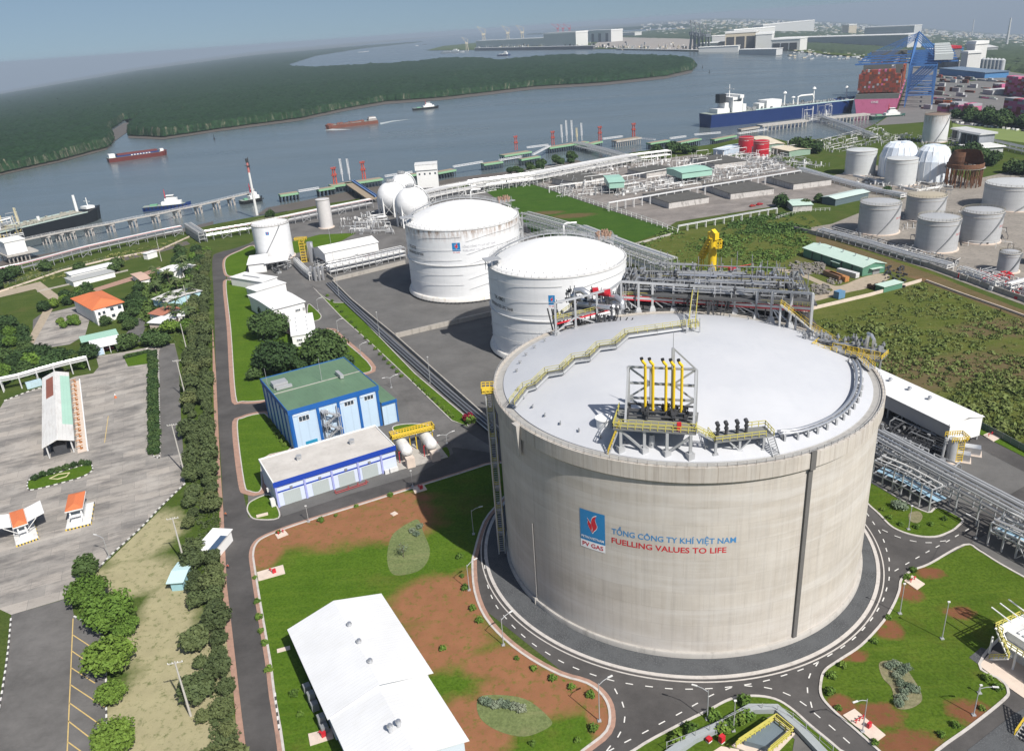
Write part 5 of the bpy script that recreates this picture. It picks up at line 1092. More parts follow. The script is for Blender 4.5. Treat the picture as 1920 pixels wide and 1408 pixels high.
whitebox('small pale green roofed pump house beside the grey green warehouse',(1487,386),(1524,384),(1515,373),4,.6,'pump house',roofm=m_groof,wallm=m_dwall,name='pump_house')
whitebox('pale blue shed left of the two red tanks',(1337,280),(1358,282),(1384,268),6,.8,'shed',roofm=M('paleblue_sheet',(.50,.58,.66),.6),wallm=M('paleblue_wall',(.42,.50,.60),.7),name='shed')
whitebox('cream roofed warehouse behind the two red tanks',(1408,258),(1440,272),(1452,262),6,.8,'warehouse',roofm=M('cream_sheet',(.62,.55,.42),.7),wallm=M('sage_wall',(.25,.36,.28),.7),name='warehouse')
whitebox('cream roofed warehouse right of the two red tanks',(1446,277),(1480,284),(1472,270),5,.8,'warehouse',roofm=MATS['cream_sheet'],wallm=MATS['sage_wall'],name='warehouse')
f=Fr((200,355),(1,1),(2,2),0)if False else None
# ================================================================ white and grey tanks
def m_steeltank(name,c,col,H,rust=None,lines=0,streak=.3):
 k=N(name);p=k.pos();q=k.n('VectorMath',operation='SUBTRACT',i_0=p,i_1=tuple(c)).outputs[0]
 s_=k.n('SeparateXYZ',i_0=q);a=k.math('ARCTAN2',s_.outputs[0],k.math('MULTIPLY',s_.outputs[1],-1.0));z=s_.outputs[2]
 v=k.n('CombineXYZ',i_0=k.math('MULTIPLY',a,20.0),i_1=z).outputs[0]
 cc=k.mix(k.ramp(k.noise(k.scale(v,.08,.3,1),1,5,.6),.3,.7),tuple(x*.92 for x in col),tuple(min(1,x*1.05)for x in col))
 cc=k.mix(k.math('MULTIPLY',k.ramp(k.noise(k.scale(v,.9,.04,1),1,5,.7),.5,.75),streak),cc,tuple(x*.62 for x in col))
 if lines:
  br=k.n('TexBrick',i_Vector=v,i_Scale=1.0,i_Mortar_Size=.05,i_Brick_Width=9.0,i_Row_Height=lines,i_Color1=(1,1,1,1),i_Color2=(.97,.97,.98,1),i_Mortar=(.72,.72,.72,1))
  cc=k.mix(.6,cc,k.mix(1.0,cc,br.outputs[0],'MULTIPLY'))
 if rust:
  z0,z1,amt=rust;n1=k.noise(k.scale(v,.8,.12,1),1,5,.75)
  f=k.math('MULTIPLY',k.ramp(z,z0,z1),k.ramp(n1,.42,.62));f=k.math('MULTIPLY',f,amt)
  cc=k.mix(f,cc,k.mix(k.noise(k.scale(v,.3,.6,1),1,4),(.09,.05,.03),(.38,.20,.08)))
 m=k.out(cc,.5,0,k.noise(v,.5,3),.05,.05);return m
def dome(mb,c,R,z,rise,n=72,m=0):
 Rs=(R*R+rise*rise)/(2*rise);mb.lathe(c,[(R*(1-i/14),z+sqrt(Rs*Rs-(R*(1-i/14)*.9999)**2)-(Rs-rise))for i in range(14)]+[(.01,z+rise)],n,m)
def zdome(R,z,rise,r):Rs=(R*R+rise*rise)/(2*rise);return z+sqrt(Rs*Rs-r*r)-(Rs-rise)
def lpg(label,c,R,H,rise,rust,no,logo_px,words_px,sgn_h):
 c=Vector((*c,0));T=thing('storage_tank',c,label,'storage tank')
 mw=m_steeltank('white_tank_shell_'+no,c,(.77,.78,.79),H,rust,0,.22);mb=MB()
 mb.lathe(c,[(R,1.6),(R,H)],144);mb.build('wall',mw,T,True)
 mb=MB();dome(mb,c,R-.4,H,rise,120);mb.build('dome',m_white,T,True)
 mb=MB();mb.lathe(c,[(R-.5,H+.1),(R+.25,H+.1),(R+.25,H-.35),(R,H-.35)],120);mb.lathe(c,[(R,H*.53),(R+.45,H*.53),(R+.45,H*.53-.5),(R,H*.53-.5)],120);mb.build('stiffener_ring',m_whited,T,True,30)
 mb=MB();mb.lathe(c,[(R,2.8),(R+.9,2.5),(R+1.5,1.2),(R+1.5,.9),(R+.6,.9),(R+.6,0)],120);mb.build('base_skirt',M('base_skirt_white',(.70,.68,.64),.6,0,.1,.4,(.30,.22,.14),.5),T,True,30)
 mb=MB()
 for i in range(90):t=2*pi*i/90;mb.beam((c.x+(R+1.1)*cos(t),c.y+(R+1.1)*sin(t),.0),(c.x+(R+1.1)*cos(t),c.y+(R+1.1)*sin(t),.9),.7)
 mb.build('pedestal',m_dark,T)
 mb=MB()
 for j,zz in enumerate((H-3.2,H*.74,H*.60,H*.40,H*.26)):
  for i in range(0,72):
   if i%18==0:continue
   a0,a1=2*pi*i/72,2*pi*(i+1)/72;k0,k1=(i%18)/18,(i%18+1)/18;dz0,dz1=-3.0*(1-sin(pi*min(k0*2.2,1)/2)),-3.0*(1-sin(pi*min(k1*2.2,1)/2))
   mb.beam((c.x+(R+.35)*cos(a0),c.y+(R+.35)*sin(a0),zz+dz0),(c.x+(R+.35)*cos(a1),c.y+(R+.35)*sin(a1),zz+dz1),.10)
 mb.build('sprinkler_pipe',m_whited,T)
 mb=MB();pts=[(c.x+(R-.1)*cos(2*pi*i/60),c.y+(R-.1)*sin(2*pi*i/60),H+.1)for i in range(61)];rails(mb,pts,1.1,.08,2.6);mb.build('handrail',m_galv,T)
 mb=MB()
 for i in range(48):t=2*pi*i/48;r=R-2.6;z_=zdome(R-.4,H,rise,r);mb.box((c.x+r*cos(t),c.y+r*sin(t),z_-.1),.5,.3,.6,t)
 mb.build('dome_bracket',m_whited,T)
 mb,rl_=MB(),MB();A=[Vector((c.x+(R-1.6)*cos(t),c.y+(R-1.6)*sin(t),zdome(R-.4,H,rise,R-1.6)+1.2))for t in[radians(x)for x in range(178,20,-12)]]
 for i,p_ in enumerate(A):k_=sin(pi*i/(len(A)-1));q=Vector((c.x,c.y,0)).lerp(Vector((p_.x,p_.y,0)),1-.45*k_);A[i]=Vector((q.x,q.y,zdome(R-.4,H,rise,hypot(q.x-c.x,q.y-c.y))+1.4))
 walk(mb,rl_,A,1.6,.2,h=1.2,post=2.2)
 for p_ in A:mb.beam(p_,(p_.x,p_.y,p_.z-1.6),.3)
 mb.build('roof_walkway',m_galv,T);rl_.build('walkway_handrail',m_galv,T)
 # platform at the left rim, valve platform at the right rim with a davit
 th=radians(195);P_=Vector((c.x+(R-1)*cos(th),c.y+(R-1)*sin(th),H+3.2));mb=MB();mb.box(P_,6.5,5.5,.3,th)
 for a,b in((-2.6,-2),(0,-2),(2.6,-2),(-2.6,2),(2.6,2)):mb.beam((P_.x+a,P_.y+b,H-.3),(P_.x+a,P_.y+b,P_.z),.3)
 mb.build('left_landing',m_galv,T)
 th=radians(38);P_=Vector((c.x+(R-2)*cos(th),c.y+(R-2)*sin(th),H+3.0));mb=MB();mb.box(P_,12,7,.3,th)
 for a,b in((-3,-4),(3,-4),(-3,3),(3,3),(0,4)):mb.beam((P_.x+a,P_.y+b,H-.5),(P_.x+a,P_.y+b,P_.z),.5)
 rails(mb,[P_+Vector((-5,-5,.3)),P_+Vector((5,-5,.3)),P_+Vector((5,5,.3)),P_+Vector((-5,5,.3)),P_+Vector((-5,-5,.3))],1.2,.1,1.4)
 mb.build('valve_landing',m_galv,T);mb=MB();r2=random.Random(3)
 for i in range(14):q=P_+Vector((r2.uniform(-4,4),r2.uniform(-4,4),.3));mb.cyl(q,q+Vector((0,0,r2.uniform(1.4,3))),.3);mb.box(q+Vector((0,0,1.2)),.9,.7,.8,r2.random())
 mb.build('relief_valve',M('rusty_valve',(.34,.22,.16),.7,0,.3,1.5),T)
 q=Vector((c.x+R*.42*cos(radians(66)),c.y+R*.62,H+rise*.5));mb=MB();mb.tube([q,q+Vector((0,0,5)),q+Vector((.4,0,5.8)),q+Vector((1.4,0,6.2)),q+Vector((5.5,0,6.2))],.34,8);mb.build('davit',m_white,T)
 # stair up the right side
 mb=MB();
 for i in range(8):
  a0,a1=radians(-12+i*4),radians(-12+(i+1)*4);z0,z1=i*H/8,(i+1)*H/8;r=R+1.2
  p0,p1=Vector((c.x+r*cos(a0),c.y+r*sin(a0),z0)),Vector((c.x+r*cos(a1),c.y+r*sin(a1),z1));stair(mb,p0,p1,1.2);rails(mb,[p0,p1],1.1,.1,1.4);mb.box(p1,2.4,2.4,.2,a1)
 for a_ in(-12,4,20):p0=Vector((c.x+(R+2)*cos(radians(a_)),c.y+(R+2)*sin(radians(a_)),0));mb.beam(p0,p0+Vector((0,0,H)),.3)
 mb.build('spiral_stair',m_galv,T)
 # sign
 def ow(px,py):
  d=ray(px,py);a=d.x**2+d.y**2;b=-2*(d.x*c.x+d.y*c.y);cc=c.x**2+c.y**2-R*R;t=(-b-sqrt(max(0,b*b-4*a*cc)))/(2*a);return atan2(d.y*t-c.y,d.x*t-c.x),CH+d.z*t
 (x0,y0),(x1,y1)=logo_px;a0,zt0=ow(x0,y0);a1,zb0=ow(x1,y1)
 sg=thing('sign',(c.x+R*cos(a0),c.y+R*sin(a0),zb0),sgn_h,'sign');emblem(c,R,a0,a1,zb0,zt0,sg,'',False)
 lettering('lettering','PV GAS',c,R,a0+(a1-a0)*.1,a0+(a1-a0)*.9,zb0+(zt0-zb0)*.04,(zt0-zb0)*.12,m_sred,sg,.08)
 for s_,(ax,ay),(bx_,by_),h,mt in words_px:
  a0,z0=ow(ax,ay);a1,z1=ow(bx_,by_);lettering('lettering',s_,c,R,a0,a1,(z0+z1)/2,h,mt,T if mt is m_dark else sg,.06)
 return T
m_faint=M('faded_lettering',(.50,.50,.53),.6)
lpg('white domed gas tank with rust streaks below its roof rim, behind the other',(-19.97,403.62),28.85,36.1,7.7,(29.5,35.8,.95),'a',((847,456),(864,475)),
 [('TỔNG CÔNG TY KHÍ VIỆT NAM',(867,465),(929,457),1.0,m_faint),('FUELLING VALUES TO LIFE',(868,471),(927,465),1.0,m_faint),('TK-0702',(769,462),(781,469),1.5,m_dark),('REFRIGERATED LPG TANK',(768,470),(795,481),1.2,m_dark)],'small blue sign with red flame on the rust streaked white tank')
lpg('clean white domed gas tank just left of the pipe platform behind the concrete tank',(21.12,314.31),27.86,36,7.4,None,'b',((1028,554),(1041,576)),
 [('TK-0801',(928,558),(946,566),1.5,m_dark),('REFRIGERATED LPG TANK',(923,568),(963,583),1.25,m_dark)],'blue sign half hidden at the right of the clean white tank')
def tank(name,label,c,R,H,col,rise=.9,cat='storage tank',grp=None,skirt=True,rail=True,lines=2.4,rust=None,stairs=True,roofcol=None,streak=.35,marks=None,cone=True):
 c=Vector((*c,terr(*c)));T=thing(name,c,label,cat,grp);mt=m_steeltank(name+'_shell_%d'%int(c.x+c.y),c,col,H,rust,lines,streak)
 mb=MB();mb.lathe(c,[(R,.2),(R,H)],64);mb.build('wall',mt,T,True)
 mb=MB();dome(mb,c,R,H,rise,64);mb.build('roof',m_steeltank(name+'_roof_%d'%int(c.x+c.y),c,roofcol or tuple(v*.95 for v in col),H,None,0,.5),T,True)
 mb=MB();mb.lathe(c,[(R-.05,H),(R+.2,H),(R+.2,H-.4),(R,H-.4)],64)
 if lines:mb.lathe(c,[(R,H*.86),(R+.15,H*.86),(R+.15,H*.86-.2),(R,H*.86-.2)],64)
 mb.build('rim',M('rim_steel',(.42,.40,.36),.7,0,.2,.8),T,True)
 if skirt:mb=MB();mb.lathe(c,[(R+.1,.7),(R+.9,.6),(R+.9,-.1)],64);mb.build('foundation',m_concl,T,True,30)
 if rail:mb=MB();rails(mb,[(c.x+(R-.1)*cos(2*pi*i/36),c.y+(R-.1)*sin(2*pi*i/36),H+.05)for i in range(37)],1.1,.1,1.6);mb.build('handrail',M('aged_rail',(.40,.37,.28),.7,0,.2,1),T)
 if stairs:
  mb=MB();
  for i in range(16):
   a0,a1=radians(-118+i*4.4),radians(-118+(i+1)*4.4);z0,z1=i*H/16,(i+1)*H/16;r=R+.5;mb.beam((c.x+r*cos(a0),c.y+r*sin(a0),z0),(c.x+r*cos(a1),c.y+r*sin(a1),z1),.8,.35)
  mb.build('spiral_stair',m_steel,T)
 if marks:
  for s_,a0,a1,z0,h,mt2 in marks:lettering('lettering',s_,c,R,radians(a0),radians(a1),z0,h,mt2,T,.05)
 return T
GY=(.42,.43,.44)
m_pink=M('faded_red_lettering',(.50,.20,.20),.6)
mkz=[('PV OIL',-62,-30,8.6,1.3,m_pink)]
tank('storage_tank','grey tank at the rack corner, leftmost of the four by the grey wall',(218.22,454.94),11.04,17.35,GY,marks=mkz);tank('storage_tank','grey tank with beige roof standing behind the other three grey tanks',(256.4,477.2),10.9,14.6,GY,roofcol=(.42,.37,.28))
tank('storage_tank','grey tank nearest the long grey wall, with a stair climbing across its front',(229.78,412.11),10.33,16.84,GY,marks=mkz);tank('storage_tank','grey tank right of the other three, above the red pipes',(258.45,421.71),9.96,16.58,GY,marks=mkz)
tank('storage_tank','wide pale grey tank cut off by the right edge of the photo',(318.45,491.53),16.6,15.1,(.55,.56,.56),marks=[('VINASHIN',-100,-70,3.4,1.2,m_pink)]and None);tank('storage_tank','small grey tank beside the blue and red shed at the right edge',(240.59,365.83),4.58,9.61,(.40,.41,.43));tank('storage_tank','small teal grey tank mostly cut off at the right edge of the photo',(262.0,372.0),5.0,11.0,(.24,.33,.33))
tank('storage_tank','pale grey tank left of the wrapped white spheres',(282.68,630.7),11.2,18.5,(.56,.58,.58),stairs=False,rail=False);tank('storage_tank','pale grey tank in front of the wrapped white spheres',(290.74,581.2),10.4,18.7,(.56,.58,.58),stairs=False,rail=False)
tank('storage_tank','tall white tank with rusty top behind the wrapped spheres',(407.25,759.6),10.7,24.5,(.66,.67,.68),rust=(15,24,.95),lines=0,roofcol=(.25,.17,.12))
tank('storage_tank','left one of the two bright red tanks',(234.48,770.2),6.96,14.5,(.46,.015,.03),stairs=False,rail=False,skirt=False,streak=.2,marks=[('TK-01',-122,-88,11.5,.9,m_white)]);tank('storage_tank','right one of the two bright red tanks',(241.36,746.5),6.96,13.6,(.46,.015,.03),stairs=False,rail=False,skirt=False,streak=.2,marks=[('TK-02',-122,-88,10.8,.9,m_white)])
TCt=tank('storage_tank','white straight sided tank with small blue emblem where the plant road bends',(-142.14,492.63),11.3,21.8,(.78,.79,.80),lines=0,stairs=True,streak=.12,roofcol=(.8,.8,.8))
c_=Vector((-142.14,492.63,0));sg=thing('sign',(c_.x,c_.y-11.4,16),'tiny blue emblem on the white tank at the road bend','sign');emblem(c_,11.3,radians(-92),radians(-82),16.2,18.6,sg,'',False)
tank('silo','slim pale grey vertical tank on a slab beyond the white tank',(-124.6,569.0),4.8,20.3,(.60,.58,.57),rise=.3,cat='silo',stairs=False,rail=False,lines=0)
def sphere(label,x,y,zc,R,grp=None):
 c=Vector((x,y,zc));T=thing('sphere_tank',(x,y,0),label,'sphere tank',grp);mb=MB()
 mb.lathe(c,[(max(.01,R*sin(pi*i/28)),-R*cos(pi*i/28))for i in range(29)],48);mb.build('sphere',m_steeltank('sphere_shell_%d'%int(x),c,(.78,.78,.78),R,None,2.4,.2),T,True)
 for i in range(8):a=2*pi*i/8+.2;mb=MB();p_=(x+R*.96*cos(a),y+R*.96*sin(a));mb.cyl((*p_,0),(*p_,zc+.5),.6,.6,10);mb.build('leg',m_white,T,True,40)
 mb=MB()
 for i in range(8):a,b=2*pi*i/8+.2,2*pi*(i+1)/8+.2;P_,Q_=(x+R*.96*cos(a),y+R*.96*sin(a)),(x+R*.96*cos(b),y+R*.96*sin(b));mb.beam((*P_,1),(*Q_,zc*.75),.2);mb.beam((*Q_,1),(*P_,zc*.75),.2)
 mb.build('brace',m_white,T);mb=MB();mb.lathe(c,[(.1,R+.4),(3,R+.4),(3,R+.1)],20);rails(mb,[(x+3*cos(2*pi*i/12),y+3*sin(2*pi*i/12),zc+R+.4)for i in range(13)],1.1,.12,1.5)
 for i in range(5):mb.cyl((x+i*.8-1.6,y,zc+R),(x+i*.8-1.6,y,zc+R+2.2),.2)
 mb.tube([(x+R*1.06*sin(radians(t)),y+2,zc+R*1.06*cos(radians(t)))for t in range(0,120,12)],.5,6);mb.build('top_landing',m_galv,T)
sphere('white sphere tank on white legs, left of the pair beside the rust streaked tank',-79.9,598.7,13.6,10.6);sphere('white sphere tank nearest the rust streaked tank',-61.2,558.6,14.8,11.6);sphere('white sphere tank half hidden behind the other two',-76,642,13.0,9.8)
def wrapped(label,x,y,R,H):
 T=thing('wrapped_sphere',(x,y,0),label,'sphere tank');mb=MB();n=18;r2=random.Random(int(x));prof=[(R,0),(R,H*.58),(R*.80,H*.88),(R*.55,H),(.01,H*1.01)]
 mb.lathe((x,y,0),prof,n);
 for i in range(len(mb.v)):v=mb.v[i];mb.v[i]=(v[0]+r2.uniform(-.3,.3),v[1]+r2.uniform(-.3,.3),v[2]+r2.uniform(-.3,.3))
 k=N('scaffold_wrap_%d'%int(x));p=k.pos();c=k.mix(k.ramp(k.noise(k.scale(p,.5,.5,.06),1,4,.6),.35,.65),(.60,.68,.78),(.80,.84,.88));mt=k.out(c,.5,0,k.noise(k.scale(p,.5,.5,.1),1,4),.5,.4)
 mb.build('sheeting',mt,T);mb=MB()
 for i in range(n):
  a=2*pi*i/n
  for(r0,z0),(r1,z1)in zip(prof[:3],prof[1:4]):mb.beam((x+(r0+.2)*cos(a),y+(r0+.2)*sin(a),z0),(x+(r1+.2)*cos(a),y+(r1+.2)*sin(a),z1),.18)
 mb.build('scaffold_pole',m_white,T)
wrapped('scaffolded sphere wrapped in pale blue sheeting, behind the pale grey tanks',304.7,615.1,13.6,24.5);wrapped('scaffolded sphere wrapped in pale blue sheeting, below the tall rusty topped tank',317.5,590,12.6,24.5)
m_rusty=M('rust',(.16,.075,.04),.9,0,.35,.6,(.05,.03,.025),.6)
x,y,R=326,562,11.2;T=thing('unfinished_sphere',(x,y,0),'rusty brown skeleton of an unfinished sphere on many legs, open at the front','sphere frame');mb=MB()
mb.lathe((x,y,15),[(R,0),(R*.97,3),(R*.88,6),(R*.72,9)],22,a0=radians(-35),a1=radians(235));mb.build('shell',m_rusty,T)
mb=MB();mb.lathe((x,y,13),[(R+.1,0),(R+.6,.2),(R+.6,2.8),(R+.1,3)],36);mb.build('ring',m_rusty,T);mb=MB();mb.lathe((x,y,12.7),[(R,0),(R+1.6,.1),(R+1.6,.3)],36);mb.build('walkway',m_conc,T)
mb=MB()
for i in range(20):a=2*pi*i/20;mb.cyl((x+R*cos(a),y+R*sin(a),0),(x+R*cos(a),y+R*sin(a),14),.42);b=2*pi*(i+1)/20;mb.beam((x+R*cos(a),y+R*sin(a),3),(x+R*cos(b),y+R*sin(b),12),.2);mb.beam((x+R*.6*cos(a),y+R*.6*sin(a),0),(x+R*.6*cos(a),y+R*.6*sin(a),12),.3)
mb.build('leg',m_rusty,T)
# ---------------------------------------------------------------- pipe racks
def along(path,step):
 out=[Vector(path[0])];acc=0
 for a,b in zip(path,path[1:]):
  a,b=Vector(a),Vector(b);L_=(b-a).length;t=step-acc
  while t<=L_:out.append(a.lerp(b,t/L_));t+=step
  acc=(acc+L_)%step
 return out
def rack(label,px,zref,w,levels,bay=6,pipes=(4,3),mt=None,rail=False,name='pipe_rack',brace=True,base=0.0,seed=1,pr_=.16,post=.32,red=False,cat='pipe rack',mpipe=None):
 mt=mt or m_galv;P=[g(x,y,zref)for x,y in px];P=[Vector((p_.x,p_.y,0))for p_ in P];T=thing(name,(P[len(P)//2].x,P[len(P)//2].y,base),label,cat);r2=random.Random(seed)
 pts=along(P,bay);n=len(pts);mb=MB();top=levels[-1]
 def nrm(i):a,b=pts[max(i-1,0)],pts[min(i+1,n-1)];t=(b-a).normalized();return Vector((-t.y,t.x,0))
 E=[[p_+nrm(i)*s_*w/2 for i,p_ in enumerate(pts)]for s_ in(-1,1)]
 U=lambda v,z:Vector((v.x,v.y,z+base if z else base))
 for i in range(n):
  for s_ in(0,1):
   mb.beam(U(E[s_][i],0),U(E[s_][i],top),post)
   if i<n-1:
    for z in levels:mb.beam(U(E[s_][i],z),U(E[s_][i+1],z),post*.8)
  for z in levels:mb.beam(U(E[0][i],z-.2),U(E[1][i],z-.2),post*.9)
  if brace and i%5==2 and i<n-1:
   mb.beam(U(E[0][i],0),U(E[0][i+1],levels[0]),.2);mb.beam(U(E[0][i+1],0),U(E[0][i],levels[0]),.2)
 mb.build('frame',mt,T);mp,ms,mr=MB(),MB(),MB()
 for z,k_ in zip(levels,pipes):
  for j in range(k_):
   f_=(j+.5)/k_;r=r2.choice((pr_,pr_*1.4,pr_*2));m_=ms if(j+int(z))%3==0 else mp
   if red and j==0 and z==top:m_=mr
   m_.tube([U(a.lerp(b,f_),z+r+.05)for a,b in zip(*E)],r,6)
 mp.build('pipe',mpipe or m_whited,T)
 if ms.v:ms.build('insulated_pipe',m_silver,T)
 if mr.v:mr.build('red_pipe',M('faded_red_pipe',(.45,.14,.14),.6),T)
 if rail:mb=MB();rails(mb,[U(v,top+.1)for v in E[0]],1.1,.1,2);rails(mb,[U(v,top+.1)for v in E[1]],1.1,.1,2);mb.build('handrail',mt,T)
 return T
rack('long grey pipe rack on posts along the river bank at far left',[(-90,542),(50,511),(162,480),(302,448),(356,437)],0,4,(3.6,6.0),6.5,(3,5),red=True,name='pipe_rack')
rack('sloping pipe rack stepping down beside the river bank',[(356,437),(384,456)],0,5,(2.5,5.0,7.2),2.4,(5,5,5),brace=False)
rack('pipe rack running along the shore past the white tank',[(384,452),(472,437),(545,421),(620,405),(704,388)],0,5,(3.6,6.4),6,(4,5),red=True)
rack('wide two level pipe rack between the shore and the green field',[(775,386),(840,371),(915,357),(1000,346),(1100,326),(1186,309)],0,11,(4.5,8.5),6,(8,9),rail=True,mt=m_whited)
rack('white pipe rack behind the green field beside the brine basins',[(880,356),(1000,340),(1090,322),(1180,306),(1260,296)],0,9,(3.5,7),7,(7,7),mt=m_whited,seed=3)
rack('three level pipe rack in front of the raised white shed',[(617,515),(690,499),(764,482)],0,6,(2.0,4.2,6.8),4,(6,6,2),seed=5)
rack('white pipes on posts turning beside the yellow stair tower',[(556,498),(572,515),(588,528)],0,2.4,(3.0,4.6),3.2,(3,2),mt=m_whited,brace=False,seed=6)
rack('pipe rack between the rust streaked tank and the clean white tank',[(985,430),(1030,443),(1090,462)],0,8,(4,8,11),4,(5,5,3),brace=False,seed=8)
rack('pipe rack from the clean white tank towards the pipe platform',[(1090,462),(1180,500),(1260,530)],0,8,(4,8,12),5,(6,6,6),seed=9)
rack('high steel pipe rack right of the concrete tank with many silver pipes',[(1642,811),(1720,853),(1800,895),(1897,946),(1990,996)],8.6,6.4,(5.4,8.6),6.2,(2,4),seed=10,rail=False,pr_=.24,mpipe=m_galv)
rack('lower steel rack over a pale blue walkway beside the high rack',[(1650,882),(1700,903),(1765,940)],2.5,7,(3.0,7.0),3.1,(1,3),seed=12,pr_=.12)
rack('steel rack with pale blue floor cut by the right edge of the photo',[(1872,992),(1925,1016),(2010,1060)],3,8,(4.2,6.6),3.4,(3,3),seed=13)
rack('pipe rack along the far edge of the concrete yard',[(-60,746),(32,730),(92,712),(150,697),(182,690)],0,1.8,(4.8,5.6),6.5,(2,2),mt=m_whited,brace=False,seed=14)
rack('single white pipe on tall posts across the brine yard',[(1030,362),(1100,352),(1200,336),(1300,318),(1360,308)],0,1.2,(4.4,),6,(2,),mt=m_white,brace=False,post=.3,seed=15,mpipe=m_white)
rack('white pipe on posts in front of the mossy basins',[(1141,397),(1220,383),(1310,367),(1400,352),(1505,334)],0,1.4,(6.0,),7,(2,),mt=m_white,brace=False,post=.32,seed=16,mpipe=m_white)
rack('white pipe on posts between the brine yard and the scrub',[(1271,436),(1340,423),(1420,408),(1467,400)],0,1.2,(3.8,),7,(1,),mt=m_white,brace=False,post=.3,seed=17,mpipe=m_white)
rack('pipe track along the tank farm, beside the long grey wall',[(1537,441),(1628,466),(1706,490),(1790,512)],0,4.5,(2.2,3.6),5,(4,5),mt=m_whited,brace=False,seed=18)
rack('white pipe frame in front of the blue and red shed',[(1800,517),(1842,532),(1886,551)],0,4,(2.4,4.4),5,(4,2),mt=m_whited,brace=False,seed=19);rack('white pipe frame at the right edge beyond the small grey tank',[(1886,551),(1925,540),(1980,528)],0,3.5,(2.4,4.4),5,(4,3),mt=m_whited,brace=False,seed=20)
rack('dark low pipe bundle in the ditch beside the hedge strip',[(617,533),(655,571),(735,645),(836,735),(930,815)],0,3.2,(.5,),4,(7,),mt=m_dark,brace=False,seed=21,mpipe=m_dark,post=.3)
rack('white pipes crossing the upper tank yard to the brine yard',[(1500,322),(1560,340),(1640,362),(1700,374)],0,6,(1.6,3.0),7,(6,5),mt=m_white,brace=False,seed=22,mpipe=m_white)
rack('grey pipe bridge on the jetty trestle towards the blue hulled tanker',[(1530,222),(1580,238),(1640,262)],0,7,(1.5,4),8,(5,5),brace=False,seed=23)
rack('grey pipe bridge beside the playing field at right',[(1786,262),(1850,272),(1925,290),(1990,300)],0,6,(2,5),9,(4,5),brace=False,seed=24)
for px_,z_,lab in(([(1650,882),(1700,903),(1765,940)],2.9,'pale blue walkway floor of the lower rack beside the concrete tank'),([(1872,992),(1925,1016),(2010,1060)],4.0,'pale blue walkway floor in the rack cut by the right edge')):
 P=[g(x,y,z_-.4)for x,y in px_];mb=MB();strip(mb,[(p_.x,p_.y)for p_ in P],3.4,z_,z_+.15);tag(mb.build('floor_plate',M('pale_blue_floor',(.30,.46,.58),.6)),lab,'walkway')
# ---------------------------------------------------------------- pipework clusters
def pipework(label,quad,n,mts,hmax=4,seed=1,name='pipework',cat='pipework',zb=0.0,dens=1.0,kind=None):
 Q_=[g(x,y)for x,y in quad];r2=random.Random(seed)
 def P(u,v,z):a=Q_[0].lerp(Q_[1],u).lerp(Q_[3].lerp(Q_[2],u),v);return Vector((a.x,a.y,z+zb))
 T=thing(name,P(.5,.5,0),label,cat);bs=[MB()for _ in mts]
 ux_=(Q_[1]-Q_[0]).normalized();uy_=(Q_[3]-Q_[0]).normalized();Lx,Ly=(Q_[1]-Q_[0]).length,(Q_[3]-Q_[0]).length
 for i in range(n):
  b=bs[r2.randrange(len(bs))];t=r2.random();u,v=r2.random(),r2.random();z=r2.choice((.5,1.2,2.0,3.0,hmax))
  if t<.28:L_=min(1,u+r2.uniform(6,22)/Lx);b.cyl(P(u,v,z),P(L_,v,z),r2.uniform(.1,.28),n=6);b.beam(P(u,v,0),P(u,v,z),.2);b.beam(P(L_,v,0),P(L_,v,z),.2)
  elif t<.5:L_=min(1,v+r2.uniform(5,14)/Ly);b.cyl(P(u,v,z),P(u,L_,z),r2.uniform(.1,.25),n=6);b.beam(P(u,v,0),P(u,v,z),.2)
  elif t<.8:p_=P(u,v,0);b.beam(p_,p_+Vector((0,0,r2.uniform(.8,hmax))),r2.uniform(.15,.35));b.box(p_+Vector((0,0,r2.uniform(.4,1.6))),.8,.6,.7,r2.random())
  elif t<.92:b.box(P(u,v,0),r2.uniform(1,2.6),r2.uniform(.8,1.8),r2.uniform(.7,2.0),atan2(ux_.y,ux_.x))
  else:p_=P(u,v,0);b.cyl(p_,p_+Vector((0,0,r2.uniform(2,hmax+1))),r2.uniform(.4,.8),n=10)
 for i,(b,m_)in enumerate(zip(bs,mts)):b.build(('pipe_network','vessel_group','fitting_group')[i],m_,T)
 return T
pipework('white pipework and pumps between the teal sheds and the mossy basins',[(1150,372),(1480,322),(1450,305),(1150,350)],420,(m_white,m_whited,m_steel),4,1)
pipework('white pipework around the teal gabled shed at the left of the pipe yard',[(1040,372),(1150,365),(1160,326),(1060,340)],150,(m_whited,m_steel),6,2)
pipework('pipes over the stained white basin buildings',[(1190,335),(1500,290),(1480,278),(1190,305)],300,(m_white,m_whited),7,3)
pipework('pipes and valves at the foot of the grey tanks',[(1530,440),(1780,508),(1800,495),(1560,428)],190,(m_whited,m_steel,m_dark),2.4,4)
pipework('pipes and pumps round the small grey tank at the right edge',[(1790,522),(1920,566),(1960,545),(1850,510)],160,(m_whited,m_steel,m_red),3.2,5)
pipework('valve skids beneath the long white canopy',[(498,500),(545,490),(548,505),(520,516)],50,(m_galv,m_dark),2.4,6)
pipework('process equipment in front of the raised white shed',[(590,525),(700,478),(700,470),(585,500)],190,(m_galv,m_steel,m_whited),4,7)
pipework('manifold pipework beside the white spheres',[(635,440),(740,440),(720,400),(640,412)],120,(m_white,m_galv),3,8)
pipework('pumps and pipes under the white shed roof right of the concrete tank',[(1640,815),(1760,868),(1800,830),(1690,785)],190,(m_dark,m_steel,m_dark),3,9)
pipework('process pipes below the high rack right of the concrete tank',[(1628,850),(1760,930),(1800,890),(1640,818)],150,(m_galv,m_steel),4,10)
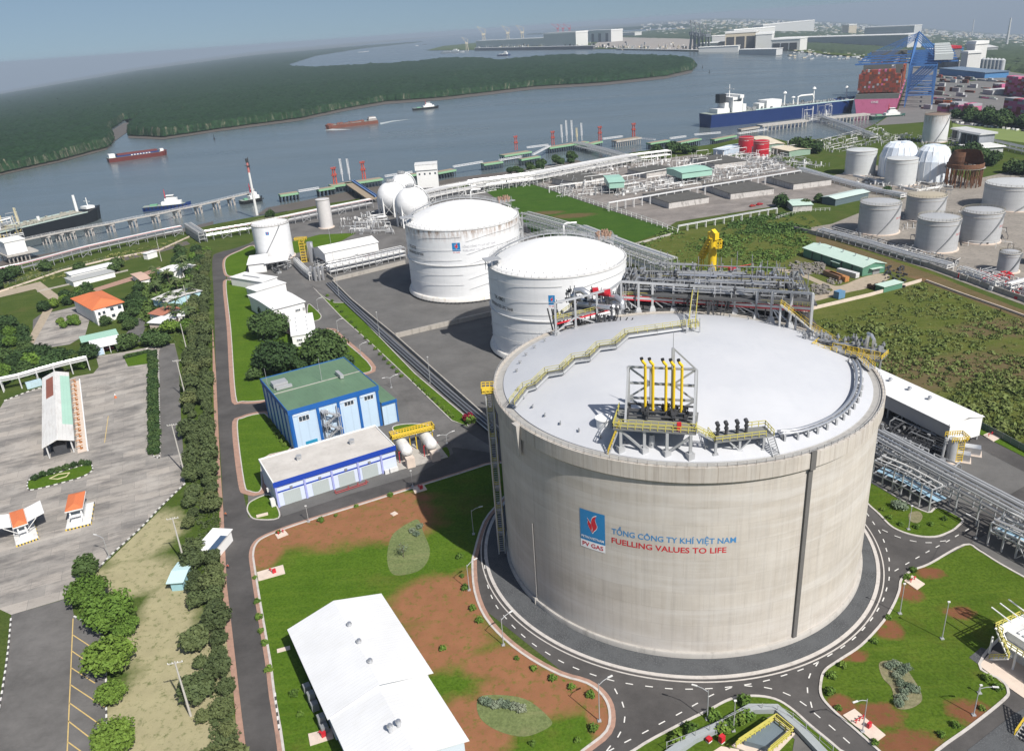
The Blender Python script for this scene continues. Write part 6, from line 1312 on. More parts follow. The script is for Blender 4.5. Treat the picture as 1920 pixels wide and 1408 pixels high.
pipework('pipework at the head of the jetty by the tanker',[(1560,290),(1700,262),(1640,240),(1520,268)],200,(m_whited,m_steel),4,11)
pipework('distant pipe yard beside the tall rusty topped tank',[(1640,280),(1800,300),(1830,270),(1690,250)],160,(m_steel,m_whited),4,12)
pipework('pipes and valves under the wide rack along the shore',[(850,372),(1180,316),(1160,304),(850,356)],260,(m_whited,m_steel,m_white),6,40)
pipework('small pumps and pipes between the four grey tanks',[(1690,455),(1900,470),(1870,400),(1690,390)],90,(m_whited,m_steel,m_dark),1.6,41)
pipework('pipes and small tanks behind the mossy basins on the far side',[(1330,300),(1500,318),(1560,312),(1420,288)],150,(m_white,m_steel),4,42)
pipework('valves and pipes on the slab beside the upper pale tanks',[(1600,345),(1780,370),(1790,350),(1620,330)],90,(m_whited,m_steel),2,43)
def vehicle(label,px,py,ang,col,L_=4.6,h=1.5,box=False):
 P=g(px,py);T=thing('truck' if box else 'car',P,label,'truck' if box else 'car');c,s_=cos(ang),sin(ang);m_=M('vehicle_paint_%d'%int(col[0]*100),col,.35)
 def Q(x,y,z):return(P.x+c*x-s_*y,P.y+s_*x+c*y,z+.1)
 def bx(x0,x1,y0,y1,z0,z1,t=0):return[Q(x0,y0,z0),Q(x1,y0,z0),Q(x1,y1,z0),Q(x0,y1,z0)],[Q(x0+t,y0+t*.3,z1),Q(x1-t,y0+t*.3,z1),Q(x1-t,y1-t*.3,z1),Q(x0+t,y1-t*.3,z1)]
 mb=MB();w=.9 if not box else 1.15;mb.hexa(*bx(-L_/2,L_/2,-w,w,.35,.95));(mb.hexa(*bx(-L_/2,L_*.22,-w,w,.95,2.9)),mb.hexa(*bx(L_*.26,L_/2,-w,w,.95,2.2,.15)))if box else mb.hexa(*bx(-L_*.32,L_*.2,-w,w,.95,h,.35));mb.build('body',m_,T)
 mb=MB();mb.hexa(*(bx(L_*.3,L_*.505,-w*1.01,w*1.01,1.4,1.95,.1)if box else bx(-L_*.31,L_*.19,-w*1.01,w*1.01,1.0,h-.08,.33)));mb.build('window',m_glass,T)
 for x in(-L_*.32,L_*.32):
  for y in(-w,w):mb=MB();mb.cyl(Q(x,y*.86,.32),Q(x,y*1.02,.32),.36,.36,12);mb.build('wheel',m_black,T)
vehicle('red car parked in front of the mossy basin by the palm like tree',1424,385,.4,(.45,.02,.03));vehicle('red car parked under the mint green shelter',204,656,.35,(.40,.03,.04));vehicle('white box truck beside the narrow white block near the white tank',470,548,1.9,(.70,.70,.70),7,3,True);vehicle('second red vehicle beside the first by the mossy basin',1411,388,.5,(.43,.04,.03))
# ---------------------------------------------------------------- assorted plant items
def pole_tower(name,label,px,ybase,ytop,r0,r1,mt,cat):
 P_=g(px,ybase);H=high(px,ybase,ytop);return P_,H
# flare stack
P_=g(482,404);Hf=42;T=thing('flare_stack',P_,'tall white flare stack with dark tip beside the tug at the shore','flare stack');mb=MB();mb.cyl(P_,P_+Vector((0,0,Hf-9)),1.15,.85,14);mb.build('stack',m_whited,T,True,40);mb=MB();mb.cyl(P_+Vector((0,0,Hf-9)),P_+Vector((0,0,Hf-1.5)),.9,.8,12);mb.build('red_band',M('faded_red',(.45,.16,.15),.7,0,.2,.6),T)
mb=MB();mb.cyl(P_+Vector((0,0,Hf-1.5)),P_+Vector((0,0,Hf+1.5)),.9,1.1,12);mb.cyl(P_+Vector((1.3,0,Hf-7)),P_+Vector((1.1,0,Hf+2.5)),.25);mb.cyl(P_+Vector((0,0,Hf-4)),P_+Vector((0,0,Hf-3.7)),1.9,1.9,12);mb.build('tip',m_dark,T)
# yellow stair tower with silver vessel
P_=g(579,491);T=thing('column_vessel',P_,'silver vertical vessel with yellow stair cage beside the raised white shed','vessel');mb=MB();mb.cyl(P_+Vector((2.2,0,0)),P_+Vector((2.2,0,12)),1.9,1.9,20);mb.build('vessel',m_silver,T,True,40)
mb=MB();q=P_+Vector((-2.5,1,0))
for a,b in((-1.5,-1.5),(1.5,-1.5),(1.5,1.5),(-1.5,1.5)):mb.beam(q+Vector((a,b,0)),q+Vector((a,b,13.5)),.3)
for i in range(8):z=1.7*i;mb.box(q+Vector((0,0,z)),3.2,3.2,.2);stair(mb,q+Vector((-1.2,0,z)),q+Vector((1.2,0,z+1.7)),1)
rails(mb,[q+Vector((-4,-2,13.5)),q+Vector((3,-2,13.5)),q+Vector((3,2,13.5)),q+Vector((-4,2,13.5)),q+Vector((-4,-2,13.5))],1.2,.25,.8);mb.build('stair_cage',m_yellow,T)
for i,(x,y)in enumerate(((586,525),(593,527),(600,526),(607,525))):P_=g(x,y);mb=MB();mb.cyl(P_,P_+Vector((0,0,7.5)),.8,.8,12);mb.cyl(P_+Vector((0,0,7.5)),P_+Vector((0,0,8)),.8,.2,12);tag(mb.build('vertical_vessel',m_silver,None,True,40),'one of the four slim silver vessels at the corner of the pipe rack','vessel','slim silver vessels')
# yellow gangway crane
P_=g(1338,540,0);P_=Vector((*g(1335,506,12)[:2],0));T=thing('gangway_crane',P_,'bright yellow slewing gangway crane folded on its column beyond the pipe platform','crane');z0=12;Hc=high(1335,506,434,12)+z0
mb=MB();mb.cyl(P_,P_+Vector((0,0,Hc-3)),1.9,1.9,18);mb.build('column',m_vent,T,True,40)
e=(g(1308,498,12)-P_);e.z=0;e.normalize();Le=high(1335,506,440,12)*.75;top=P_+Vector((0,0,Hc-2));tip=g(1315,488,z0+3)
mb=MB();mb.beam(top-e*1.0+Vector((0,0,2.2)),tip+Vector((0,0,1.5)),2.2,2.8);mb.beam(top-e*2.5,top+e*2.5,2.4,3.2);mb.build('boom',m_vent,T)
mb=MB();d_=tip-top;
for i in range(10):p_=top+d_*(i/9)+Vector((0,0,-1.2));mb.box(p_+e.cross(Vector((0,0,1)))*-1.8,1.7,1.5,.3,atan2(e.y,e.x));
rails(mb,[top+e.cross(Vector((0,0,1)))*-2.5-Vector((0,0,1)),tip+e.cross(Vector((0,0,1)))*-2.5-Vector((0,0,1))],1.2,.22,1.2)
mb.beam(tip+Vector((0,0,1)),tip+Vector((0,0,-4)),.5);mb.beam(tip-e*1.5+Vector((0,0,1)),tip-e*1.5+Vector((0,0,-4)),.4);mb.build('step_ladder',m_vent,T)
mb=MB();q=P_-e*3.4;rails(mb,[q+Vector((-1.5,-2,Hc-7)),q+Vector((1.5,-2,Hc-7)),q+Vector((1.5,2,Hc-7)),q+Vector((-1.5,2,Hc-7))],3.5,.35,1.2);mb.box(q+Vector((0,0,Hc-7)),3.4,4,.3);mb.build('counterweight_cage',m_vent,T)
# loading skid under the crane, red monitor towers
P_=Vector((*g(1372,515,12)[:2],12));T=thing('fire_monitor',P_,'red fire monitor cabinet on the pipe platform right of the yellow crane','fire monitor');mb=MB();mb.box(P_,3,2.4,3.4,.2);mb.build('cabinet',m_red,T);mb=MB();mb.cyl(P_+Vector((0,0,3.4)),P_+Vector((9,1,3.9)),.16);mb.cyl(P_+Vector((0,0,3.4)),P_+Vector((-7,-1,4.4)),.12);mb.cyl(P_-Vector((0,0,12)),P_,.5);mb.build('pipe',m_red,T)
# twin vent vessels with yellow platform, beside the low building
B_=thing('separator_skid',g(783,856),'two white horizontal vessels with yellow access platform beside the low blue building','vessels');
fr=Fr((766,868),(812,856),(800,830),0);mb=MB();fr.block(mb,-6,fr.L+4,-3,13,.1,.25);mb.build('slab',m_conc,B_)
for i,x in enumerate((0,fr.L)):
 mb=MB();z=4.2;a,b=fr(x,0,z),fr(x,10,z);n_=14;ax=fr.y;u_=fr.x
 prof=[(.01,-1.2),(.9,-1.0),(1.6,-.5),(1.85,0),(1.85,10),(1.6,10.5),(.01,11.2)];vs=[]
 for r,t in prof:
  for j in range(n_):q=2*pi*j/n_;vs.append(fr(x,t,z)+u_*r*cos(q)+Vector((0,0,r*sin(q))))
 mb.add(vs,[(k_*n_+j,k_*n_+(j+1)%n_,(k_+1)*n_+(j+1)%n_,(k_+1)*n_+j)for k_ in range(6)for j in range(n_)]);mb.build('vessel',m_whited,B_,True,50)
 mb=MB();fr.block(mb,x-1.3,x+1.3,-3.6,-1.4,0,3.2);fr.block(mb,x-1.2,x+1.2,1.4,2.4,0,2.8);fr.block(mb,x-1.2,x+1.2,7.6,8.6,0,2.8);mb.build('saddle',m_concl,B_)
 mb=MB();mb.cyl(fr(x-2.4,1,4),fr(x+2.2,1,4),.12);mb.cyl(fr(x-2.4,1,.3),fr(x-2.4,1,4),.12);mb.build('red_pipe',m_red,B_)
mb=MB();fr.block(mb,-3,fr.L+3,5.2,8.2,6.6,6.8)
rails(mb,[fr(-3,5.2,6.8),fr(fr.L+3,5.2,6.8),fr(fr.L+3,8.2,6.8),fr(-3,8.2,6.8),fr(-3,5.2,6.8)],1.2,.2,.9)
for x in(-2.6,fr.L+2.6):
 for i in range(5):rails(mb,[fr(x,8+i*1.1,6.4-i*1.5),fr(x,9.1+i*1.1,4.9-i*1.5)],1.1,.2,1);
for x in(-2.5,3,fr.L-3,fr.L+2.5):mb.beam(fr(x,7,0),fr(x,7,6.6),.3)
mb.build('access_platform',m_yellow,B_)
# silver column with yellow stairs, coolers (right yard)
P_=g(1781,866);T=thing('column_vessel',P_,'silver vertical vessel wrapped by yellow ladders below the end of the white shed','vessel');mb=MB();mb.cyl(P_,P_+Vector((0,0,7.6)),1.3,1.3,20);mb.cyl(P_+Vector((-2.6,0,0)),P_+Vector((-2.2,0,8)),.4);mb.build('vessel',m_galv,T,True,40);mb=MB()
q=P_+Vector((2.2,.5,0));rails(mb,[P_+Vector((-1.5,-1.8,7.4)),P_+Vector((3.4,-1.8,7.4)),P_+Vector((3.4,2,7.4)),P_+Vector((-1.5,2,7.4))],1.4,.16,.7);
for i in range(9):mb.beam(q+Vector((-.9,-1,.8*i+.4)),q+Vector((.9,-1,.8*i+.4)),.14)
for a in(-.9,.9):mb.beam(q+Vector((a,-1,0)),q+Vector((a,-1,7.4)),.16)
mb.build('ladder_cage',m_yellow,T);mb=MB();mb.cyl(P_,P_+Vector((0,0,.4)),1.9,1.9,20);mb.build('plinth',m_concl,T)
for i,(x,y)in enumerate(((1802,862),(1822,850))):
 P_=g(x,y);T=thing('air_cooler',P_,('left','right')[i]+' one of two grey skid units on pale slabs below the white shed end','cooler');mb=MB();mb.box(P_+Vector((0,0,.2)),4.2,2.6,2.2,-.5);mb.build('body',m_silver,T);mb=MB();mb.box(P_,5,4,.2,-.5);mb.build('slab',m_concl,T)
# bund walls
def wall(label,px,h,w,mt,cat='wall',name='wall',base=0):
 mb=MB();strip(mb,W2(px),w,base,h);o=mb.build(name,mt);return tag(o,label,cat)
m_bund=M('stained_concrete',(.36,.335,.30),.9,0,.15,.4,(.12,.11,.10),.6)
wall('low concrete wall closing the tank pad below the long pipe rack',[(614,519),(626,528),(700,510),(760,495)],2.2,.8,m_bund);wall('low concrete wall between the two white gas tanks',[(742,634),(830,613),(922,592),(1010,575)],2.2,.8,m_bund);wall('low concrete wall along the ditch of dark pipes',[(624,530),(660,566),(742,634),(840,722),(940,812)],1.6,.5,m_bund)
wall('long grey fence wall beside the tank farm',[(1488,432),(1589,455),(1680,482),(1758,508),(1850,541),(1920,566),(2080,626)],2.4,.4,m_bund);wall('pale low wall at the near edge of the laydown yard',[(1500,590),(1521,582),(1630,556),(1727,529)],1.6,.35,m_concl);wall('pale kerb wall along the brown verge',[(1736,528),(1800,552),(1880,580),(1990,620)],1.0,.5,m_concl)
wall('pale low wall along the drainage canal',[(-60,560),(0,548),(60,528),(118,508),(210,486),(300,470),(355,445)],.9,.5,m_concl);wall('concrete channel edge below the long white workshop',[(70,548),(140,532),(240,508)],.8,.6,m_bund)
wall('pale wall edging the upper tank yard',[(1600,331),(1660,345),(1720,360),(1782,349)],1.6,.4,m_white);wall('low wall round the green field corner',[(1180,463),(1262,440)],1.2,.6,m_conc)
# fence along brine yard
def postfence(label,px,h,step,mt,w=.25,rail=True,mesh=None):
 P=[Vector((*p_,0))for p_ in W2(px)];pts=along(P,step);T=thing('fence',pts[0],label,'fence');mb=MB()
 for p_ in pts:mb.beam(p_,p_+Vector((0,0,h)),w)
 mb.build('post',mt,T);mb=MB()
 for a,b in zip(pts,pts[1:]):
  for z in((h*.5,h-.1)if rail else(h-.1,)):mb.beam(a+Vector((0,0,z)),b+Vector((0,0,z)),w*.5)
 mb.build('rail',mt,T)
 if mesh:mb=MB();strip(mb,[(p_.x,p_.y)for p_ in P],.04,.1,h-.2);mb.build('mesh_panel',mesh,T)
 return T
postfence('white post fence between the green field and the pipe yard',[(1000,347),(1027,354),(1100,380),(1180,406),(1240,427),(1271,440)],3.4,6.5,m_white,.35)
postfence('grey wire fence beside the white shed and the overgrown field',[(1833,800),(1880,824),(1930,852),(1990,885)],2.2,3,m_steel,.12,mesh=M('green_mesh',(.12,.18,.14),.8));postfence('white fence below the small pump house',[(1455,412),(1500,398),(1560,395)],2,3,m_whited,.2)
postfence('wire fence along the bank side of the left pipe rack',[(-60,556),(60,522),(200,487)],2,4,m_steel,.12)
postfence('security fence round the corner of the lower plant',[(1250,1408),(1330,1378),(1385,1350),(1410,1338),(1445,1334),(1480,1350),(1530,1390),(1575,1430)],2.4,3,m_galv,.12,mesh=None)
# ================================================================ vegetation
def m_leaf(name,c1,c2,sc=.5):
 k=N(name);p=k.pos();oi=k.n('ObjectInfo').outputs['Random']
 c=k.mix(k.ramp(k.noise(p,sc,4,.7),.3,.7),c1,c2);c=k.mix(k.math('MULTIPLY',k.ramp(oi,.5,1),.6),c,tuple(v*.55 for v in c1));c=k.mix(k.math('MULTIPLY',k.ramp(oi,.45,0),.55),c,(c2[0]*1.35,c2[1]*1.12,c2[2]*1.1))
 c=k.mix(k.math('MULTIPLY',k.ramp(k.noise(p,3.5,2),.5,.8),.4),c,tuple(v*1.5 for v in c2))
 m=k.out(c,.75,0,None,spec=.25);m.node_tree.nodes['Principled BSDF'].inputs['Subsurface Weight'].default_value=0;return m
l_row=m_leaf('olive_foliage',(.055,.080,.030),(.10,.13,.048));l_dark=m_leaf('dark_foliage',(.026,.058,.018),(.055,.10,.028));l_bright=m_leaf('bright_foliage',(.065,.13,.018),(.12,.20,.03));l_palm=m_leaf('palm_foliage',(.045,.075,.025),(.09,.125,.045));l_silver=m_leaf('silvery_foliage',(.11,.16,.10),(.24,.29,.21));l_scrub=m_leaf('scrub_foliage',(.10,.15,.032),(.175,.20,.065),.15);l_red=m_leaf('red_flowers',(.22,.01,.03),(.34,.02,.06))
def leafball(mb,c,rx,rz,n,ls,r2,flat=.0,lump=.30):
 ph=[(r2.uniform(0,6.3),r2.uniform(0,6.3),r2.uniform(1.5,4))for _ in range(5)]
 for i in range(n):
  u=r2.uniform(-1,1)if not flat else r2.uniform(-.35,1);a=r2.uniform(0,2*pi);s_=sqrt(max(0,1-u*u))
  w=1+lump*.5*sum(sin(k_*a+p_)*cos(k_*u*2+q_)for p_,q_,k_ in ph)/1.6
  r=w*(r2.random()**.28);P=Vector((c[0]+rx*r*s_*cos(a),c[1]+rx*r*s_*sin(a),c[2]+rz*r*u))
  n_=Vector((s_*cos(a),s_*sin(a),u+.35))+Vector((r2.gauss(0,.55),r2.gauss(0,.55),r2.gauss(0,.55)));n_.normalize()
  t=n_.cross(Vector((r2.gauss(0,1),r2.gauss(0,1),r2.gauss(0,1)))).normalized();b=n_.cross(t);l_=ls*r2.uniform(.6,1.3);w_=l_*.62
  o=len(mb.v);mb.v+=[tuple(P-t*l_),tuple(P-b*w_),tuple(P+t*l_),tuple(P+b*w_+n_*l_*.2)];mb.f.append((o,o+1,o+2,o+3));mb.m.append(0)
def tree_proto(seed,h,rx,rz,n,ls,leaf,lobes=5,trunk_r=.18,cat='tree',name='tree'):
 r2=random.Random(seed);T=thing(name,(0,0,0),'x',cat);mb=MB();top=h-rz*.9
 leafball(mb,(0,0,h-rz),rx*.72,rz*.95,n//3,ls,r2)
 br=[]
 for i in range(lobes):
  a=2*pi*i/lobes+r2.uniform(-.3,.3);rr=rx*r2.uniform(.42,.62);c=(rr*cos(a),rr*sin(a),h-rz*r2.uniform(.8,1.25));br.append(c);leafball(mb,c,rx*r2.uniform(.40,.55),rz*r2.uniform(.5,.72),n*2//(3*lobes),ls,r2)
 o=mb.build('crown',leaf,T);o.data.materials.clear();o.data.materials.append(leaf);mb=MB()
 mb.cyl((0,0,-.1),(0,0,h-rz*1.1),trunk_r,trunk_r*.7,7)
 for c in br:mb.cyl((0,0,h-rz*1.6 if h>rz*1.7 else h*.3),c,trunk_r*.5,trunk_r*.15,5)
 mb.build('trunk',m_wood,T);return T
PROTO={}
def protos(key,**kw):
 if key not in PROTO:PROTO[key]=[]
 for s_ in range(kw.pop('variants',3)):PROTO[key].append([tree_proto(s_*17+len(key)*3+1,**kw),False])
protos('row',h=5.4,rx=3.0,rz=2.3,n=1500,ls=.42,leaf=l_row);protos('big',variants=2,h=11,rx=8,rz=5.2,n=5200,ls=.62,leaf=l_dark,lobes=8,trunk_r=.35)
protos('park',variants=3,h=6.2,rx=4.0,rz=2.5,n=3000,ls=.34,leaf=l_bright,lobes=7);protos('wild',variants=3,h=7,rx=4.2,rz=3.4,n=1700,ls=.62,leaf=l_dark,lobes=6);protos('lime',variants=2,h=6,rx=3.6,rz=2.8,n=1500,ls=.55,leaf=l_bright)
protos('shrub',variants=2,h=1.3,rx=.85,rz=.75,n=260,ls=.22,leaf=l_bright,lobes=3,trunk_r=.05,cat='shrub',name='shrub');protos('hedge',variants=2,h=2.3,rx=1.7,rz=1.2,n=520,ls=.34,leaf=l_dark,lobes=4,trunk_r=.06,cat='shrub',name='shrub');protos('silver',variants=2,h=1.6,rx=1.3,rz=.8,n=560,ls=.15,leaf=l_silver,lobes=4,trunk_r=.04,cat='shrub',name='shrub')
def palm(seed):
 r2=random.Random(seed);T=thing('palm_tree',(0,0,0),'x','palm tree');mb=MB();mb.tube([(0,0,0),(.2,0,3),(.1,.1,6.5)],.16,6);mb.build('trunk',m_wood,T);mb=MB()
 for i in range(16):
  a=i*2.4;el=r2.uniform(.1,1.0);p_=Vector((.1,.1,6.5));d=Vector((cos(a)*cos(el),sin(a)*cos(el),sin(el)));pts=[p_]
  for j in range(6):p_=p_+d*.6;d=(d+Vector((0,0,-.26))).normalized();pts.append(p_)
  s_=Vector((-sin(a),cos(a),0))
  for j in range(6):
   w0,w1=.55*(1-abs(j-2.4)/4),.55*(1-abs(j-1.4)/4)
   for q in(-1,1):mb.add([pts[j],pts[j+1],pts[j+1]+s_*q*w1-Vector((0,0,.25)),pts[j]+s_*q*w0-Vector((0,0,.25))],[(0,1,2,3)])
 mb.build('crown',l_palm,T);return T
PROTO['palm']=[[palm(s_),False]for s_ in range(2)]
KD={}
def plant(key,P,s_,label,grp=None,cat=None,zs=1.0):
 e=PROTO[key][rnd.randrange(len(PROTO[key]))]
 if e[0].name not in KD:KD[e[0].name]=kids(e[0])
 P=Vector(P);rz=rnd.uniform(0,6.28)
 if not e[1]:e[1]=True;o=e[0];o.location=P;o.rotation_euler=(0,0,rz);o.scale=(s_,s_,s_*zs);o['label']=label;
 else:o=dup(e[0],P,rz,label,None,(s_,s_,s_*zs),KD[e[0].name])
 if grp:o['group']=grp
 elif 'group' in o:del o['group']
 return o
def inpoly(x,y,poly):
 c=False;j=len(poly)-1
 for i in range(len(poly)):
  if(poly[i][1]>y)!=(poly[j][1]>y)and x<(poly[j][0]-poly[i][0])*(y-poly[i][1])/(poly[j][1]-poly[i][1])+poly[i][0]:c=not c
  j=i
 return c
# row of trees left of the plant road
band=[(392,478),(384,520),(383,600),(386,700),(390,800),(396,880),(398,940),(402,1060),(408,1150),(414,1250),(424,1340),(434,1430),(446,1500)]
pts=along([Vector((*p_,0))for p_ in W2(band)],5.4)
for i,p_ in enumerate(pts):
 a=pts[max(i-1,0)];b=pts[min(i+1,len(pts)-1)];t=(b-a).normalized();nn=Vector((-t.y,t.x,0));wd=1.0 if p_.y<180 else 1.25
 for k_,o_ in enumerate((0,4.4)):
  q=p_-nn*(o_*wd+rnd.uniform(-.6,.6))if(p_-nn).x<(p_+nn).x else p_+nn*(o_*wd+rnd.uniform(-.6,.6))
  px_,py_=proj((q.x,q.y,0))
  if k_ and rnd.random()<.14:continue
  if 960<py_<1050 and k_==0 and px_>385:continue
  plant('row',(q.x+rnd.uniform(-.5,.5),q.y+rnd.uniform(-.5,.5),0),rnd.uniform(.55,1.3),'leafy roadside tree in the dense row along the left of the plant road','trees in the roadside row')
L2_=[('big',508,632,1.15,'large dark round tree left of the white control building'),('big',520,696,1.25,'largest dark round tree, just behind the blue building at left'),('big',612,680,1.3,'large dark round tree behind the middle of the green roof'),('wild',478,712,.75,'small round tree standing alone left of the large dark trees'),('wild',650,690,.9,'small olive tree beside the middle road behind the green roof'),('wild',497,590,.8,'small tree between the white control building and the lawn'),('wild',566,693,.8,'low tree between the two largest dark trees')]
for key,x,y,s_,lab in L2_:plant(key,g(x,y),s_,lab)
for x,y,s_,lab in((163,1078,.8,'darker tree at the top of the parking lot tree group'),(172,1130,1.25,'bright green tree below the dark one by the parking lot'),(212,1180,1.5,'widest bright green tree by the parking lot'),(213,1262,1.45,'bright green tree beside the middle parking bays'),(214,1318,.85,'smallest bright green tree by the parking bays'),(222,1412,1.15,'bright green tree cut off by the bottom edge of the photo')):
 plant('wild' if 'darker' in lab else 'park',g(x,y),s_,lab)
plant('park',g(240,1190),.8,'bright green tree tucked right of the widest one by the parking lot')
def scatter(key,poly,n,smin,smax,label,grp,sp=3.0,keys=None):
 xs=[p_[0]for p_ in poly];ys=[p_[1]for p_ in poly];got=[];tries=0
 while len(got)<n and tries<n*60:
  tries+=1;x,y=rnd.uniform(min(xs),max(xs)),rnd.uniform(min(ys),max(ys))
  if not inpoly(x,y,poly):continue
  P=g(x,y)
  if any((P-q).length<sp for q in got):continue
  got.append(P);plant(rnd.choice(keys)if keys else key,P,rnd.uniform(smin,smax),label,grp)
scatter('wild',[(-20,600),(48,620),(62,668),(170,655),(172,690),(110,705),(0,725),(-20,720)],20,.9,1.3,'dark leafy tree in the grove above the concrete yard','trees in the grove above the yard',6,['wild','wild','lime'])
scatter('wild',[(66,590),(110,566),(165,548),(172,560),(130,575),(80,590)],12,.7,1.0,'tree in the belt left of the orange roofed house','trees left of the orange roofed house',5,['wild','wild','lime'])
scatter('lime',[(112,602),(140,596),(150,606),(138,616),(114,618)],9,.4,.6,'low bright tree on the round garden island by the house drive','trees on the garden island',3)
scatter('palm',[(285,520),(345,500),(365,520),(362,620),(330,640),(300,590)],30,.8,1.25,'palm or leafy tree among the small houses by the roadside row','palms and trees among the small houses',4.5,['palm','palm','wild','lime'])
scatter('wild',[(320,470),(392,470),(385,520),(350,520),(330,500)],15,.7,1.05,'dark tree at the river end of the roadside row','trees at the river end of the row',5,['wild','lime','wild'])
scatter('wild',[(242,560),(270,560),(262,610),(240,625),(232,600)],9,.65,.95,'tree hugging the right side of the orange roofed house','trees right of the orange roofed house',5)
for key,x,y,s_,lab in(('wild',243,655,1.1,'round dark tree right of the mint green shelter'),('wild',288,648,1.1,'round dark tree at the head of the yard side road'),('wild',305,650,1.0,'round dark tree at the corner of the yard side road'),('wild',150,512,1.0,'round tree behind the long white workshop'),('wild',88,508,1.0,'spiky tree in front of the river pipe rack'),('wild',222,502,1.0,'dark tree at the right end of the long white workshop'),('wild',215,512,.9,'darker tree just below the right end of the long white workshop'),('wild',10,530,1.3,'broad dark tree at the left edge below the pipe rack'),('wild',28,520,1.1,'broad dark tree second from the left edge below the pipe rack'),('wild',-6,545,1.2,'broad dark tree cut by the left edge below the pipe rack'),('wild',262,548,.8,'tree left of the pale grey roofed house'),('wild',200,610,.75,'small tree against the white house wall'),
 ('wild',508,408,.9,'small dark tree between the white tank and the shore'),('wild',1465,388,1.3,'palm like tree beside the mossy basin farthest right'),('wild',1510,390,.9,'tree in front of the grey green warehouse at left'),('wild',1535,380,.9,'tree in front of the grey green warehouse in the middle'),('wild',1662,364,.8,'small dark tree between the grey tanks and the pale tanks'),
 ('wild',1232,291,1.5,'leftmost bush on the shore behind the pipe yard'),('wild',1262,288,1.7,'large dark tree on the shore behind the pipe yard'),('wild',1284,289,1.5,'tree touching the large dark tree on the shore'),('wild',1302,286,1.0,'low bush on the shore right of the trees'),
 ('wild',1495,284,1.9,'dark tree clump near the red tanks at left'),('wild',1512,288,2.1,'dark tree clump near the red tanks in the middle'),('wild',1530,288,1.7,'dark tree clump near the red tanks at right')):plant(key,g(x,y),s_,lab)
scatter('wild',[(940,325),(1010,312),(1080,296),(1085,305),(1010,325),(945,334)],14,.8,1.2,'mangrove bush on the mud below the jetties','mangrove bushes below the jetties',8)
scatter('wild',[(1790,300),(1850,316),(1930,340),(1990,350),(1990,320),(1900,318),(1830,292)],20,1.3,1.9,'dark tree in the belt behind the wide pale tank','trees behind the wide pale tank',7)
scatter('wild',[(1786,226),(1850,236),(1990,256),(1990,246),(1880,228),(1790,218)],20,1.5,2.1,'dark tree in the belt between the terminal and the playing field','trees by the playing field',9)
# hedges and clipped shrubs
for i,y in enumerate(range(664,856,6)):
 for x in(283+(y-664)*.02,290+(y-664)*.025):plant('hedge',g(x,y),rnd.uniform(.75,1.1),'shrub in the long hedge strip of the concrete yard','shrubs in the yard hedge')
for i in range(8):x=236+i*6;plant('hedge',g(x,672-i*1.6),.7,'shrub in the short hedge at the head of the concrete yard','shrubs at the head of the yard')
for i,(x,y)in enumerate(((68,899),(82,893),(97,889),(111,884),(126,880),(140,875),(155,871),(166,872))):plant('hedge',g(x,y),.78,'clipped round shrub on the oval traffic island','clipped shrubs on the oval island',zs=1.15)
HS=[(612,556),(621,566),(630,576),(639,586),(648,596),(657,606),(666,616),(675,626),(684,636),(693,646),(702,656),(711,666),(719,675),(727,683),(735,691),(743,699),(751,707),(775,716),(784,725),(793,733),(802,742),(811,750),(820,758),(829,767),(838,775),(846,783)]
for x,y in HS:plant('shrub',g(x+2,y),1.15,'small round shrub in the planted strip along the middle road','shrubs along the middle road')
for x,y in((504,790),(508,798),(513,806),(518,814),(523,821),(529,829),(535,836)):plant('shrub',g(x,y),1.1,'small shrub on the lawn at the foot of the blue building','shrubs by the blue building')
for x,y in((478,1085),(483,1130),(486,1160),(490,1185),(497,1208),(505,1258),(552,1304),(564,1341),(523,1000),(603,978),(630,968),(668,951),(732,931),(862,1046),(867,1082),(873,1105),(886,1143),(900,1166),(830,1218),(969,1236),(1001,1256),(1037,1274),(1072,1290),(1107,1305),(1113,1368),(1083,1390),(998,1396),(1560,1270),(1580,1250),(1555,1300),(1572,1330),(1640,1205),(1665,1160),(1700,1085),(1712,1072),(1850,1275),(1870,1292),(1840,1330),(1790,1362),(1765,1380),(1640,1395),(1655,957),(1668,972),(1688,985),(1718,990),(1745,985),(1770,975)):
 plant('shrub',g(x,y),rnd.uniform(.75,1.3),'little shrub planted near the kerb of a big lawn','little shrubs round the big lawns')
for x,y in((1337,1346),(1395,1318),(1296,1372),(1270,1390),(1355,1372),(1370,1362),(1385,1354),(1402,1348)):plant('shrub',g(x,y),1.8,'bright shrub inside the fence of the plant at the bottom edge','shrubs in the bottom plant')
for x,y in((908,1318),(918,1322),(930,1325),(950,1325),(966,1328),(978,1332),(942,1322)):plant('silver',g(x,y),.95,'silvery shrub in the pale oval bed below the middle of the lawn','silvery shrubs in the lower lawn bed')
for x,y in((1668,1252),(1680,1248),(1690,1262),(1680,1270),(1688,1285),(1694,1300),(1705,1290),(1715,1296),(1690,1312),(1684,1322),(1700,1255)):plant('silver',g(x,y),.9,'silvery green shrub in the tall kidney bed on the right lawn','silvery shrubs in the right lawn bed')
for x,y in((1682,952),(1690,955)):plant('silver',g(x,y),1.5,'silvery round bush on the small lawn under the high rack','silvery bushes under the high rack')
for x,y in((774,998),(782,1004),(788,990)):plant('silver',g(x,y),.9,'grey shrub in the pale bed at the edge of the tank shadow','grey shrubs by the tank shadow')
plant('shrub',g(881,792),2.4,'round shrub next to the crimson flowering bush')
o=plant('hedge',g(880,790),1.3,'crimson flowering round bush at the end of the planted strip')
for ch in kids(o):
 if ch.name.startswith('crown'):ch.data=ch.data.copy();ch.data.materials[0]=l_red
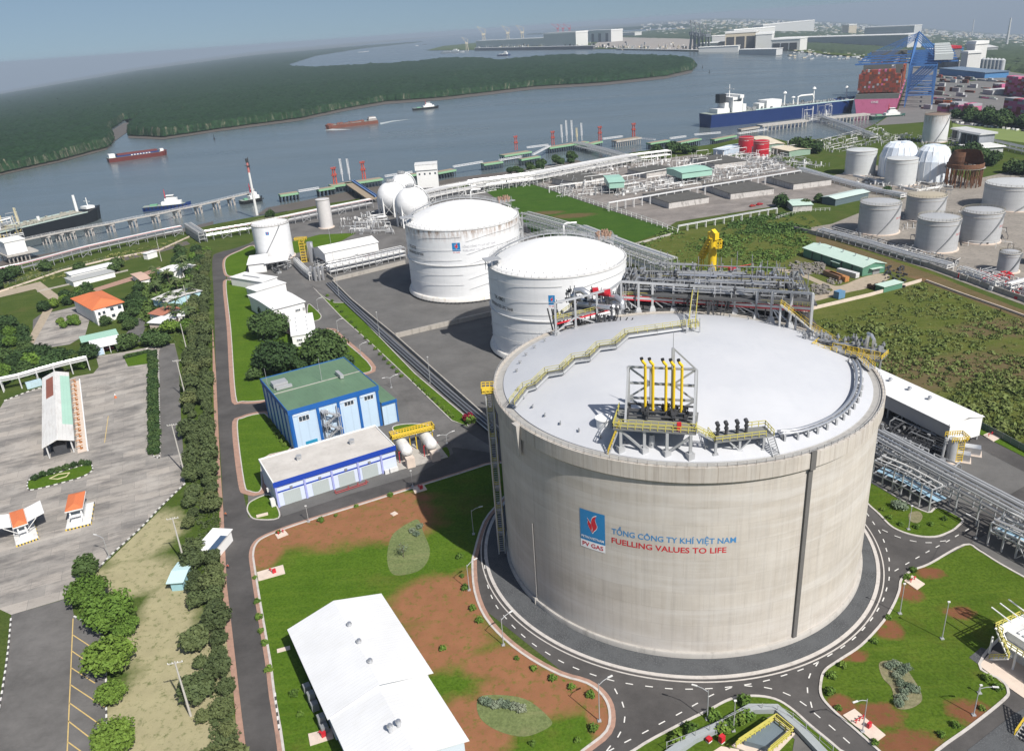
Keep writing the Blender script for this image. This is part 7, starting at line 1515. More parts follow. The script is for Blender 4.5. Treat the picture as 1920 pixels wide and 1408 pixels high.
# pale planted beds
m_bed=lawn('pale_bed_grass',(.15,.19,.075),(.20,.235,.10),base=.15,dirt=(.30,.24,.15));m_bed2=lawn('pale_bed_soil',(.20,.20,.11),(.27,.24,.15),base=.2,dirt=(.13,.17,.06))
sheet('planting_bed',smooth([(727,1030),(738,1000),(770,978),(785,975),(795,1000),(806,1030),(800,1055),(780,1072),(742,1078),(728,1062)],5),L(6),m_bed);sheet('planting_bed',smooth([(896,1310),(925,1302),(985,1310),(1030,1345),(1030,1362),(985,1380),(935,1370),(900,1345)],5),L(6),m_bed)
sheet('planting_bed',smooth([(1648,1245),(1660,1238),(1688,1240),(1706,1262),(1726,1295),(1727,1315),(1705,1328),(1680,1325),(1672,1290),(1655,1270)],5),L(6),m_bed2);sheet('planting_bed',smooth([(1705,962),(1722,958),(1730,968),(1722,980),(1706,976)],4),L(7),m_bed2)
# bare thin tree in the bed
P_=g(757,1045);T=thing('young_tree',P_,'thin bare young tree in the pale round bed on the big lawn','tree');mb=MB();r2=random.Random(4);mb.cyl(P_,P_+Vector((0,0,2.2)),.1,.07,6)
for i in range(16):a=r2.uniform(0,6.3);e=Vector((cos(a)*r2.uniform(.8,2.2),sin(a)*r2.uniform(.8,2.2),r2.uniform(2.4,4)));mb.cyl(P_+Vector((0,0,r2.uniform(1.2,2.2))),P_+e,.05,.02,4)
mb.build('trunk',m_wood,T);mb=MB();leafball(mb,P_+Vector((0,0,3)),2.0,1.2,90,.2,r2);mb.build('crown',l_silver,T)
# rough scrub: uncountable low bushes
def scrub(name,label,poly,n,rmin,rmax,leaf,seed,dens_px=None,cnt=7):
 r2=random.Random(seed);xs=[p_[0]for p_ in poly];ys=[p_[1]for p_ in poly];mb=MB();k_=0;t_=0
 while k_<n and t_<n*20:
  t_+=1;x,y=r2.uniform(min(xs),max(xs)),r2.uniform(min(ys),max(ys))
  if not inpoly(x,y,poly):continue
  P=g(x,y);nz=noise.noise(Vector((P.x*.035,P.y*.035,seed)))
  if nz<-.12 and r2.random()<.75:continue
  r=r2.uniform(rmin,rmax)*(1+nz);leafball(mb,(P.x,P.y,r*.25),r,r*.6,cnt+int(r*cnt),r*.34,r2,flat=1);k_+=1
 o=mb.build(name,leaf);tag(o,label,'scrub',None,'stuff');return o
scrub('scrub','overgrown scrub and bushes in the field right of the concrete tank',[(1532,605),(1600,575),(1727,532),(1800,560),(1990,632),(1990,880),(1840,792),(1650,700)],1350,.5,1.8,l_scrub,3)
scrub('scrub','tall green scrub behind the pipe platform and the yellow crane',[(1180,500),(1182,462),(1258,434),(1330,446),(1480,428),(1530,455),(1470,492),(1430,520),(1200,520)],1100,.6,1.9,m_leaf('scrub_green',(.065,.125,.022),(.12,.185,.04),.15),4)
scrub('scrub','bushes between the white post pipe and the tank farm corner',[(1330,440),(1390,415),(1470,398),(1530,418),(1540,438),(1440,440)],420,.8,2.2,m_leaf('scrub_leafy',(.045,.10,.02),(.10,.17,.04),.2),5)
scrub('reeds','rough grass and bushes along the bank below the river pipe rack',[(0,548),(0,515),(120,500),(350,445),(385,455),(320,470),(120,520)],320,.4,1.3,l_scrub,6)
scrub('undergrowth','low undergrowth beneath the roadside row of trees',[(366,500),(396,500),(400,700),(408,900),(412,1060),(430,1250),(450,1420),(400,1420),(392,1200),(372,1000),(355,900),(350,820),(362,700)],900,.5,1.2,l_row,7)
scrub('undergrowth','garden undergrowth round the small houses and grove',[(0,600),(50,615),(64,665),(175,655),(150,690),(0,715)],700,.8,2.4,l_dark,8)
scrub('undergrowth','garden bushes among the small houses beside the roadside row',[(240,560),(290,500),(330,480),(365,500),(362,640),(300,650),(270,600)],520,.8,2.6,m_leaf('garden_foliage',(.05,.09,.02),(.10,.15,.035),.2),9)
for L_ in list(PROTO.values()):
 for e in L_:
  if not e[1]:
   for ch in kids(e[0]):bpy.data.objects.remove(ch)
   bpy.data.objects.remove(e[0])
# ================================================================ lamps and poles
def lamp(label,px,py,ytop,arm=None,grp=None,double=False,r=.09,name='street_lamp',head=True):
 P=g(px,py);H=max(2,high(px,py,ytop));T=thing(name,P,label,'street lamp',grp);mb=MB();mb.cyl(P,P+Vector((0,0,H)),r*1.3,r*.8,8);mb.box(P,.7,.7,.35);mb.build('pole',m_galv,T)
 if arm:
  Q=g(*arm,P.z)if False else None
  ax,ay=arm;d=Vector((ax,ay,0)).normalized()
  for s_ in((1,-1)if double else(1,)):
   mb=MB();e=P+Vector((0,0,H-.1))+d*s_*2.4+Vector((0,0,.45));mb.tube([P+Vector((0,0,H-.4)),P+d*s_*1.1+Vector((0,0,H+.15)),e],.07,6);mb.build('arm',m_galv,T)
   mb=MB();mb.beam(e-d*s_*.3,e+d*s_*.75,.32,.14);mb.build('lamp_head',m_whited,T)
 elif head:mb=MB();mb.box(P+Vector((0,0,H)),.5,.3,.25);mb.build('lamp_head',m_whited,T)
 return T
LL=[(1766,1198,1129,None,'plain lamp post in the middle of the right lawn'),(1687,1151,1095,None,'plain lamp post at the left kerb of the right lawn'),(1825,1341,1288,(1,-.2),'lamp with arm near the lower right kerb of the right lawn'),(1617,1372,1310,(-1,-.3),'lamp standing on the red hydrant slab'),(1124,1352,1281,(1,.5),'lamp at the lower right tip of the big lawn'),(944,1210,1159,(1,.7),'lamp on the big lawn kerb left of the concrete tank'),(880,1107,1059,(1,.8),'lamp at the edge of the tank shadow by the ring road'),(888,1002,956,(1,.3),'lamp inside the dark tank shadow on the lawn'),(774,913,883,None,'lamp by the hydrant slab on the road beside the low building'),(579,979,949,None,'lamp across the road from the low building corner'),(1326,1349,1294,(-1,.5),'lamp at the kerb of the bottom plant lawn'),(1375,1371,1314,None,'plain lamp inside the bottom plant'),(1703,993,949,None,'lamp on the small lawn under the high rack'),(1829,1010,975,(-.6,.8),'lamp at the road edge below the high rack'),(597,583,561,(1,.5),'uppermost curved lamp on the left of the middle road'),(634,622,601,(1,.5),'second curved lamp on the left of the middle road'),(677,667,646,(1,.5),'third curved lamp on the left of the middle road'),(734,727,707,(1,.5),'double armed lamp beside the green roofed annexe'),(838,832,814,(1,.5),'double armed lamp at the road junction by the tank shadow'),(712,632,586,None,'tall mast beside the ditch at the wall between the gas tanks'),(807,718,670,None,'tall mast beside the ditch near the hedge strip end'),(636,557,430,None,'tallest thin mast beside the pipe rack'),(205,1045,1007,(-1,.4),'lamp at the lower right edge of the concrete yard'),(187,1255,1240,(-1,0),'lamp arm among the parking lot trees'),(1836,1300,1290,None,'short post on the dark slab corner')]
for px,py,yt,arm,lab in LL:lamp(lab,px,py,yt,arm,None,'double' in lab,name='street_lamp')
m_pole=M('concrete_pole',(.46,.44,.40),.85,0,.12,1)
for px,py,yt,lab,arms in((347,1058,970,'concrete power pole with crossarm in the dry grass above the kiosk',1),(358,1342,1240,'concrete power pole with crossarm in the dry grass near the bottom',1),(345,885,795,'concrete power pole leaning over the yard side road, lower one',1),(349,748,675,'concrete power pole leaning over the yard side road, upper one',1),(352,664,607,'thin concrete pole beside the roadside row',0),(355,583,535,'thin concrete pole by the small white square hut',0),(303,490,452,'thick white pole by the canal kiosk',0)):
 P=g(px,py);H=high(px,py,yt);T=thing('power_pole',P,lab,'power pole');mb=MB();mb.cyl(P,P+Vector((0,0,H)),.26,.15,8);mb.build('pole',m_pole,T)
 if arms:
  mb=MB();mb.beam(P+Vector((-1.4,-.2,H-.4)),P+Vector((1.4,.35,H-.4)),.16);mb.build('crossarm',m_pole,T)
  for x in(-1.3,-.5,.5,1.3):mb=MB();q=P+Vector((x,x*.2,H-.3));mb.cyl(q,q+Vector((0,0,.3)),.09,.06,6);mb.build('insulator',m_white,T)
# ================================================================ hydrant slabs, people and small things
def hydrants(label,quad,n,big=False):
 Q=[g(*q)for q in quad];c=sum(Q,Vector())/4;T=thing('hydrant_slab',c,label,'hydrant slab');mb=MB();mb.hexa([(q.x,q.y,.0)for q in Q],[(q.x,q.y,.3)for q in Q]);mb.build('slab',m_concl,T)
 for i in range(n):
  f_=(i+.6)/(n+.2);p_=Q[0].lerp(Q[1],f_).lerp(Q[3].lerp(Q[2],f_),.35);p_.z=.3;mb=MB();mb.cyl(p_,p_+Vector((0,0,.8)),.1);mb.cyl(p_+Vector((-.35,0,.65)),p_+Vector((.35,.1,.65)),.09);mb.cyl(p_+Vector((0,0,.9)),p_+Vector((0,0,1.05)),.16,.06);mb.build('hydrant',m_red,T)
 if big:p_=Q[0].lerp(Q[2],.62);p_.z=.3;mb=MB();mb.box(p_,.9,.5,1.1,.6);mb.build('hose_cabinet',m_red,T)
hydrants('pale hydrant slab with red pipes at the top left corner of the big lawn',[(516,1003),(534,995),(541,1003),(521,1011)],2);hydrants('long pale slab with red hydrants on the left kerb of the big lawn',[(482,1074),(531,1060),(535,1076),(485,1090)],1,True)
hydrants('hydrant slab with dark red cabinet at the edge of the tank shadow',[(773,916),(794,909),(801,919),(778,926)],1,True);hydrants('small pale hydrant slab on the upper left of the right lawn',[(1695,1090),(1710,1080),(1734,1096),(1719,1107)],2);hydrants('largest pale slab with red hydrants and cabinet on the right lawn',[(1580,1342),(1602,1330),(1660,1379),(1640,1394)],3,True)
hydrants('pale slab with red hydrant beside the big white warehouse',[(578,1377),(622,1366),(626,1385),(582,1399)],1,True);hydrants('pale slab with red hydrants by the side road at right',[(1843,817),(1856,811),(1876,822),(1862,829)],2)
mb=MB();P_=g(739,964);mb.box(P_,1.6,1.6,.3,.7);mb.box(P_+Vector((0,0,.3)),1.1,1.1,.08,.7);tag(mb.build('manhole',m_concl),'small square pale manhole on the brown part of the big lawn','manhole')
mb=MB();P_=g(532,1218);mb.box(P_,2.8,1.2,.25,.3);tag(mb.build('manhole',m_concl),'pale manhole slab left of the big white warehouse','manhole')
mb=MB();P_=g(492,967);mb.box(P_,3.2,1.0,.5,.35);tag(mb.build('planter',m_concl),'pale slab on the small round lawn by the junction','slab')
def person(label,P,rz,top,legs,hair,h=1.66,lean=.12):
 T=thing('person',P,label,'person');me=bpy.data.meshes.new('body')
 V=[(0,0,.92),(0,.02+lean*.3,1.18),(0,.03+lean*.8,1.38),(0,.04+lean,1.50),(0,.05+lean*1.2,1.64),
  (.19,.03+lean*.8,1.37),(.26,.10+lean,1.12),(.22,.32+lean,1.0),(-.19,.03+lean*.8,1.37),(-.27,.06+lean,1.10),(-.24,.24+lean,.92),
  (.10,0,.86),(.12,.10,.48),(.12,.04,.07),(.12,.18,.04),(-.10,0,.86),(-.12,-.06,.47),(-.12,-.22,.08),(-.12,-.09,.04)]
 E_=[(0,1),(1,2),(2,3),(3,4),(2,5),(5,6),(6,7),(2,8),(8,9),(9,10),(0,11),(11,12),(12,13),(13,14),(0,15),(15,16),(16,17),(17,18)]
 R_=[.14,.13,.15,.055,.105,.07,.05,.035,.07,.05,.035,.10,.07,.05,.045,.10,.07,.05,.045]
 me.from_pydata(V,E_,[]);o=bpy.data.objects.new('body',me);COL.objects.link(o);sk_=o.modifiers.new('s','SKIN')
 for i,r in enumerate(R_):me.skin_vertices[0].data[i].radius=(r,r)
 me.skin_vertices[0].data[0].use_root=True;ss=o.modifiers.new('u','SUBSURF');ss.levels=ss.render_levels=2
 bpy.context.view_layer.update();m2=bpy.data.meshes.new_from_object(o.evaluated_get(bpy.context.evaluated_depsgraph_get()));bpy.data.objects.remove(o)
 m2.name='body';ms=[M('skin',(.32,.19,.12),.6),top,legs,hair]
 m2.materials.clear()
 for m_ in ms:m2.materials.append(m_)
 for p_ in m2.polygons:
  c=p_.center;p_.material_index=3 if c.z>1.62 or(c.z>1.56 and c.y<lean+.02)else 0 if c.z>1.46 or(abs(c.x)>.2 and c.z<1.02)else 1 if c.z>.9 else 2
  p_.use_smooth=True
 o=bpy.data.objects.new('body',m2);COL.objects.link(o);o.parent=T;o.scale=(h/1.74,)*3;T.rotation_euler=(0,0,rz);return T
m_or=M('orange_vest',(.75,.20,.05),.7,0,.05);m_drk=M('dark_trousers',(.05,.045,.05),.8)
person('person in orange top and pale hat walking on the road near the hut',g(425,968),2.6,m_or,m_drk,M('pale_hat',(.7,.6,.5),.8));person('person in orange red top and white hat at the road edge below the other walker',g(429,1066),2.9,M('orange_red_vest',(.65,.15,.09),.7),m_drk,m_white)
P_=g(217,746);T=thing('traffic_cone',P_,'orange and white traffic cone standing alone on the concrete yard','cone');mb=MB();mb.box(P_,.9,.9,.12);mb.cyl(P_+Vector((0,0,.1)),P_+Vector((0,0,1.1)),.4,.2,12);mb.build('body',M('cone_orange',(.62,.16,.05),.6),T);mb=MB();mb.cyl(P_+Vector((0,0,1.1)),P_+Vector((0,0,1.8)),.22,.08,12);mb.build('stripe',m_white,T)
# spectacle-shaped bed ring on the oval island
mb=MB();q=W2([(93,898),(110,890),(131,887),(125,894),(108,899)]);strip(mb,q,.3,.05,.3,True);tag(mb.build('bed_edging',M('cream_edging',(.62,.55,.33),.8)),'cream crescent shaped edging on the oval traffic island','edging')
# ---------------------------------------------------------------- plant corner at the right edge and bottom edge
f=Fr((1868,1180),(1960,1240),(1990,1190),6,0,L=16,D=10);T=thing('cooling_unit',f(8,5),'white steel equipment tower with yellow railed landings, cut by the right edge','equipment');mb=MB();f.block(mb,1.5,16,1,9,3.0,6.4);f.block(mb,2.5,15,2,8,0,3);mb.build('housing',m_whited,T)
mb=MB()
for i in range(12):f.block(mb,3+i*1.05,3.5+i*1.05,2,8,6.4,6.8)
mb.build('louvre',m_white,T);mb=MB();f.block(mb,-.2,1.5,-.4,9.4,6.2,6.4);f.block(mb,1.5,16,-.8,.9,4.4,4.6);stair(mb,f(.6,0,6.2),f(4.5,-1.2,3),1.2);stair(mb,f(4.5,-1.4,3),f(1,-1.4,0),1.2)
for x in(0,5,10,15):mb.beam(f(x,-.6,0),f(x,-.6,4.4),.3)
mb.build('landing',m_white,T);mb=MB();rails(mb,[f(1.5,9.4,6.4),f(-.2,9.4,6.4),f(-.2,-.4,6.4),f(1.5,-.4,6.4)],1.2,.16,1.1);rails(mb,[f(.6,-.6,6.4),f(4.5,-1.8,3.2)],1.1,.14,1);rails(mb,[f(1.5,-.8,4.6),f(16,-.8,4.6)],1.1,.14,1.2);rails(mb,[f(4.5,-2,3.2),f(1,-2,.2)],1.1,.12,1);mb.build('handrail',m_yelg,T)
mb=MB()
for y in(2,4.5,7):mb.cyl(f(1.5,y,8),f(-3,y,8.6),.14)
mb.build('lamp_arm',m_white,T)
tl=thing('lattice_mast',f(14,14),'tall steel lattice mast just outside the right edge, casting its shadow on the lawn','mast')
B_=f(13,12,0);mb=MB();hh=27.0
for a,b in((-1.1,-1.1),(1.1,-1.1),(1.1,1.1),(-1.1,1.1)):mb.beam(B_+Vector((a,b,0)),B_+Vector((a*.8,b*.8,hh)),.3)
for i in range(12):
 z0,z1=i*hh/12,(i+1)*hh/12
 for(a,b),(c_,d_)in(((-1,-1),(1,-1)),((1,-1),(1,1)),((1,1),(-1,1)),((-1,1),(-1,-1))):mb.beam(B_+Vector((a,b,z0)),B_+Vector((c_,d_,z1)),.14);mb.beam(B_+Vector((a,b,z1)),B_+Vector((c_,d_,z1)),.12)
mb.build('frame',m_galv,tl)
f=Fr((1386,1408),(1430,1365),(1478,1382),0,0);T=thing('pump_basin',f(f.L/2,f.D/2),'grey blue basin ringed by yellow handrails in the plant at the bottom edge','basin');f.L=max(f.L,13)
q=[g(x,y)for x,y in((1395,1400),(1452,1362),(1474,1380),(1440,1412))];mb=MB();mb.hexa([(v.x,v.y,0)for v in q],[(v.x,v.y,1.6)for v in q]);mb.build('cover',M('basin_slate',(.14,.18,.21),.5,0,.15,.5),T);mb=MB()
R_=[g(x,y,1.6)for x,y in((1380,1400),(1451,1352),(1483,1378),(1440,1414))];rails(mb,R_,1.2,.2,1.2);rails(mb,[v+Vector((.6,.6,0))for v in R_],1.2,.2,1.2);mb.build('handrail',m_yelg,T)
mb=MB();qq=[g(x,y)for x,y in((1372,1400),(1451,1345),(1490,1378),(1440,1430))];mb.hexa([(v.x,v.y,0)for v in qq],[(v.x,v.y,.5)for v in qq]);mb.build('kerb_slab',m_concl,T)
pth=[(1225,1420),(1305,1383),(1333,1362)];
mb=MB();strip(mb,W2([(1240,1430),(1300,1388),(1345,1368),(1408,1333),(1455,1333),(1500,1372),(1545,1420)]),1.6,0,1.2);tag(mb.build('cable_trench',M('trench_cover',(.33,.36,.37),.7,.1,.1,.6)),'grey covered cable trench curving round the plant at the bottom edge','cable trench')
sheet('plant_gravel',[(1438,1345),(1455,1338),(1500,1380),(1560,1440),(1480,1440),(1490,1385)],L(7),m_pad);sheet('plant_gravel',[(1300,1420),(1395,1345),(1440,1350),(1375,1400),(1340,1430)],L(7),m_lawnr)
for x,y,lab in((1353,1392,'red and white hose cabinet inside the bottom plant, right one'),(1329,1390,'small red hydrant inside the bottom plant, left one')):P_=g(x,y);T=thing('fire_cabinet',P_,lab,'fire cabinet');mb=MB();mb.box(P_+Vector((0,0,.4)),1,.8,1.4 if 'right' in lab else.6,.6);mb.build('box',m_red,T);mb=MB();mb.box(P_,.9,.8,.4,.6);mb.build('foot',m_white,T)
sheet('white_forecourt',[(1318,1420),(1352,1398),(1385,1404),(1395,1430)],L(8),m_concl)
f=Fr((1905,1390),(1960,1350),(1990,1370),0,0);mb=MB();P_=g(1912,1385);T=thing('stair_flight',P_,'yellow railed steel steps at the bottom right corner','steps');stair(mb,P_,P_+Vector((5,3,4)),1.6);mb.build('flight',m_galv,T);mb=MB()
for e in(-.9,.9):rails(mb,[P_+Vector((-e*.5,e,0)),P_+Vector((5-e*.5,3+e,4))],1.2,.16,.9)
mb.build('handrail',m_yellow,T)
# ================================================================ mangrove forest on the far bank (one mass of crowns)
def gnp(px,py):
 return None
def forest(name,label,poly,az0,az1,daz,rings,h0,mat,seed=1):
 az=np.radians(np.arange(az0,az1,daz));d=np.array(rings);A_,D_=np.meshgrid(az,d);X=D_*np.sin(A_);Y=D_*np.cos(A_)
 rs=np.random.RandomState(seed);X+=rs.uniform(-.5,.5,X.shape)*D_*np.radians(daz)*.8;Y+=rs.uniform(-.5,.5,Y.shape)*np.gradient(D_,axis=0)*.6
 dips=np.array([dip(a)for a in az])[None,:];Z=np.where(D_<D0,0,-(D_-D0)*dips)
 V=np.stack([X,Y,Z-CH],-1);w=V@np.array(CW);px=CX+F*(V@np.array(CR))/w;py=CY-F*(V@np.array(CU))/w
 ins=np.zeros(X.shape,bool);P=poly;j=len(P)-1
 for i in range(len(P)):
  xi,yi=P[i];xj,yj=P[j]
  with np.errstate(divide='ignore',invalid='ignore'):c=((yi>py)!=(yj>py))&(px<(xj-xi)*(py-yi)/(yj-yi)+xi)
  ins^=c;j=i
 def vn(x,y,s,sd):  # value noise
  x=x/s+sd;y=y/s;xi=np.floor(x);yi=np.floor(y);fx=x-xi;fy=y-yi;fx=fx*fx*(3-2*fx);fy=fy*fy*(3-2*fy)
  h=lambda a,b:np.modf(np.abs(np.sin(a*127.1+b*311.7+sd)*43758.5453))[0]
  return(h(xi,yi)*(1-fx)+h(xi+1,yi)*fx)*(1-fy)+(h(xi,yi+1)*(1-fx)+h(xi+1,yi+1)*fx)*fy
 H=h0*(.72+.35*vn(X,Y,90,3)+.30*vn(X,Y,22,9))+(vn(X,Y,7,5)-.5)*5.5*np.clip(2600/D_,.35,1)
 H=np.where(rs.rand(*H.shape)<.06,H+2.2,H)
 Zt=Z+np.where(ins,np.maximum(H,2),-.5);n,m=X.shape;idx=np.arange(n*m).reshape(n,m)
 anyin=ins[:-1,:-1]|ins[1:,:-1]|ins[:-1,1:]|ins[1:,1:];q=np.stack([idx[:-1,:-1],idx[:-1,1:],idx[1:,1:],idx[1:,:-1]],-1)[anyin]
 used=np.unique(q);mp=-np.ones(n*m,int);mp[used]=np.arange(len(used));vs=np.stack([X.ravel(),Y.ravel(),Zt.ravel()],-1)[used];q=mp[q]
 me=bpy.data.meshes.new(name);me.vertices.add(len(vs));me.vertices.foreach_set('co',vs.ravel());me.loops.add(q.size);me.loops.foreach_set('vertex_index',q.ravel().astype('i'));me.polygons.add(len(q));me.polygons.foreach_set('loop_start',np.arange(0,q.size,4,dtype='i'));me.polygons.foreach_set('loop_total',np.full(len(q),4,dtype='i'));me.update(calc_edges=True);me.validate();me.materials.append(mat)
 o=bpy.data.objects.new(name,me);COL.objects.link(o);o['_w']=(0,0,0);return tag(o,label,'forest',None,'stuff')
def m_forest(name,c1,c2,trunk=True):
 k=N(name);p=k.pos();c=k.mix(k.ramp(k.noise(p,.012,5,.6),.3,.7),c1,c2);c=k.mix(k.math('MULTIPLY',k.ramp(k.noise(p,.14,4,.75),.42,.62),.65),c,tuple(v*1.9 for v in c2))
 c=k.mix(k.math('MULTIPLY',k.ramp(k.noise(k.scale(p,1,1,1),.3,3),.5,.75),.5),c,tuple(v*.4 for v in c1))
 z=k.n('SeparateXYZ',i_0=k.n('NewGeometry').outputs['True Normal']).outputs[2]
 if trunk:c=k.mix(k.math('MULTIPLY',k.ramp(z,.38,.12),k.ramp(k.noise(k.scale(p,1,1,.1),.7,2),.45,.6)),c,(.17,.16,.12))
 return k.out(c,.9,0,k.noise(p,.25,3),.5,2.0,.15)
R1_=[760.0]
while R1_[-1]<2600:R1_.append(R1_[-1]*1.0042)
while R1_[-1]<14000:R1_.append(R1_[-1]*1.012)
MF=[(x,y-2 if i<28 else y)for i,(x,y)in enumerate(MANG)]
m_mang=m_forest('mangrove_canopy',(.007,.020,.009),(.014,.035,.014))
forest('mangrove_forest','dense dark green mangrove forest covering the far bank and reaching the horizon',MF,-44,14.5,.13,R1_,9.5,m_mang)
R2_=[1500.0]
while R2_[-1]<11000:R2_.append(R2_[-1]*1.012)
forest('far_woods','low woods and scrub behind the shipyard quay up to the hazy town',[(1112,72),(1160,62),(1290,56),(1300,30),(1500,30),(1700,30),(2100,60),(2300,160),(1990,148),(1860,128),(1760,106),(1712,108),(1640,104),(1560,99),(1500,92),(1500,84),(1290,73),(1150,70)],3,38,.16,R2_,7,m_forest('far_woods_canopy',(.03,.05,.025),(.045,.066,.032),False),3)
# ================================================================ jetties
m_deck=M('jetty_deck',(.30,.24,.17),.85,0,.15,.3);m_jgreen=M('jetty_green_edge',(.22,.40,.24),.7,0,.1,.5);m_pile=M('jetty_pile',(.06,.075,.09),.8,0,.2,.5);m_catw=M('catwalk_white',(.66,.67,.68),.5,.1,.06,.5)
def dolphin(label,x0,y0,x1,y1,depth,z=4.0,edge=True,name='mooring_platform',mt=None,ring=False):
 f=Fr((x0,y0),(x1,y1),(x1,y1-4),z,0,D=depth);T=thing(name,f(f.L/2,depth/2,-2.5),label,'jetty platform');mb=MB();f.block(mb,0,f.L,0,depth,z-1.0,z);mb.build('deck',mt or m_deck,T)
 mb=MB();f.block(mb,-.15,f.L+.15,-.35,0,z-1.6,z+.15);f.block(mb,-.35,-.02,0,depth,z-1.6,z+.15);mb.build('edge_beam',m_jgreen if edge else m_conc,T);mb=MB();n=max(2,int(f.L/3))
 for i in range(n+1):
  for y in(1,depth/2,depth-1):p_=f(f.L*i/n*.96+.2,y,0);mb.cyl((p_.x,p_.y,-4),(p_.x,p_.y,z-1),.45,n=6)
 mb.build('pile',m_pile if edge else m_conc,T);return f
def catwalk(label,a,b,z=4.6,w=2.0,truss=True,name='catwalk'):
 A,B=g(*a,z),g(*b,z);T=thing(name,A,label,'catwalk');mb=MB();d=(B-A);u=Vector((-d.y,d.x,0)).normalized()*w/2
 mb.beam(A,B,w,.4);n=max(3,int(d.length/3))
 for s_ in(-1,1):
  mb.beam(A+u*s_+Vector((0,0,1.3)),B+u*s_+Vector((0,0,1.3)),.22)
  for i in range(n+1):p_=A.lerp(B,i/n)+u*s_;mb.beam(p_,p_+Vector((0,0,1.3)),.14);
  for i in range(n):mb.beam(A.lerp(B,i/n)+u*s_,A.lerp(B,(i+1)/n)+u*s_+Vector((0,0,1.3)),.1)
 mb.build('span',m_catw,T);return T
def red_tower(label,x,yb,yt):
 P=g(x,yb,4);H=max(6,high(x,yb,yt,4));T=thing('monitor_tower',P,label,'tower');mb=MB()
 for a,b in((-1,-1),(1,-1),(1,1),(-1,1)):mb.beam(P+Vector((a*1.3,b*1.3,0)),P+Vector((a*.9,b*.9,H)),.45)
 for i in range(5):z=H*i/5;mb.beam(P+Vector((-1.2,-1.2,z)),P+Vector((1.1,-1.1,z+H/5)),.3);mb.beam(P+Vector((-1.2,1.2,z)),P+Vector((-1.1,-1.1,z+H/5)),.3)
 mb.build('frame',M('tower_red',(.50,.09,.06),.6,0,.1,.5),T);mb=MB()
 for z in(H*.55,H):mb.box(P+Vector((0,0,z)),4.2,4.2,.35);rails(mb,[P+Vector((a*2,b*2,z))for a,b in((-1,-1),(1,-1),(1,1),(-1,1),(-1,-1))],1.2,.2,1.4)
 mb.cyl(P+Vector((0,0,H)),P+Vector((1.2,-1,H+1.8)),.35);mb.build('landing',MATS['tower_red'],T)
def arm(label,x,yb,yt,mt=None):
 P=g(x,yb,4);H=max(8,high(x,yb,yt,4));T=thing('loading_arm',P,label,'loading arm');mb=MB();mb.cyl(P,P+Vector((0,0,H*.55)),.5);mb.cyl(P+Vector((0,0,H*.45)),P+Vector((-.6,.6,H)),.35)  # a jetty loading arm, not a gantry; the far left masts share its shape
 for i in range(6):z=H*(.4+.1*i);mb.beam(P+Vector((-.9,0,z)),P+Vector((.7,.3,z+H*.1)),.16);mb.beam(P+Vector((.9,0,z)),P+Vector((-.9,.3,z+H*.1)),.16)
 mb.beam(P+Vector((-.9,0,H*.3)),P+Vector((-1,.5,H)),.22);mb.beam(P+Vector((.9,0,H*.3)),P+Vector((.6,.5,H)),.22);mb.build('arm',mt or m_catw,T)
dolphin('small jetty platform just right of the flare stack',526,366,560,361,8);catwalk('catwalk right of the platform beside the flare stack',(560,360),(598,354));dolphin('jetty platform between the flare stack and the first red towers',598,356,628,351,7)
dolphin('main jetty platform carrying two red towers',622,349,718,335,10);red_tower('left red tower of the jetty nearest the flare stack',629,345,317);red_tower('right red tower of the jetty nearest the flare stack',683,336,306)
arm('white loading arm next to the leftmost red tower',643,340,298);arm('white loading arm second from the leftmost red tower',656,338,298)
A=[g(x,y,4)for x,y in((645,343),(664,341),(708,370),(690,374))];T=thing('trestle',A[0],'brown decked trestle from the main jetty back to the shore','trestle');mb=MB();mb.hexa([v-Vector((0,0,1))for v in A],A);mb.build('deck',m_deck,T);mb=MB()
for i in range(7):
 for e in(.1,.9):p_=A[0].lerp(A[3],i/6).lerp(A[1].lerp(A[2],i/6),e);mb.cyl((p_.x,p_.y,-4),(p_.x,p_.y,3),.45,n=6)
mb.build('pile',m_pile,T);mb=MB();rails(mb,[A[1],A[2]],1.6,.35,2);mb.beam(A[0].lerp(A[1],.8)+Vector((0,0,1)),A[3].lerp(A[2],.8)+Vector((0,0,1)),1.0);mb.build('blue_pipe_bridge',M('blue_bridge',(.12,.22,.45),.6),T)
catwalk('catwalk from the main jetty towards the white jetty building',(722,332),(773,324));dolphin('jetty platform just left of the white jetty building',760,330,785,326,7)
f=Fr((783,345),(822,342),(820,336),4,4,D=14);zt_=14;T=thing('jetty_building',f(f.L/2,7),'tall white flat roofed building standing on the shore by the jetties','building');mb=MB();f.block(mb,0,f.L,0,14,0-4,11);f.block(mb,-1.0,f.L+.2,-.8,14.6,11,15.5);mb.build('wall',m_white,T);mb=MB();f.block(mb,-1.2,f.L+.4,-1,14.8,15.5,15.9);mb.build('roof',m_whited,T);mb=MB()
for i in range(4):f.block(mb,f.L*(.1+.25*i),f.L*(.1+.25*i)+1.4,-.06,0,7,8.6)
mb.build('window',m_glass,T)
dolphin('jetty platform just right of the white jetty building',822,324,855,318,9);catwalk('long catwalk right of the white jetty building',(850,314),(905,305));dolphin('jetty platform halfway along the long catwalks',908,308,943,303,8);catwalk('catwalk rising to the big green edged platform',(936,302),(978,295))
dolphin('big green edged jetty platform with red tower on its own',946,292,997,284,10);red_tower('red tower on the big green edged platform',968,282,258);dolphin('jetty platform below the big green edged platform',978,299,1013,293,6);catwalk('catwalk between the green edged platform and the busy jetty head',(988,278),(1028,273));catwalk('diagonal catwalk up to the busy jetty head',(1000,291),(1031,275))
dolphin('busy jetty head with white loading arms',1031,277,1104,266,9);red_tower('red tower at the left of the busy jetty head',1037,272,249)
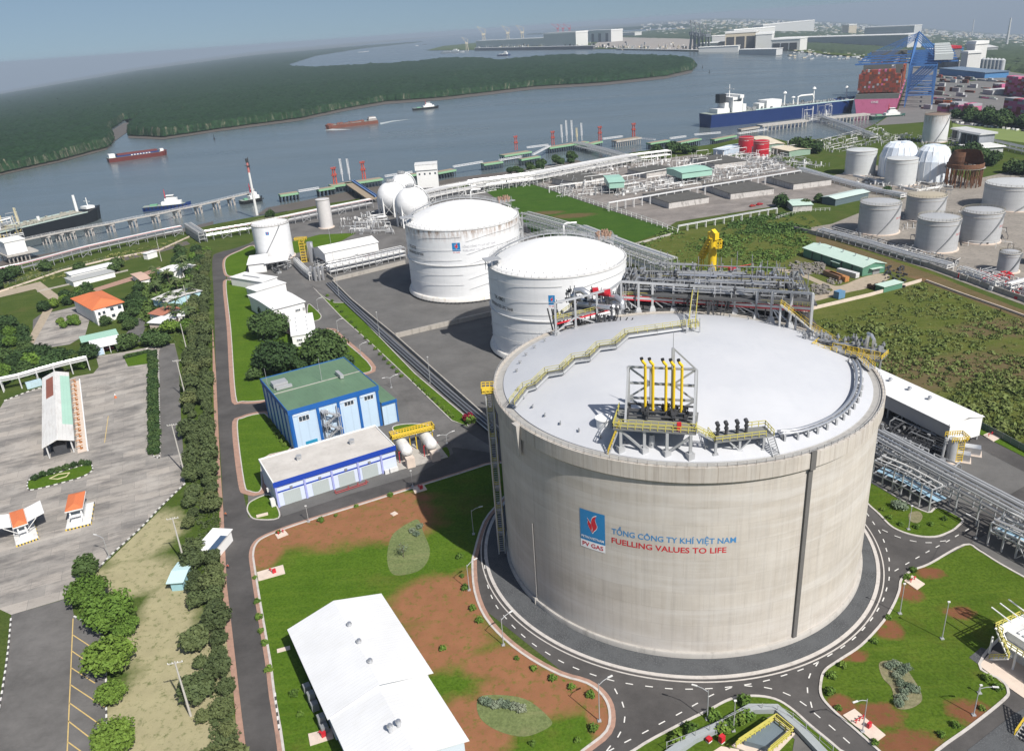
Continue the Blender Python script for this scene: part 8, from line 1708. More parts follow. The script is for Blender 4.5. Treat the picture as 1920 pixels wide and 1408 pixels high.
for i,(x,yb,yt)in enumerate(((1054,268,234),(1063,267,226),(1073,266,226),(1091,264,231))):arm(('first','second','third','last')[i]+' white loading arm from the left on the busy jetty head',x,yb,yt)
arm('cream loading arm on the busy jetty head',1082,265,240,M('cream_paint',(.62,.55,.36),.6));red_tower('red tower right of the busy jetty head',1125,264,240);dolphin('low platform under the red tower right of the busy jetty head',1100,272,1130,265,8)
catwalk('catwalk right of the busy jetty head',(1130,262),(1167,257));dolphin('white edged platform with dark piles and a brown red tower',1156,265,1203,258,9,edge=False);red_tower('brown red tower on the white edged platform',1188,257,234);catwalk('catwalk right of the white edged platform',(1203,261),(1228,263));dolphin('small jetty platform behind the shore trees',1220,269,1256,263,7)
catwalk('catwalk behind the shore trees',(1256,261),(1286,257));dolphin('dark jetty platform right of the shore trees',1277,268,1315,260,8);catwalk('catwalk ending by the stern of the blue hulled tanker',(1302,254),(1351,250));dolphin('green edged platform near the stern of the blue hulled tanker',1340,262,1381,254,6);catwalk('catwalk turning towards the blue hulled tanker',(1384,252),(1438,244));dolphin('low mooring platform under the side of the blue hulled tanker',1390,243,1424,238,6,edge=False)
rack('pipe trestle from the busy jetty head to the shore',[(1075,268),(1130,281),(1196,300)],3.5,9,(1.5,4.5),6,(6,6),seed=30)
f=Fr((1430,236),(1516,226),(1515,222),4,0,D=12);T=thing('quay',f(f.L/2,6),'pale concrete jetty alongside the middle of the blue hulled tanker','jetty');mb=MB();f.block(mb,0,f.L,0,12,2.4,4.2);mb.build('deck',m_conc,T);mb=MB()
for i in range(12):p_=f(f.L*(i+.5)/12,1,0);mb.cyl((p_.x,p_.y,-4),(p_.x,p_.y,2.4),.9,n=8)
mb.build('pile',m_conc,T)
f=Fr((1552,222),(1632,214),(1630,210),4,0,D=12);T=thing('quay',f(f.L/2,6),'pale concrete jetty alongside the bow of the blue hulled tanker','jetty');mb=MB();f.block(mb,0,f.L,0,12,2.4,4.2);mb.build('deck',m_conc,T);mb=MB()
for i in range(12):p_=f(f.L*(i+.5)/12,1,0);mb.cyl((p_.x,p_.y,-4),(p_.x,p_.y,2.4),.9,n=8)
mb.build('pile',m_conc,T)
pipework('loading arms and pipe frames between the jetties beside the blue hulled tanker',[(1500,232),(1560,225),(1556,215),(1505,222)],90,(m_steel,m_whited),14,31)
# left jetty: low catwalk on piers
PX=[(-60,478),(52,449),(85,442),(110,437),(131,433),(165,427),(205,420),(247,411),(290,403),(330,394),(370,386),(404,378),(432,371),(470,362)]
T=thing('jetty_walkway',g(200,420),'long pale walkway on piers running in front of the dark tanker and the tug','jetty walkway');mb=MB();P=[g(x,y,4.4)for x,y in PX]
for a,b in zip(P,P[1:]):mb.beam(a,b,2.2,.8)
mb.build('deck',m_conc,T);mb=MB()
for x,y in PX[2:]:
 p_=g(x,y,4);mb.box((p_.x,p_.y,2.6),7,4.5,1.2,.35)
 for a,b in((-2.5,-1.2),(0,-1.2),(2.5,-1.2),(-2.5,1.2),(2.5,1.2)):mb.cyl((p_.x+a,p_.y+b,-4),(p_.x+a,p_.y+b,2.6),.45,n=6)
mb.build('pier',M('pier_concrete',(.42,.39,.36),.85,0,.15,.5),T);mb=MB()
for a,b in zip(P,P[1:]):rails(mb,[a+Vector((0,1,.4)),b+Vector((0,1,.4))],1.1,.12,3)
mb.build('handrail',m_catw,T)
f=Fr((14,478),(52,470),(50,455),4,0,D=16);T=thing('jetty_building',f(f.L/2,8),'white box building on columns on the jetty at the far left','building');mb=MB();f.block(mb,0,f.L,0,16,3.5,12);mb.build('wall',m_white,T);mb=MB();f.block(mb,-.5,f.L+.5,-.5,16.5,12,12.6);mb.build('roof',m_white,T);mb=MB()
for i in range(6):mb.beam(f(f.L*i/5,0,-4),f(f.L*i/5,0,3.6),.6);mb.beam(f(f.L*i/5,15,-4),f(f.L*i/5,15,3.6),.6)
f.block(mb,-1,f.L+6,-1.5,17,2.2,3.2);mb.build('column',m_conc,T)
pipework('yellow and white loading gear on the jetty at the far left edge',[(-40,470),(48,452),(40,425),(-40,440)],130,(m_whited,M('pale_yellow_paint',(.55,.45,.20),.6),m_steel),9,33,zb=3)
for i,(x,yb,yt,mt)in enumerate(((4,440,376,m_catw),(38,430,390,MATS['cream_paint']))):arm(('tall white mast at the left edge above the jetty','cream mast on the jetty behind the white box building')[i],x,yb,yt,mt)
# ================================================================ ships
m_hred=M('hull_red',(.15,.035,.03),.6,0,.2,.1);m_hnavy=M('hull_navy',(.012,.035,.14),.45,0,.15,.1);m_hblack=M('hull_black',(.015,.018,.022),.45,0,.2,.1);m_hpink=M('hull_magenta',(.62,.17,.30),.5,0,.08,.05,(.40,.09,.14),.5);m_shipw=M('ship_white',(.78,.78,.76),.5,0,.06,.2);m_shipdeck=M('ship_deck',(.26,.30,.27),.8,0,.2,.3);m_hrust=M('hull_rust',(.20,.075,.05),.8,0,.25,.15)
def hull(mb,f,L,B,h,bowr=1.18,z0=-2.6,n=22,fore=1.6,m=0,sternw=.9,taper=.16):
 st=[]
 for i in range(n+1):
  t=i/n;w=B/2*(sternw+(1-sternw)*min(1,t/.08))if t<.08 else B/2*(1 if t<1-taper else max(.02,1-((t-1+taper)/taper)**2.0));hh=h*(1+(fore/h*max(0,(t-.86)/.14)**1.2 if fore else 0))
  st.append([f(L*t-(L*.012 if t>.99 else 0),B/2-w*.86,z0),f(L*t,B/2+w*.86,z0),f(L*t*(1+.012*(t>.95)),B/2+w,z0+hh),f(L*t*(1+.012*(t>.95)),B/2-w,z0+hh)])
 vs=[v for s_ in st for v in s_];fs=[]
 for i in range(n):
  a,b=4*i,4*i+4
  fs+=[(a+0,b+0,b+3,a+3),(a+1,a+2,b+2,b+1),(a+3,b+3,b+2,a+2),(a,a+1,b+1,b)]
 fs+=[(0,3,2,1),(4*n,4*n+1,4*n+2,4*n+3)];return mb.add(vs,fs,m)
def ship(label,a,b,B,h,hm,name='cargo_ship',cat='ship',grow=0.0,fore=1.6,deck=None,taper=.16,extra=None,sternw=.9,boot=None):
 A,C=g(*a,-2.5),g(*b,-2.5);d=C-A;d.z=0;f=Fr(a,b,(b[0],b[1]-3),-2.5,0,D=B);L=f.L;T=thing(name,(f.o.x,f.o.y,terr(f.o.x,f.o.y)-2.5),label,cat);f.o.z=terr(f.o.x,f.o.y)
 mb=MB();hull(mb,f,L,B,h,fore=fore,taper=taper,sternw=sternw);mb.build('hull',hm,T)
 if boot:mb=MB();hull(mb,Fr.shift(f,0)if False else f,L,B+.15,h*.18,fore=0,taper=taper,sternw=sternw);mb.build('boot_topping',boot,T)
 mb=MB();hull(mb,f,L*.975,B*.96,.25,z0=h-2.6-.02,fore=0,taper=taper,sternw=sternw);mb.build('deck',deck or m_shipdeck,T)
 if extra:extra(T,f,L,B,h-2.4)
 return T,f,L
def tugx(T,f,L,B,z,col=None):
 mb=MB();f.block(mb,L*.40,L*.82,B*.2,B*.8,z,z+2.6);f.block(mb,L*.48,L*.74,B*.27,B*.73,z+2.6,z+5.2);f.block(mb,L*.52,L*.68,B*.32,B*.68,z+5.2,z+7.8);mb.build('superstructure',m_shipw,T)
 mb=MB();f.block(mb,L*.515,L*.685,B*.31,B*.69,z+6.3,z+7.2);mb.build('window',m_glass,T);mb=MB();mb.cyl(f(L*.5,B*.5,z+5),f(L*.5,B*.5,z+13),.4,.2);mb.beam(f(L*.5,B*.3,z+10),f(L*.5,B*.7,z+10),.3);mb.beam(f(L*.5,B*.35,z+7),f(L*.5,B*.5,z+12),.35);mb.build('mast',m_red,T)
 mb=MB();f.block(mb,L*.15,L*.3,B*.3,B*.7,z,z+1.2);mb.build('winch',M('deck_green',(.15,.35,.22),.7),T)
 mb=MB()
 for i in range(12):p_=f(L*(.05+.08*i),-.25,z-.9);mb.cyl(p_-f.y*.2,p_+f.y*.2,.6,.6,8)
 mb.build('fender',m_black,T)
ship('dark blue tug with white deckhouse and red mast behind the long walkway',(268,398),(357,389),10,3.4,m_hnavy,'tugboat','tugboat',extra=tugx,fore=1.4,taper=.3)
ship('small dark tug half hidden behind the flare stack',(457,385),(497,377),9,3.2,m_hblack,'tugboat','tugboat',extra=tugx,fore=1.2,taper=.3)
ship('white and dark tug in mid river close to the far bank',(776,208),(824,203),10,3.4,m_hblack,'tugboat','tugboat',extra=tugx,fore=1.2,taper=.3)
def dtank(T,f,L,B,z):
 mb=MB();f.block(mb,L*.05,L*.86,B*.46,B*.54,z,z+1.4);r2=random.Random(2)
 for i in range(70):x,y=r2.uniform(.05,.88)*L,r2.uniform(.15,.85)*B;f.block(mb,x,x+r2.uniform(.6,3),y,y+r2.uniform(.5,1.6),z,z+r2.uniform(.5,2.2))
 for y in(.3,.4,.6,.7):mb.cyl(f(L*.05,B*y,z+.8),f(L*.86,B*y,z+.8),.25)
 mb.build('deck_piping',M('deck_gear',(.33,.32,.27),.8,0,.2,.5),T);mb=MB();f.block(mb,L*.05,L*.88,.1,.5,z,z+.8);f.block(mb,L*.05,L*.88,B-.5,B-.1,z,z+.8);mb.build('bulwark',M('pale_green_deck',(.42,.50,.46),.7),T)
 mb=MB();mb.cyl(f(L*.86,B*.5,z),f(L*.86,B*.5,z+14),1.2,1.0,12);f.block(mb,L*.905,L*.96,B*.3,B*.7,z+1.4,z+3.4);mb.cyl(f(L*.935,B*.5,z+3),f(L*.935,B*.5,z+10),.35);mb.beam(f(L*.935,B*.3,z+7),f(L*.935,B*.7,z+7),.3);mb.build('mast',m_shipw,T)
 mb=MB();mb.tube([f(L*.36,B*.4,z),f(L*.36,B*.4,z+7),f(L*.46,B*.4,z+7.6),f(L*.46,B*.4,z+3)],.6);mb.cyl(f(L*.62,B*.5,z),f(L*.62,B*.5,z+4),1.0,1.2,10);mb.build('hose_crane',m_shipw,T)
ship('black hulled tanker moored at far left with a thick white mast near its bow',(-120,492),(204,411),20,9,m_hblack,'tanker',extra=dtank,fore=2.2)
def btank(T,f,L,B,z):
 mb=MB();f.block(mb,L*.10,L*.17,B*.25,B*.75,z,z+11);f.block(mb,L*.135,L*.20,B*.08,B*.92,z,z+17);f.block(mb,L*.17,L*.195,-1,B+1,z+16,z+19.5);f.block(mb,L*.05,L*.13,B*.2,B*.8,z,z+5);f.block(mb,L*.215,L*.235,B*.2,B*.8,z,z+8);mb.build('superstructure',m_shipw,T)
 mb=MB();f.block(mb,L*.196,L*.198,B*.1,B*.9,z+13,z+14.5);f.block(mb,L*.14,L*.19,B*.075,B*.08,z+12.6,z+14);mb.build('window',m_glass,T)
 mb=MB();f.block(mb,L*.075,L*.115,B*.35,B*.65,z+11,z+21);mb.build('funnel',m_hblack,T)
 mb=MB();mb.cyl(f(L*.15,B*.5,z+17),f(L*.15,B*.5,z+31),.8,.4);mb.beam(f(L*.15,B*.2,z+26),f(L*.15,B*.8,z+26),.6)
 for x,h_ in((.52,17),(.72,19),(.58,10),(.95,16)):mb.cyl(f(L*x,B*.5,z),f(L*x,B*.5,z+h_),.9,.6,10);mb.cyl(f(L*x,B*.5,z+h_*.85),f(L*x,B*.5,z+h_*.95),2.6,1.6,10)
 mb.tube([f(L*.60,B*.4,z),f(L*.60,B*.4,z+9),f(L*.62,B*.4,z+10),f(L*.70,B*.4,z+10),f(L*.71,B*.4,z+5)],1.0);mb.build('mast',m_shipw,T)
 mb=MB();f.block(mb,L*.37,L*.47,B*.2,B*.8,z,z+9);f.block(mb,L*.33,L*.37,B*.3,B*.7,z,z+6);mb.build('cargo_house',m_shipw,T)
 mb=MB();r2=random.Random(9)
 for i in range(90):x,y=r2.uniform(.24,.94)*L,r2.uniform(.1,.9)*B;f.block(mb,x,x+r2.uniform(.8,5),y,y+r2.uniform(.6,2),z,z+r2.uniform(.6,3))
 mb.build('deck_piping',m_steel,T);mb=MB();f.block(mb,L*.28,L*.95,.05,.5,z,z+1.1);mb.build('bulwark',M('pale_aqua_paint',(.45,.58,.58),.6),T)
ship('long blue hulled gas tanker with white bridge and black funnel at its stern',(1335,241),(1613,210),32,15,m_hnavy,'tanker',extra=btank,fore=3)
def rbarge(T,f,L,B,z):
 mb=MB();f.block(mb,L*.14,L*.86,B*.12,B*.88,z,z+1.8);mb.build('hatch_coaming',m_hnavy if True else None,T);mb=MB();f.block(mb,L*.16,L*.84,B*.2,B*.8,z+1.8,z+3.6);mb.build('hold_cover',m_hred,T)
 mb=MB();f.block(mb,L*.02,L*.12,B*.2,B*.8,z,z+4.5);f.block(mb,L*.89,L*.95,B*.3,B*.7,z,z+3.2);mb.build('superstructure',m_shipw,T);mb=MB()
 for i in range(7):x=L*(.38+.05*i);f.block(mb,x,x+L*.025,B*.1,B*.12,z+.3,z+1.4)
 mb.build('hull_marking',m_shipw,T)
ship('red river barge with a blue band and white deckhouse, leftmost in mid river',(206,306),(316,291),15,5.2,m_hred,'barge','barge',extra=rbarge,fore=1.5,taper=.1)
def ubarge(T,f,L,B,z):
 mb=MB();r2=random.Random(3)
 for i in range(40):x,y=r2.uniform(.22,.92)*L,r2.uniform(.1,.9)*B;f.block(mb,x,x+r2.uniform(1,6),y,y+r2.uniform(1,3),z,z+r2.uniform(.5,2.2))
 mb.build('cargo',m_hrust,T);mb=MB();f.block(mb,L*.02,L*.18,B*.15,B*.85,z,z+3);f.block(mb,L*.04,L*.16,B*.2,B*.8,z+3,z+5.6);mb.build('superstructure',M('old_deckhouse',(.30,.27,.26),.8,0,.2,.4),T);mb=MB();f.block(mb,L*.03,L*.17,B*.19,B*.2,z+3.4,z+4.8);mb.build('window',m_shipw,T)
ship('rusty brown barge under way with a dark deckhouse at its right end',(710,232),(614,243),14,5,m_hrust,'barge','barge',extra=ubarge,fore=1.4,taper=.1)
def wake(label,px):sheet('water',px,-2.42,M('wake_foam',(.42,.46,.46),.5,0,.15,.1))
wake('',[(712,231),(735,227),(770,224),(735,229),(714,234)]);wake('',[(608,245),(622,242),(660,243),(630,245)])
ship('tiny white fishing boats far up the side channel, left one',(672,99),(682,98),8,3,m_shipw,'boat','boat');ship('tiny white boat far up the side channel, right one',(683,98),(692,97),8,4,m_shipw,'boat','boat');ship('dark boat far up the side channel near the spit',(793,85),(801,84),8,5,m_hblack,'boat','boat');ship('tiny white boat far up the side channel above the others',(780,87),(785,86.5),8,6,m_shipw,'boat','boat')
def wship(T,f,L,B,z):mb=MB();f.block(mb,L*.5,L*.75,B*.2,B*.8,z,z+8);f.block(mb,L*.55,L*.68,B*.3,B*.7,z+8,z+13);f.block(mb,L*.1,L*.4,B*.3,B*.7,z,z+3);mb.build('superstructure',m_shipw,T)
ship('white ship moored at the tip of the shipyard spit',(826,101),(869,99),18,9,m_shipw,'ship',extra=wship);ship('dark blue barge off the shipyard quay',(932,106),(955,105),16,7,m_hnavy,'barge','barge',extra=lambda T,f,L,B,z:ship_box(T,f,L,B,z))if False else ship('dark blue barge off the shipyard quay',(932,106),(955,105),16,7,m_hnavy,'barge','barge',extra=wship)
for i,(x,y,lab)in enumerate(((402,262,'small dark channel buoy off the left far bank'),(1330,137,'small dark channel buoy off the forest point'),(1317,128,'thin channel marker closest to the forest point'))):P_=g(x,y,-2.5);mb=MB();mb.cyl(P_,P_+Vector((0,0,2.5)),1.3,.9,10);mb.cyl(P_+Vector((0,0,2.5)),P_+Vector((0,0,8)),.5,.2,6);tag(mb.build('buoy',m_hblack),lab,'buoy')
# container ship seen from astern
QA,QB=g(1641,213,-2.5),g(1700,114,-2.5);dq=QB-QA;dq.z=0;dq.normalize()
class F2:pass
fs_=Fr((1641,213),(1700,114),(1690,114),-2.5);wd=(g(1684,212,-2.5)-g(1597,215,-2.5)).length*.96
fs_.y=Vector((dq.y,-dq.x,0));fs_.x=dq;fs_.o=Vector((QA.x,QA.y,0))-fs_.y*wd/2;Ls=330
CS=thing('container_ship',QA,'huge magenta container ship seen from astern, stacked high with red brown containers','ship');mb=MB();hull(mb,fs_,Ls,wd,17,fore=3,sternw=1.0);mb.build('hull',m_hpink,CS)
mb=MB();hull(mb,fs_,Ls*.97,wd*.97,.6,z0=14.2,fore=0,sternw=1.0);mb.build('deck',m_shipdeck,CS)
mb=MB();fs_.block(mb,Ls*.22,Ls*.25,2,wd-2,14,50);fs_.block(mb,Ls*.66,Ls*.70,2,wd-2,14,58);fs_.block(mb,-.0,Ls*.015,1,wd-1,14.6,20);mb.build('superstructure',M('lashing_bridge',(.13,.14,.13),.8,0,.2,.2),CS)
mb=MB();V_,F_=textmesh('ONE',1.0);xs_=[v[0]for v in V_];x0_,x1_=min(xs_),max(xs_);s_=wd*.16/(x1_-x0_);mb.add([fs_(-.35,wd*.38+(v[0]-x0_)*s_,9.5+v[1]*s_*.9)for v in V_],F_);mb.build('lettering',m_shipw,CS)
ccol=[M('container_rust',(.26,.055,.035),.7,0,.1,.1),M('container_brown',(.14,.05,.035),.7,0,.1,.1),M('container_orange',(.48,.12,.03),.7,0,.1,.1),M('container_magenta',(.50,.12,.24),.7,0,.1,.1),M('container_grey',(.34,.34,.36),.7,0,.1,.1)]
cw=(wd-3)/20;cms=[]
for m_ in ccol:b_=MB();b_.hexa([(0,0,0),(12,0,0),(12,cw-.12,0),(0,cw-.12,0)],[(0,0,2.48),(12,0,2.48),(12,cw-.12,2.48),(0,cw-.12,2.48)]);cms.append(b_.build('container',m_))
first=[True]*5;angc=atan2(fs_.x.y,fs_.x.x);sgn=1 if(fs_.x.x*fs_.y.y-fs_.x.y*fs_.y.x)>0 else-1
for r_ in range(10):
 for c_ in range(20):
  if r_>7 and(c_<3 or c_>16):continue
  if len([1])and(r_,c_)==(-1,-1):continue
  k_=rnd.choices(range(5),(6,6,.6,.5,.5))[0];o=cms[k_]if first[k_]else cms[k_].copy()
  if not first[k_]:COL.objects.link(o)
  first[k_]=False;p_=fs_(Ls*.03,1.5+c_*cw if sgn>0 else 1.5+(c_+1)*cw,21+r_*2.6)if True else None;o.location=p_;o.rotation_euler=(0,0,angc);tag(o,'dull red, brown or orange container stacked across the stern of the magenta ship','container','containers at the stern of the magenta ship')
mb=MB()
for bay in range(1,18):
 x=Ls*.03+bay*15
 if abs(x-Ls*.235)<12 or abs(x-Ls*.68)<13 or x>Ls*.9:continue
 for c_ in range(20):
  w_=1 if x<Ls*.8 else.8
  h_=rnd.randint(8,11);fs_.block(mb,x,x+12,1.5+c_*cw,1.5+(c_+1)*cw-.1,15,15+h_*2.6,rnd.choices(range(5),(5,5,1.5,1,.6))[0])
tag(mb.build('deck_cargo',ccol),'rows of containers further forward on the magenta ship','containers',None,'stuff')
# ---------------------------------------------------------------- quay cranes
m_cblue=M('crane_blue',(.06,.17,.42),.5,0,.1,.1)
def sts(P,ang,label,grp,proto=None):
 if proto is not None:o=dup(proto,P,ang,label,grp,_kids=KD.setdefault('sts',kids(proto)));return o
 T=thing('quay_crane',(0,0,0),label,'crane',grp);mb=MB();w,d_,H=24,30,48  # x = along the quay, y = inland
 for x in(-w/2,w/2):
  for y in(0,d_):mb.beam((x,y,0),(x,y,H),1.2,1.2)
  mb.beam((x,0,14),(x,d_,14),1.2,1.4);mb.beam((x,0,H),(x,d_,H),1.3,1.8);mb.beam((x,0,15),(x,d_,H-2),.9);mb.beam((x*.5,0,H),(x*.2,3,78),1.1);mb.beam((x*.3,3,78),(x*.5,d_+4,H+1),.8)
 for y in(0,d_):
  for z in(14,H):mb.beam((-w/2,y,z),(w/2,y,z),1.3)
  mb.beam((-w/2,y,H),(w/2,y,16),1.0)
 mb.build('portal_frame',m_cblue,T);mb=MB()
 for x in(-4,4):mb.beam((x,-62,H+3),(x,d_+22,H+3),.7,1.4)
 for i in range(14):y=-62+i*8;mb.beam((-4,y,H+3),(4,y,H+3),.8);mb.beam((-4,y,H+3),(4,y+8,H+3),.5)
 for x in(-3,3):mb.beam((x*.3,3,77),(x,-34,H+4),.45);mb.beam((x*.3,3,77),(x,-58,H+4),.4)
 mb.build('boom',m_cblue,T);mb=MB();mb.hexa([(-8,d_-4,H+5),(8,d_-4,H+5),(8,d_+16,H+5),(-8,d_+16,H+5)],[(-8,d_-4,H+12),(8,d_-4,H+12),(8,d_+16,H+12),(-8,d_+16,H+12)]);mb.build('machinery_house',M('machinery_house_paint',(.60,.64,.62),.6),T)
 mb=MB();mb.hexa([(-2,-20,H-3),(2,-20,H-3),(2,-16,H-3),(-2,-16,H-3)],[(-2,-20,H+1),(2,-20,H+1),(2,-16,H+1),(-2,-16,H+1)]);mb.build('cab',m_shipw,T);return T
q0_=QA+fs_.y*(1 if(g(1760,200)-QA).dot(fs_.y)>0 else-1)*(wd/2+6);inl=(q0_-QA);inl.z=0;inl.normalize();ca=atan2(inl.y,inl.x)-pi/2;cp=None
for i,s_ in enumerate((40,95,150,205,265,330)):
 p_=q0_+dq*s_;p_.z=terr(p_.x,p_.y)+1;lab='blue ship to shore crane in the overlapping row beside the magenta ship'
 if i==0:cp=sts(None,0,lab,'blue quay cranes');cp.location=p_;cp.rotation_euler=(0,0,ca);KD['sts']=kids(cp)
 else:sts(p_,ca,lab,'blue quay cranes',cp)
# far boxes by picture rows
def far(label,x0,y0,x1,y1,ytop,depth,wallm,roofm=None,name='building',cat='building',roof=.12,kind=None,doors=None,gab=0):
 A,B=g(x0,y0),g(x1,y1);h=max(2,(y0-ytop)*(A-Vector((0,0,CH))).length/F);d=B-A;d.z=0;L_=d.length;u=d.normalized();v=Vector((-u.y,u.x,0));v=v if v.y>0 else-v
 T=thing(name,A,label,cat);z0=min(A.z,B.z)-2;z1=max(A.z,B.z)+h
 def P(x,y,z):q=Vector((A.x,A.y,0))+u*x+v*y;return(q.x,q.y,z)
 mb=MB();mb.hexa([P(0,0,z0),P(L_,0,z0),P(L_,depth,z0),P(0,depth,z0)],[P(0,0,z1),P(L_,0,z1),P(L_,depth,z1),P(0,depth,z1)]);mb.build('wall',wallm,T)
 mb=MB();e=1.5;mb.hexa([P(-e,-e,z1),P(L_+e,-e,z1),P(L_+e,depth+e,z1),P(-e,depth+e,z1)],[P(-e,0,z1+h*roof),P(L_+e,0,z1+h*roof),P(L_+e,depth+e,z1+h*roof+gab),P(-e,depth+e,z1+h*roof+gab)]);mb.build('roof',roofm or m_shipw,T)
 for a,b,t in(doors or[]):mb=MB();mb.hexa([P(L_*a,-.8,z0),P(L_*b,-.8,z0),P(L_*b,0,z0),P(L_*a,0,z0)],[P(L_*a,-.8,z0+(z1-z0)*t),P(L_*b,-.8,z0+(z1-z0)*t),P(L_*b,0,z0+(z1-z0)*t),P(L_*a,0,z0+(z1-z0)*t)]);mb.build('door',m_dark,T)
 return T
m_fw=M('far_white',(.66,.66,.64),.6);m_fg=M('far_grey',(.50,.51,.51),.7);m_fb=M('far_blue',(.07,.22,.45),.6);m_fc=M('far_cream',(.60,.53,.40),.6)
far('large shipyard hall with three tall dark doorways',1359,93,1416,93,69,120,m_fc,m_fw,doors=[(.04,.30,.8),(.36,.64,.8),(.70,.97,.8)]);far('tall white block joined to the right of the large shipyard hall',1416,94,1446,94,71,110,m_fw);far('lower white shipyard hall with dark bays, right of the tall white block',1446,94,1499,95,79,80,m_fw,doors=[(.04,.3,.7),(.34,.6,.7),(.64,.9,.7)])
far('very long low white roofed factory behind the shipyard',1448,80,1700,93,74,80,m_fg,m_fw);far('long white roofed hall left part behind the large shipyard hall',1376,71,1452,70,60,60,m_fw);far('grey block building with white roof above the long factory',1430,62,1526,61,51,80,m_fg,m_fw);far('cream block at the middle of the long factory roof line',1592,64,1605,65,51,60,m_fc);far('white roofed hall right of the cream block',1620,66,1712,72,56,90,m_fg,m_fw);far('white tower end of the long factory nearest the cranes',1692,85,1706,86,70,40,m_fw)
far('wide white shipyard hall left of the yellow cranes',893,90,1020,86,80,60,m_fw);far('big white terraced shipyard building',1020,89,1080,87,69,90,m_fw);far('white columned shipyard building right of the terraced one',1082,80,1146,79,64,80,m_fw,doors=[(.05,.12,.8),(.25,.32,.8),(.45,.52,.8),(.65,.72,.8),(.85,.92,.8)]);far('pale roof in the woods behind the dusty yard',1158,70,1190,69,64,60,m_fw);far('white shed at the foot of the dark shipyard cranes',1310,92,1345,92,84,60,m_fw);far('pale shed left of the large shipyard hall',1335,80,1362,80,71,70,m_fg,m_fw)
far('floating dock moored in front of the shipyard halls',1385,101,1455,103,95,30,m_fg,name='floating_dock',cat='dock');far('row of small white workboats at the shipyard quay',1310,97,1384,97,91,20,m_fw,name='workboats',cat='boats');far('dark quay edge with piles below the dusty yard',1155,93,1310,96,92,14,M('quay_wall',(.12,.12,.12),.9),m_fg,name='quay',cat='quay');far('dark quay edge with piles below the white shipyard halls',890,95,1112,92,91.5,14,MATS['quay_wall'],m_fg,name='quay',cat='quay')
far('blue roofed long warehouse behind the quay cranes',1745,92,1806,100,86,70,m_fb,m_fb);far('pale roofed warehouse above the grain silos',1838,94,1870,98,88,60,m_fg,m_fw);far('low blue warehouse in front of the silos',1800,140,1890,146,132,40,m_fb,M('slate_blue',(.14,.20,.28),.7));far('tallest cream white grain tower with a yellow strip',1806,132,1822,133,95,26,m_fw);far('white block stepped right of the cream grain tower',1822,133,1835,134,107,26,m_fw);far('slim white tower with red top left of the grain tower',1779,129,1796,131,99,22,M('slab_dark',(.22,.23,.24),.7),m_red);far('dark slab building left of the slim tower',1760,128,1779,130,102,30,MATS['slab_dark'])
for i in range(6):x=1841+i*7;P_=g(x,136+i*.6);mb=MB();mb.cyl(P_-Vector((0,0,2)),P_+Vector((0,0,24)),5.0,5.0,16);mb.cyl(P_+Vector((0,0,24)),P_+Vector((0,0,27)),5.0,.8,16);tag(mb.build('silo',M('silo_grey',(.42,.44,.45),.6),None,True,40),'grey cylinder in the row of grain silos right of the white tower','silo','grey grain silos')
far('grey pair of tall tank blocks beside the playing field',1798,273,1833,280,252,14,M('block_grey',(.28,.30,.33),.6),m_fg,doors=[(.1,.3,.9),(.4,.6,.9),(.7,.9,.9)]);far('smaller grey block left of the pair by the playing field',1783,263,1796,266,246,12,MATS['block_grey'],m_fg,doors=[(.2,.7,.9)]);far('low pale warehouse roof above the rusty sphere frame',1825,290,1880,286,281,20,m_fg,m_fw)
# cranes of the shipyard
def jib(label,x,yb,yt,mt,lean=.35,name='shipyard_crane'):
 P=g(x,yb);D_=(P-Vector((0,0,CH))).length;H=(yb-yt)*D_/F;T=thing(name,P,label,'crane');mb=MB();w=H*.09
 for a,b in((-1,-1),(1,-1),(1,1),(-1,1)):mb.beam(P+Vector((a*w,b*w,-3)),P+Vector((a*w*.5,b*w*.5,H*.5)),w*.4)
 mb.box(P+Vector((0,0,H*.5)),w*2.4,w*2,w*1.3);mb.build('tower',mt,T);mb=MB()
 for e in(-.4,.4):mb.beam(P+Vector((0,e*w,H*.55)),P+Vector((-H*lean,e*w,H)),w*.28)
 mb.beam(P+Vector((w,0,H*.5)),P+Vector((w*1.2,0,H*.82)),w*.3);mb.beam(P+Vector((w*1.2,0,H*.82)),P+Vector((-H*lean,0,H)),w*.16);mb.build('jib',mt,T)
for x,yb,yt,lab in((908,84,55,'leftmost yellow shipyard crane on the spit'),(953,80,53,'middle yellow shipyard crane on the spit'),(980,80,52,'rightmost yellow shipyard crane on the spit'),(876,95,74,'small pale shipyard crane beside the white ship')):jib(lab,x,yb,yt,m_fc)
for x,lab in((1046,'leftmost distant red crane behind the shipyard'),(1056,'middle distant red crane behind the shipyard'),(1068,'rightmost distant red crane behind the shipyard')):jib(lab,x,66,48,m_red,.6)
for i,x in enumerate((1298,1306,1314,1326)):jib(('first','second','third','fourth')[i]+' dark grey crane from the left at the shipyard quay',x,94,48+i*2,M('crane_grey',(.16,.18,.20),.6),.1)
for x,yb,yt,lab in((1822,68,45,'pale striped chimney in the hazy town'),(1887,86,48,'tall chimney at the right of the hazy town')):P=g(x,yb);H=(yb-yt)*(P-Vector((0,0,CH))).length/F;mb=MB();mb.cyl(P,P+Vector((0,0,H)),H*.05,H*.03,10);tag(mb.build('chimney',m_fg),lab,'chimney')
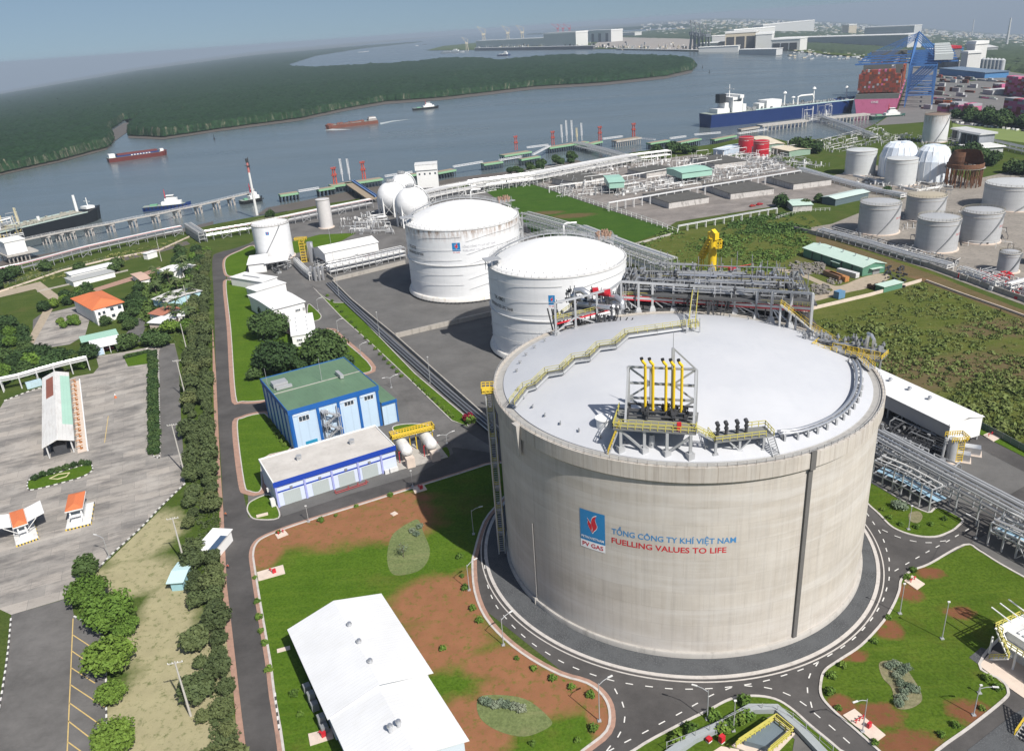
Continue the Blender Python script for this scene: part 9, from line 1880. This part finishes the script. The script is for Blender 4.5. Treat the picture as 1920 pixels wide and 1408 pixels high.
# the distant town, too many small buildings to count
mb=MB();r2=random.Random(21)
for i in range(2600):
 x=1200+760*r2.random()**.8;yl=30+max(0,(x-1500))*.065;y=yl+8+r2.random()**1.4*(26+(x-1200)*.03);P=g(x,y);D_=(P-Vector((0,0,CH))).length;s_=D_/F
 if P.length>20000:continue
 mb.box(P-Vector((0,0,2)),r2.uniform(1.2,6)*s_,r2.uniform(2,6)*s_*2,r2.uniform(.6,2.6)*s_+1,r2.uniform(-.5,.3),r2.randrange(3))
tag(mb.build('distant_town',[m_fw,m_fg,m_fc]),'hazy town of countless small pale buildings on the horizon at right','town',None,'stuff')
mb=MB()
for i in range(420):
 x,y=r2.uniform(1480,1990),r2.uniform(76,112);y+=(x-1500)*.035;P=g(x,y);s_=(P-Vector((0,0,CH))).length/F;mb.box(P-Vector((0,0,1)),r2.uniform(2,6)*s_,r2.uniform(3,8)*s_,r2.uniform(.8,2)*s_,r2.uniform(-.5,.3),r2.randrange(3))
tag(mb.build('distant_sheds',[m_fw,m_fg,m_fc]),'scattered small sheds among the woods behind the container terminal','sheds',None,'stuff')
mb=MB()
for i in range(420):
 x=r2.uniform(895,1500);y=(r2.uniform(87,91.5)if x<1150 else r2.uniform(89,93.5))if r2.random()<.8 else r2.uniform(80,90);P=g(x,y);s_=(P-Vector((0,0,CH))).length/F;h_=r2.choice((.8,1.5,2.4,5))*s_
 mb.box(P-Vector((0,0,1)),(r2.uniform(.6,4)if h_<4*s_ else.5)*s_,r2.uniform(1,5)*s_,h_,r2.random(),r2.randrange(4))
tag(mb.build('quay_clutter',[m_fw,m_fg,m_fc,m_dark]),'jumble of small sheds, masts and boats along the shipyard quay','quay clutter',None,'stuff')
# container yard: rows of trailers and stacks
mb=MB();ROWD=[((1740,205),(1770,208)),((1745,196),(1900,205)),((1748,187),(1860,193)),((1750,178),(1880,188)),((1752,170),(1880,178)),((1754,162),(1870,168)),((1756,154),(1850,158)),((1760,146),(1900,156))]
for a,b in ROWD:
 A,B=g(*a),g(*b);n=int((B-A).length/13);d=(B-A).normalized()
 for i in range(n):
  if r2.random()<.35:continue
  for k_ in range(2):
   p_=A+d*i*13+Vector((r2.uniform(-1,1),k_*6,0));mb.box((p_.x,p_.y,terr(p_.x,p_.y)),12,2.4,r2.choice((1.4,2.6,2.6,5.2)),atan2(d.y,d.x),r2.choices(range(7),(2,3,.4,.7,4,3,3))[0])
tag(mb.build('yard_containers',ccol+[m_fg,m_shipdeck]),'rows of trailers and low stacks of containers on the terminal paving','containers',None,'stuff')
for i,(x0,y0,x1,y1,yt,lab)in enumerate(((1768,213,1784,214,197,'small magenta container block behind the rusty topped tank'),(1792,214,1836,219,194,'magenta and white container stack right of the rusty topped tank'),(1893,222,1990,234,190,'largest magenta container stack at the right edge'),(1872,172,1890,174,158,'red container stack in the upper right of the terminal'),(1895,178,1960,186,150,'far red container stack at the right edge'))):
 T=thing('container_stack',g(x0,y0),lab,'container stack');A,B=g(x0,y0),g(x1,y1);s_=(A-Vector((0,0,CH))).length/F;H=(y0-yt)*s_;d=B-A;L_=d.length;d.normalize();nr,nc=max(2,int(H/2.6)),max(2,int(L_/6.2))
 for m_i in(0,3,4):
  mb=MB()
  for r_ in range(nr):
   for c_ in range(nc):
    q=random.Random(r_*50+c_+i*999).random();k_=3 if q<.55 else(0 if q<.85 else 4)
    if r_==nr-1 and q>.6:k_=4
    if k_==m_i and not(r_==nr-1 and q<.2):p_=A+d*(c_+.5)*L_/nc;mb.box((p_.x,p_.y+6,p_.z+r_*2.6),6,12,2.5,atan2(d.y,d.x))
  if mb.v:mb.build('containers',ccol[m_i],T)
T,f=whitebox('beige terminal building near the green strip in the container yard',(1843,168),(1862,170),(1864,163),6,0,roofm=m_fg,wallm=m_fg)
ship('green decked tug moored at the quay below the magenta ship',(1636,226),(1700,222),12,4,M('hull_green',(.03,.10,.08),.6),'tugboat','tugboat',extra=tugx,fore=1.2,taper=.3)
mb=MB()
for i in range(26):x=1770+i*8.6+r2.uniform(-2,2);P=g(x,222+(x-1770)*.125+6);mb.box(P,4.4,1.9,1.5,r2.random(),r2.randrange(3))
tag(mb.build('parked_cars',[m_fw,m_fg,m_dark]),'row of tiny parked cars between the trees and the playing field','cars',None,'stuff')
f=None
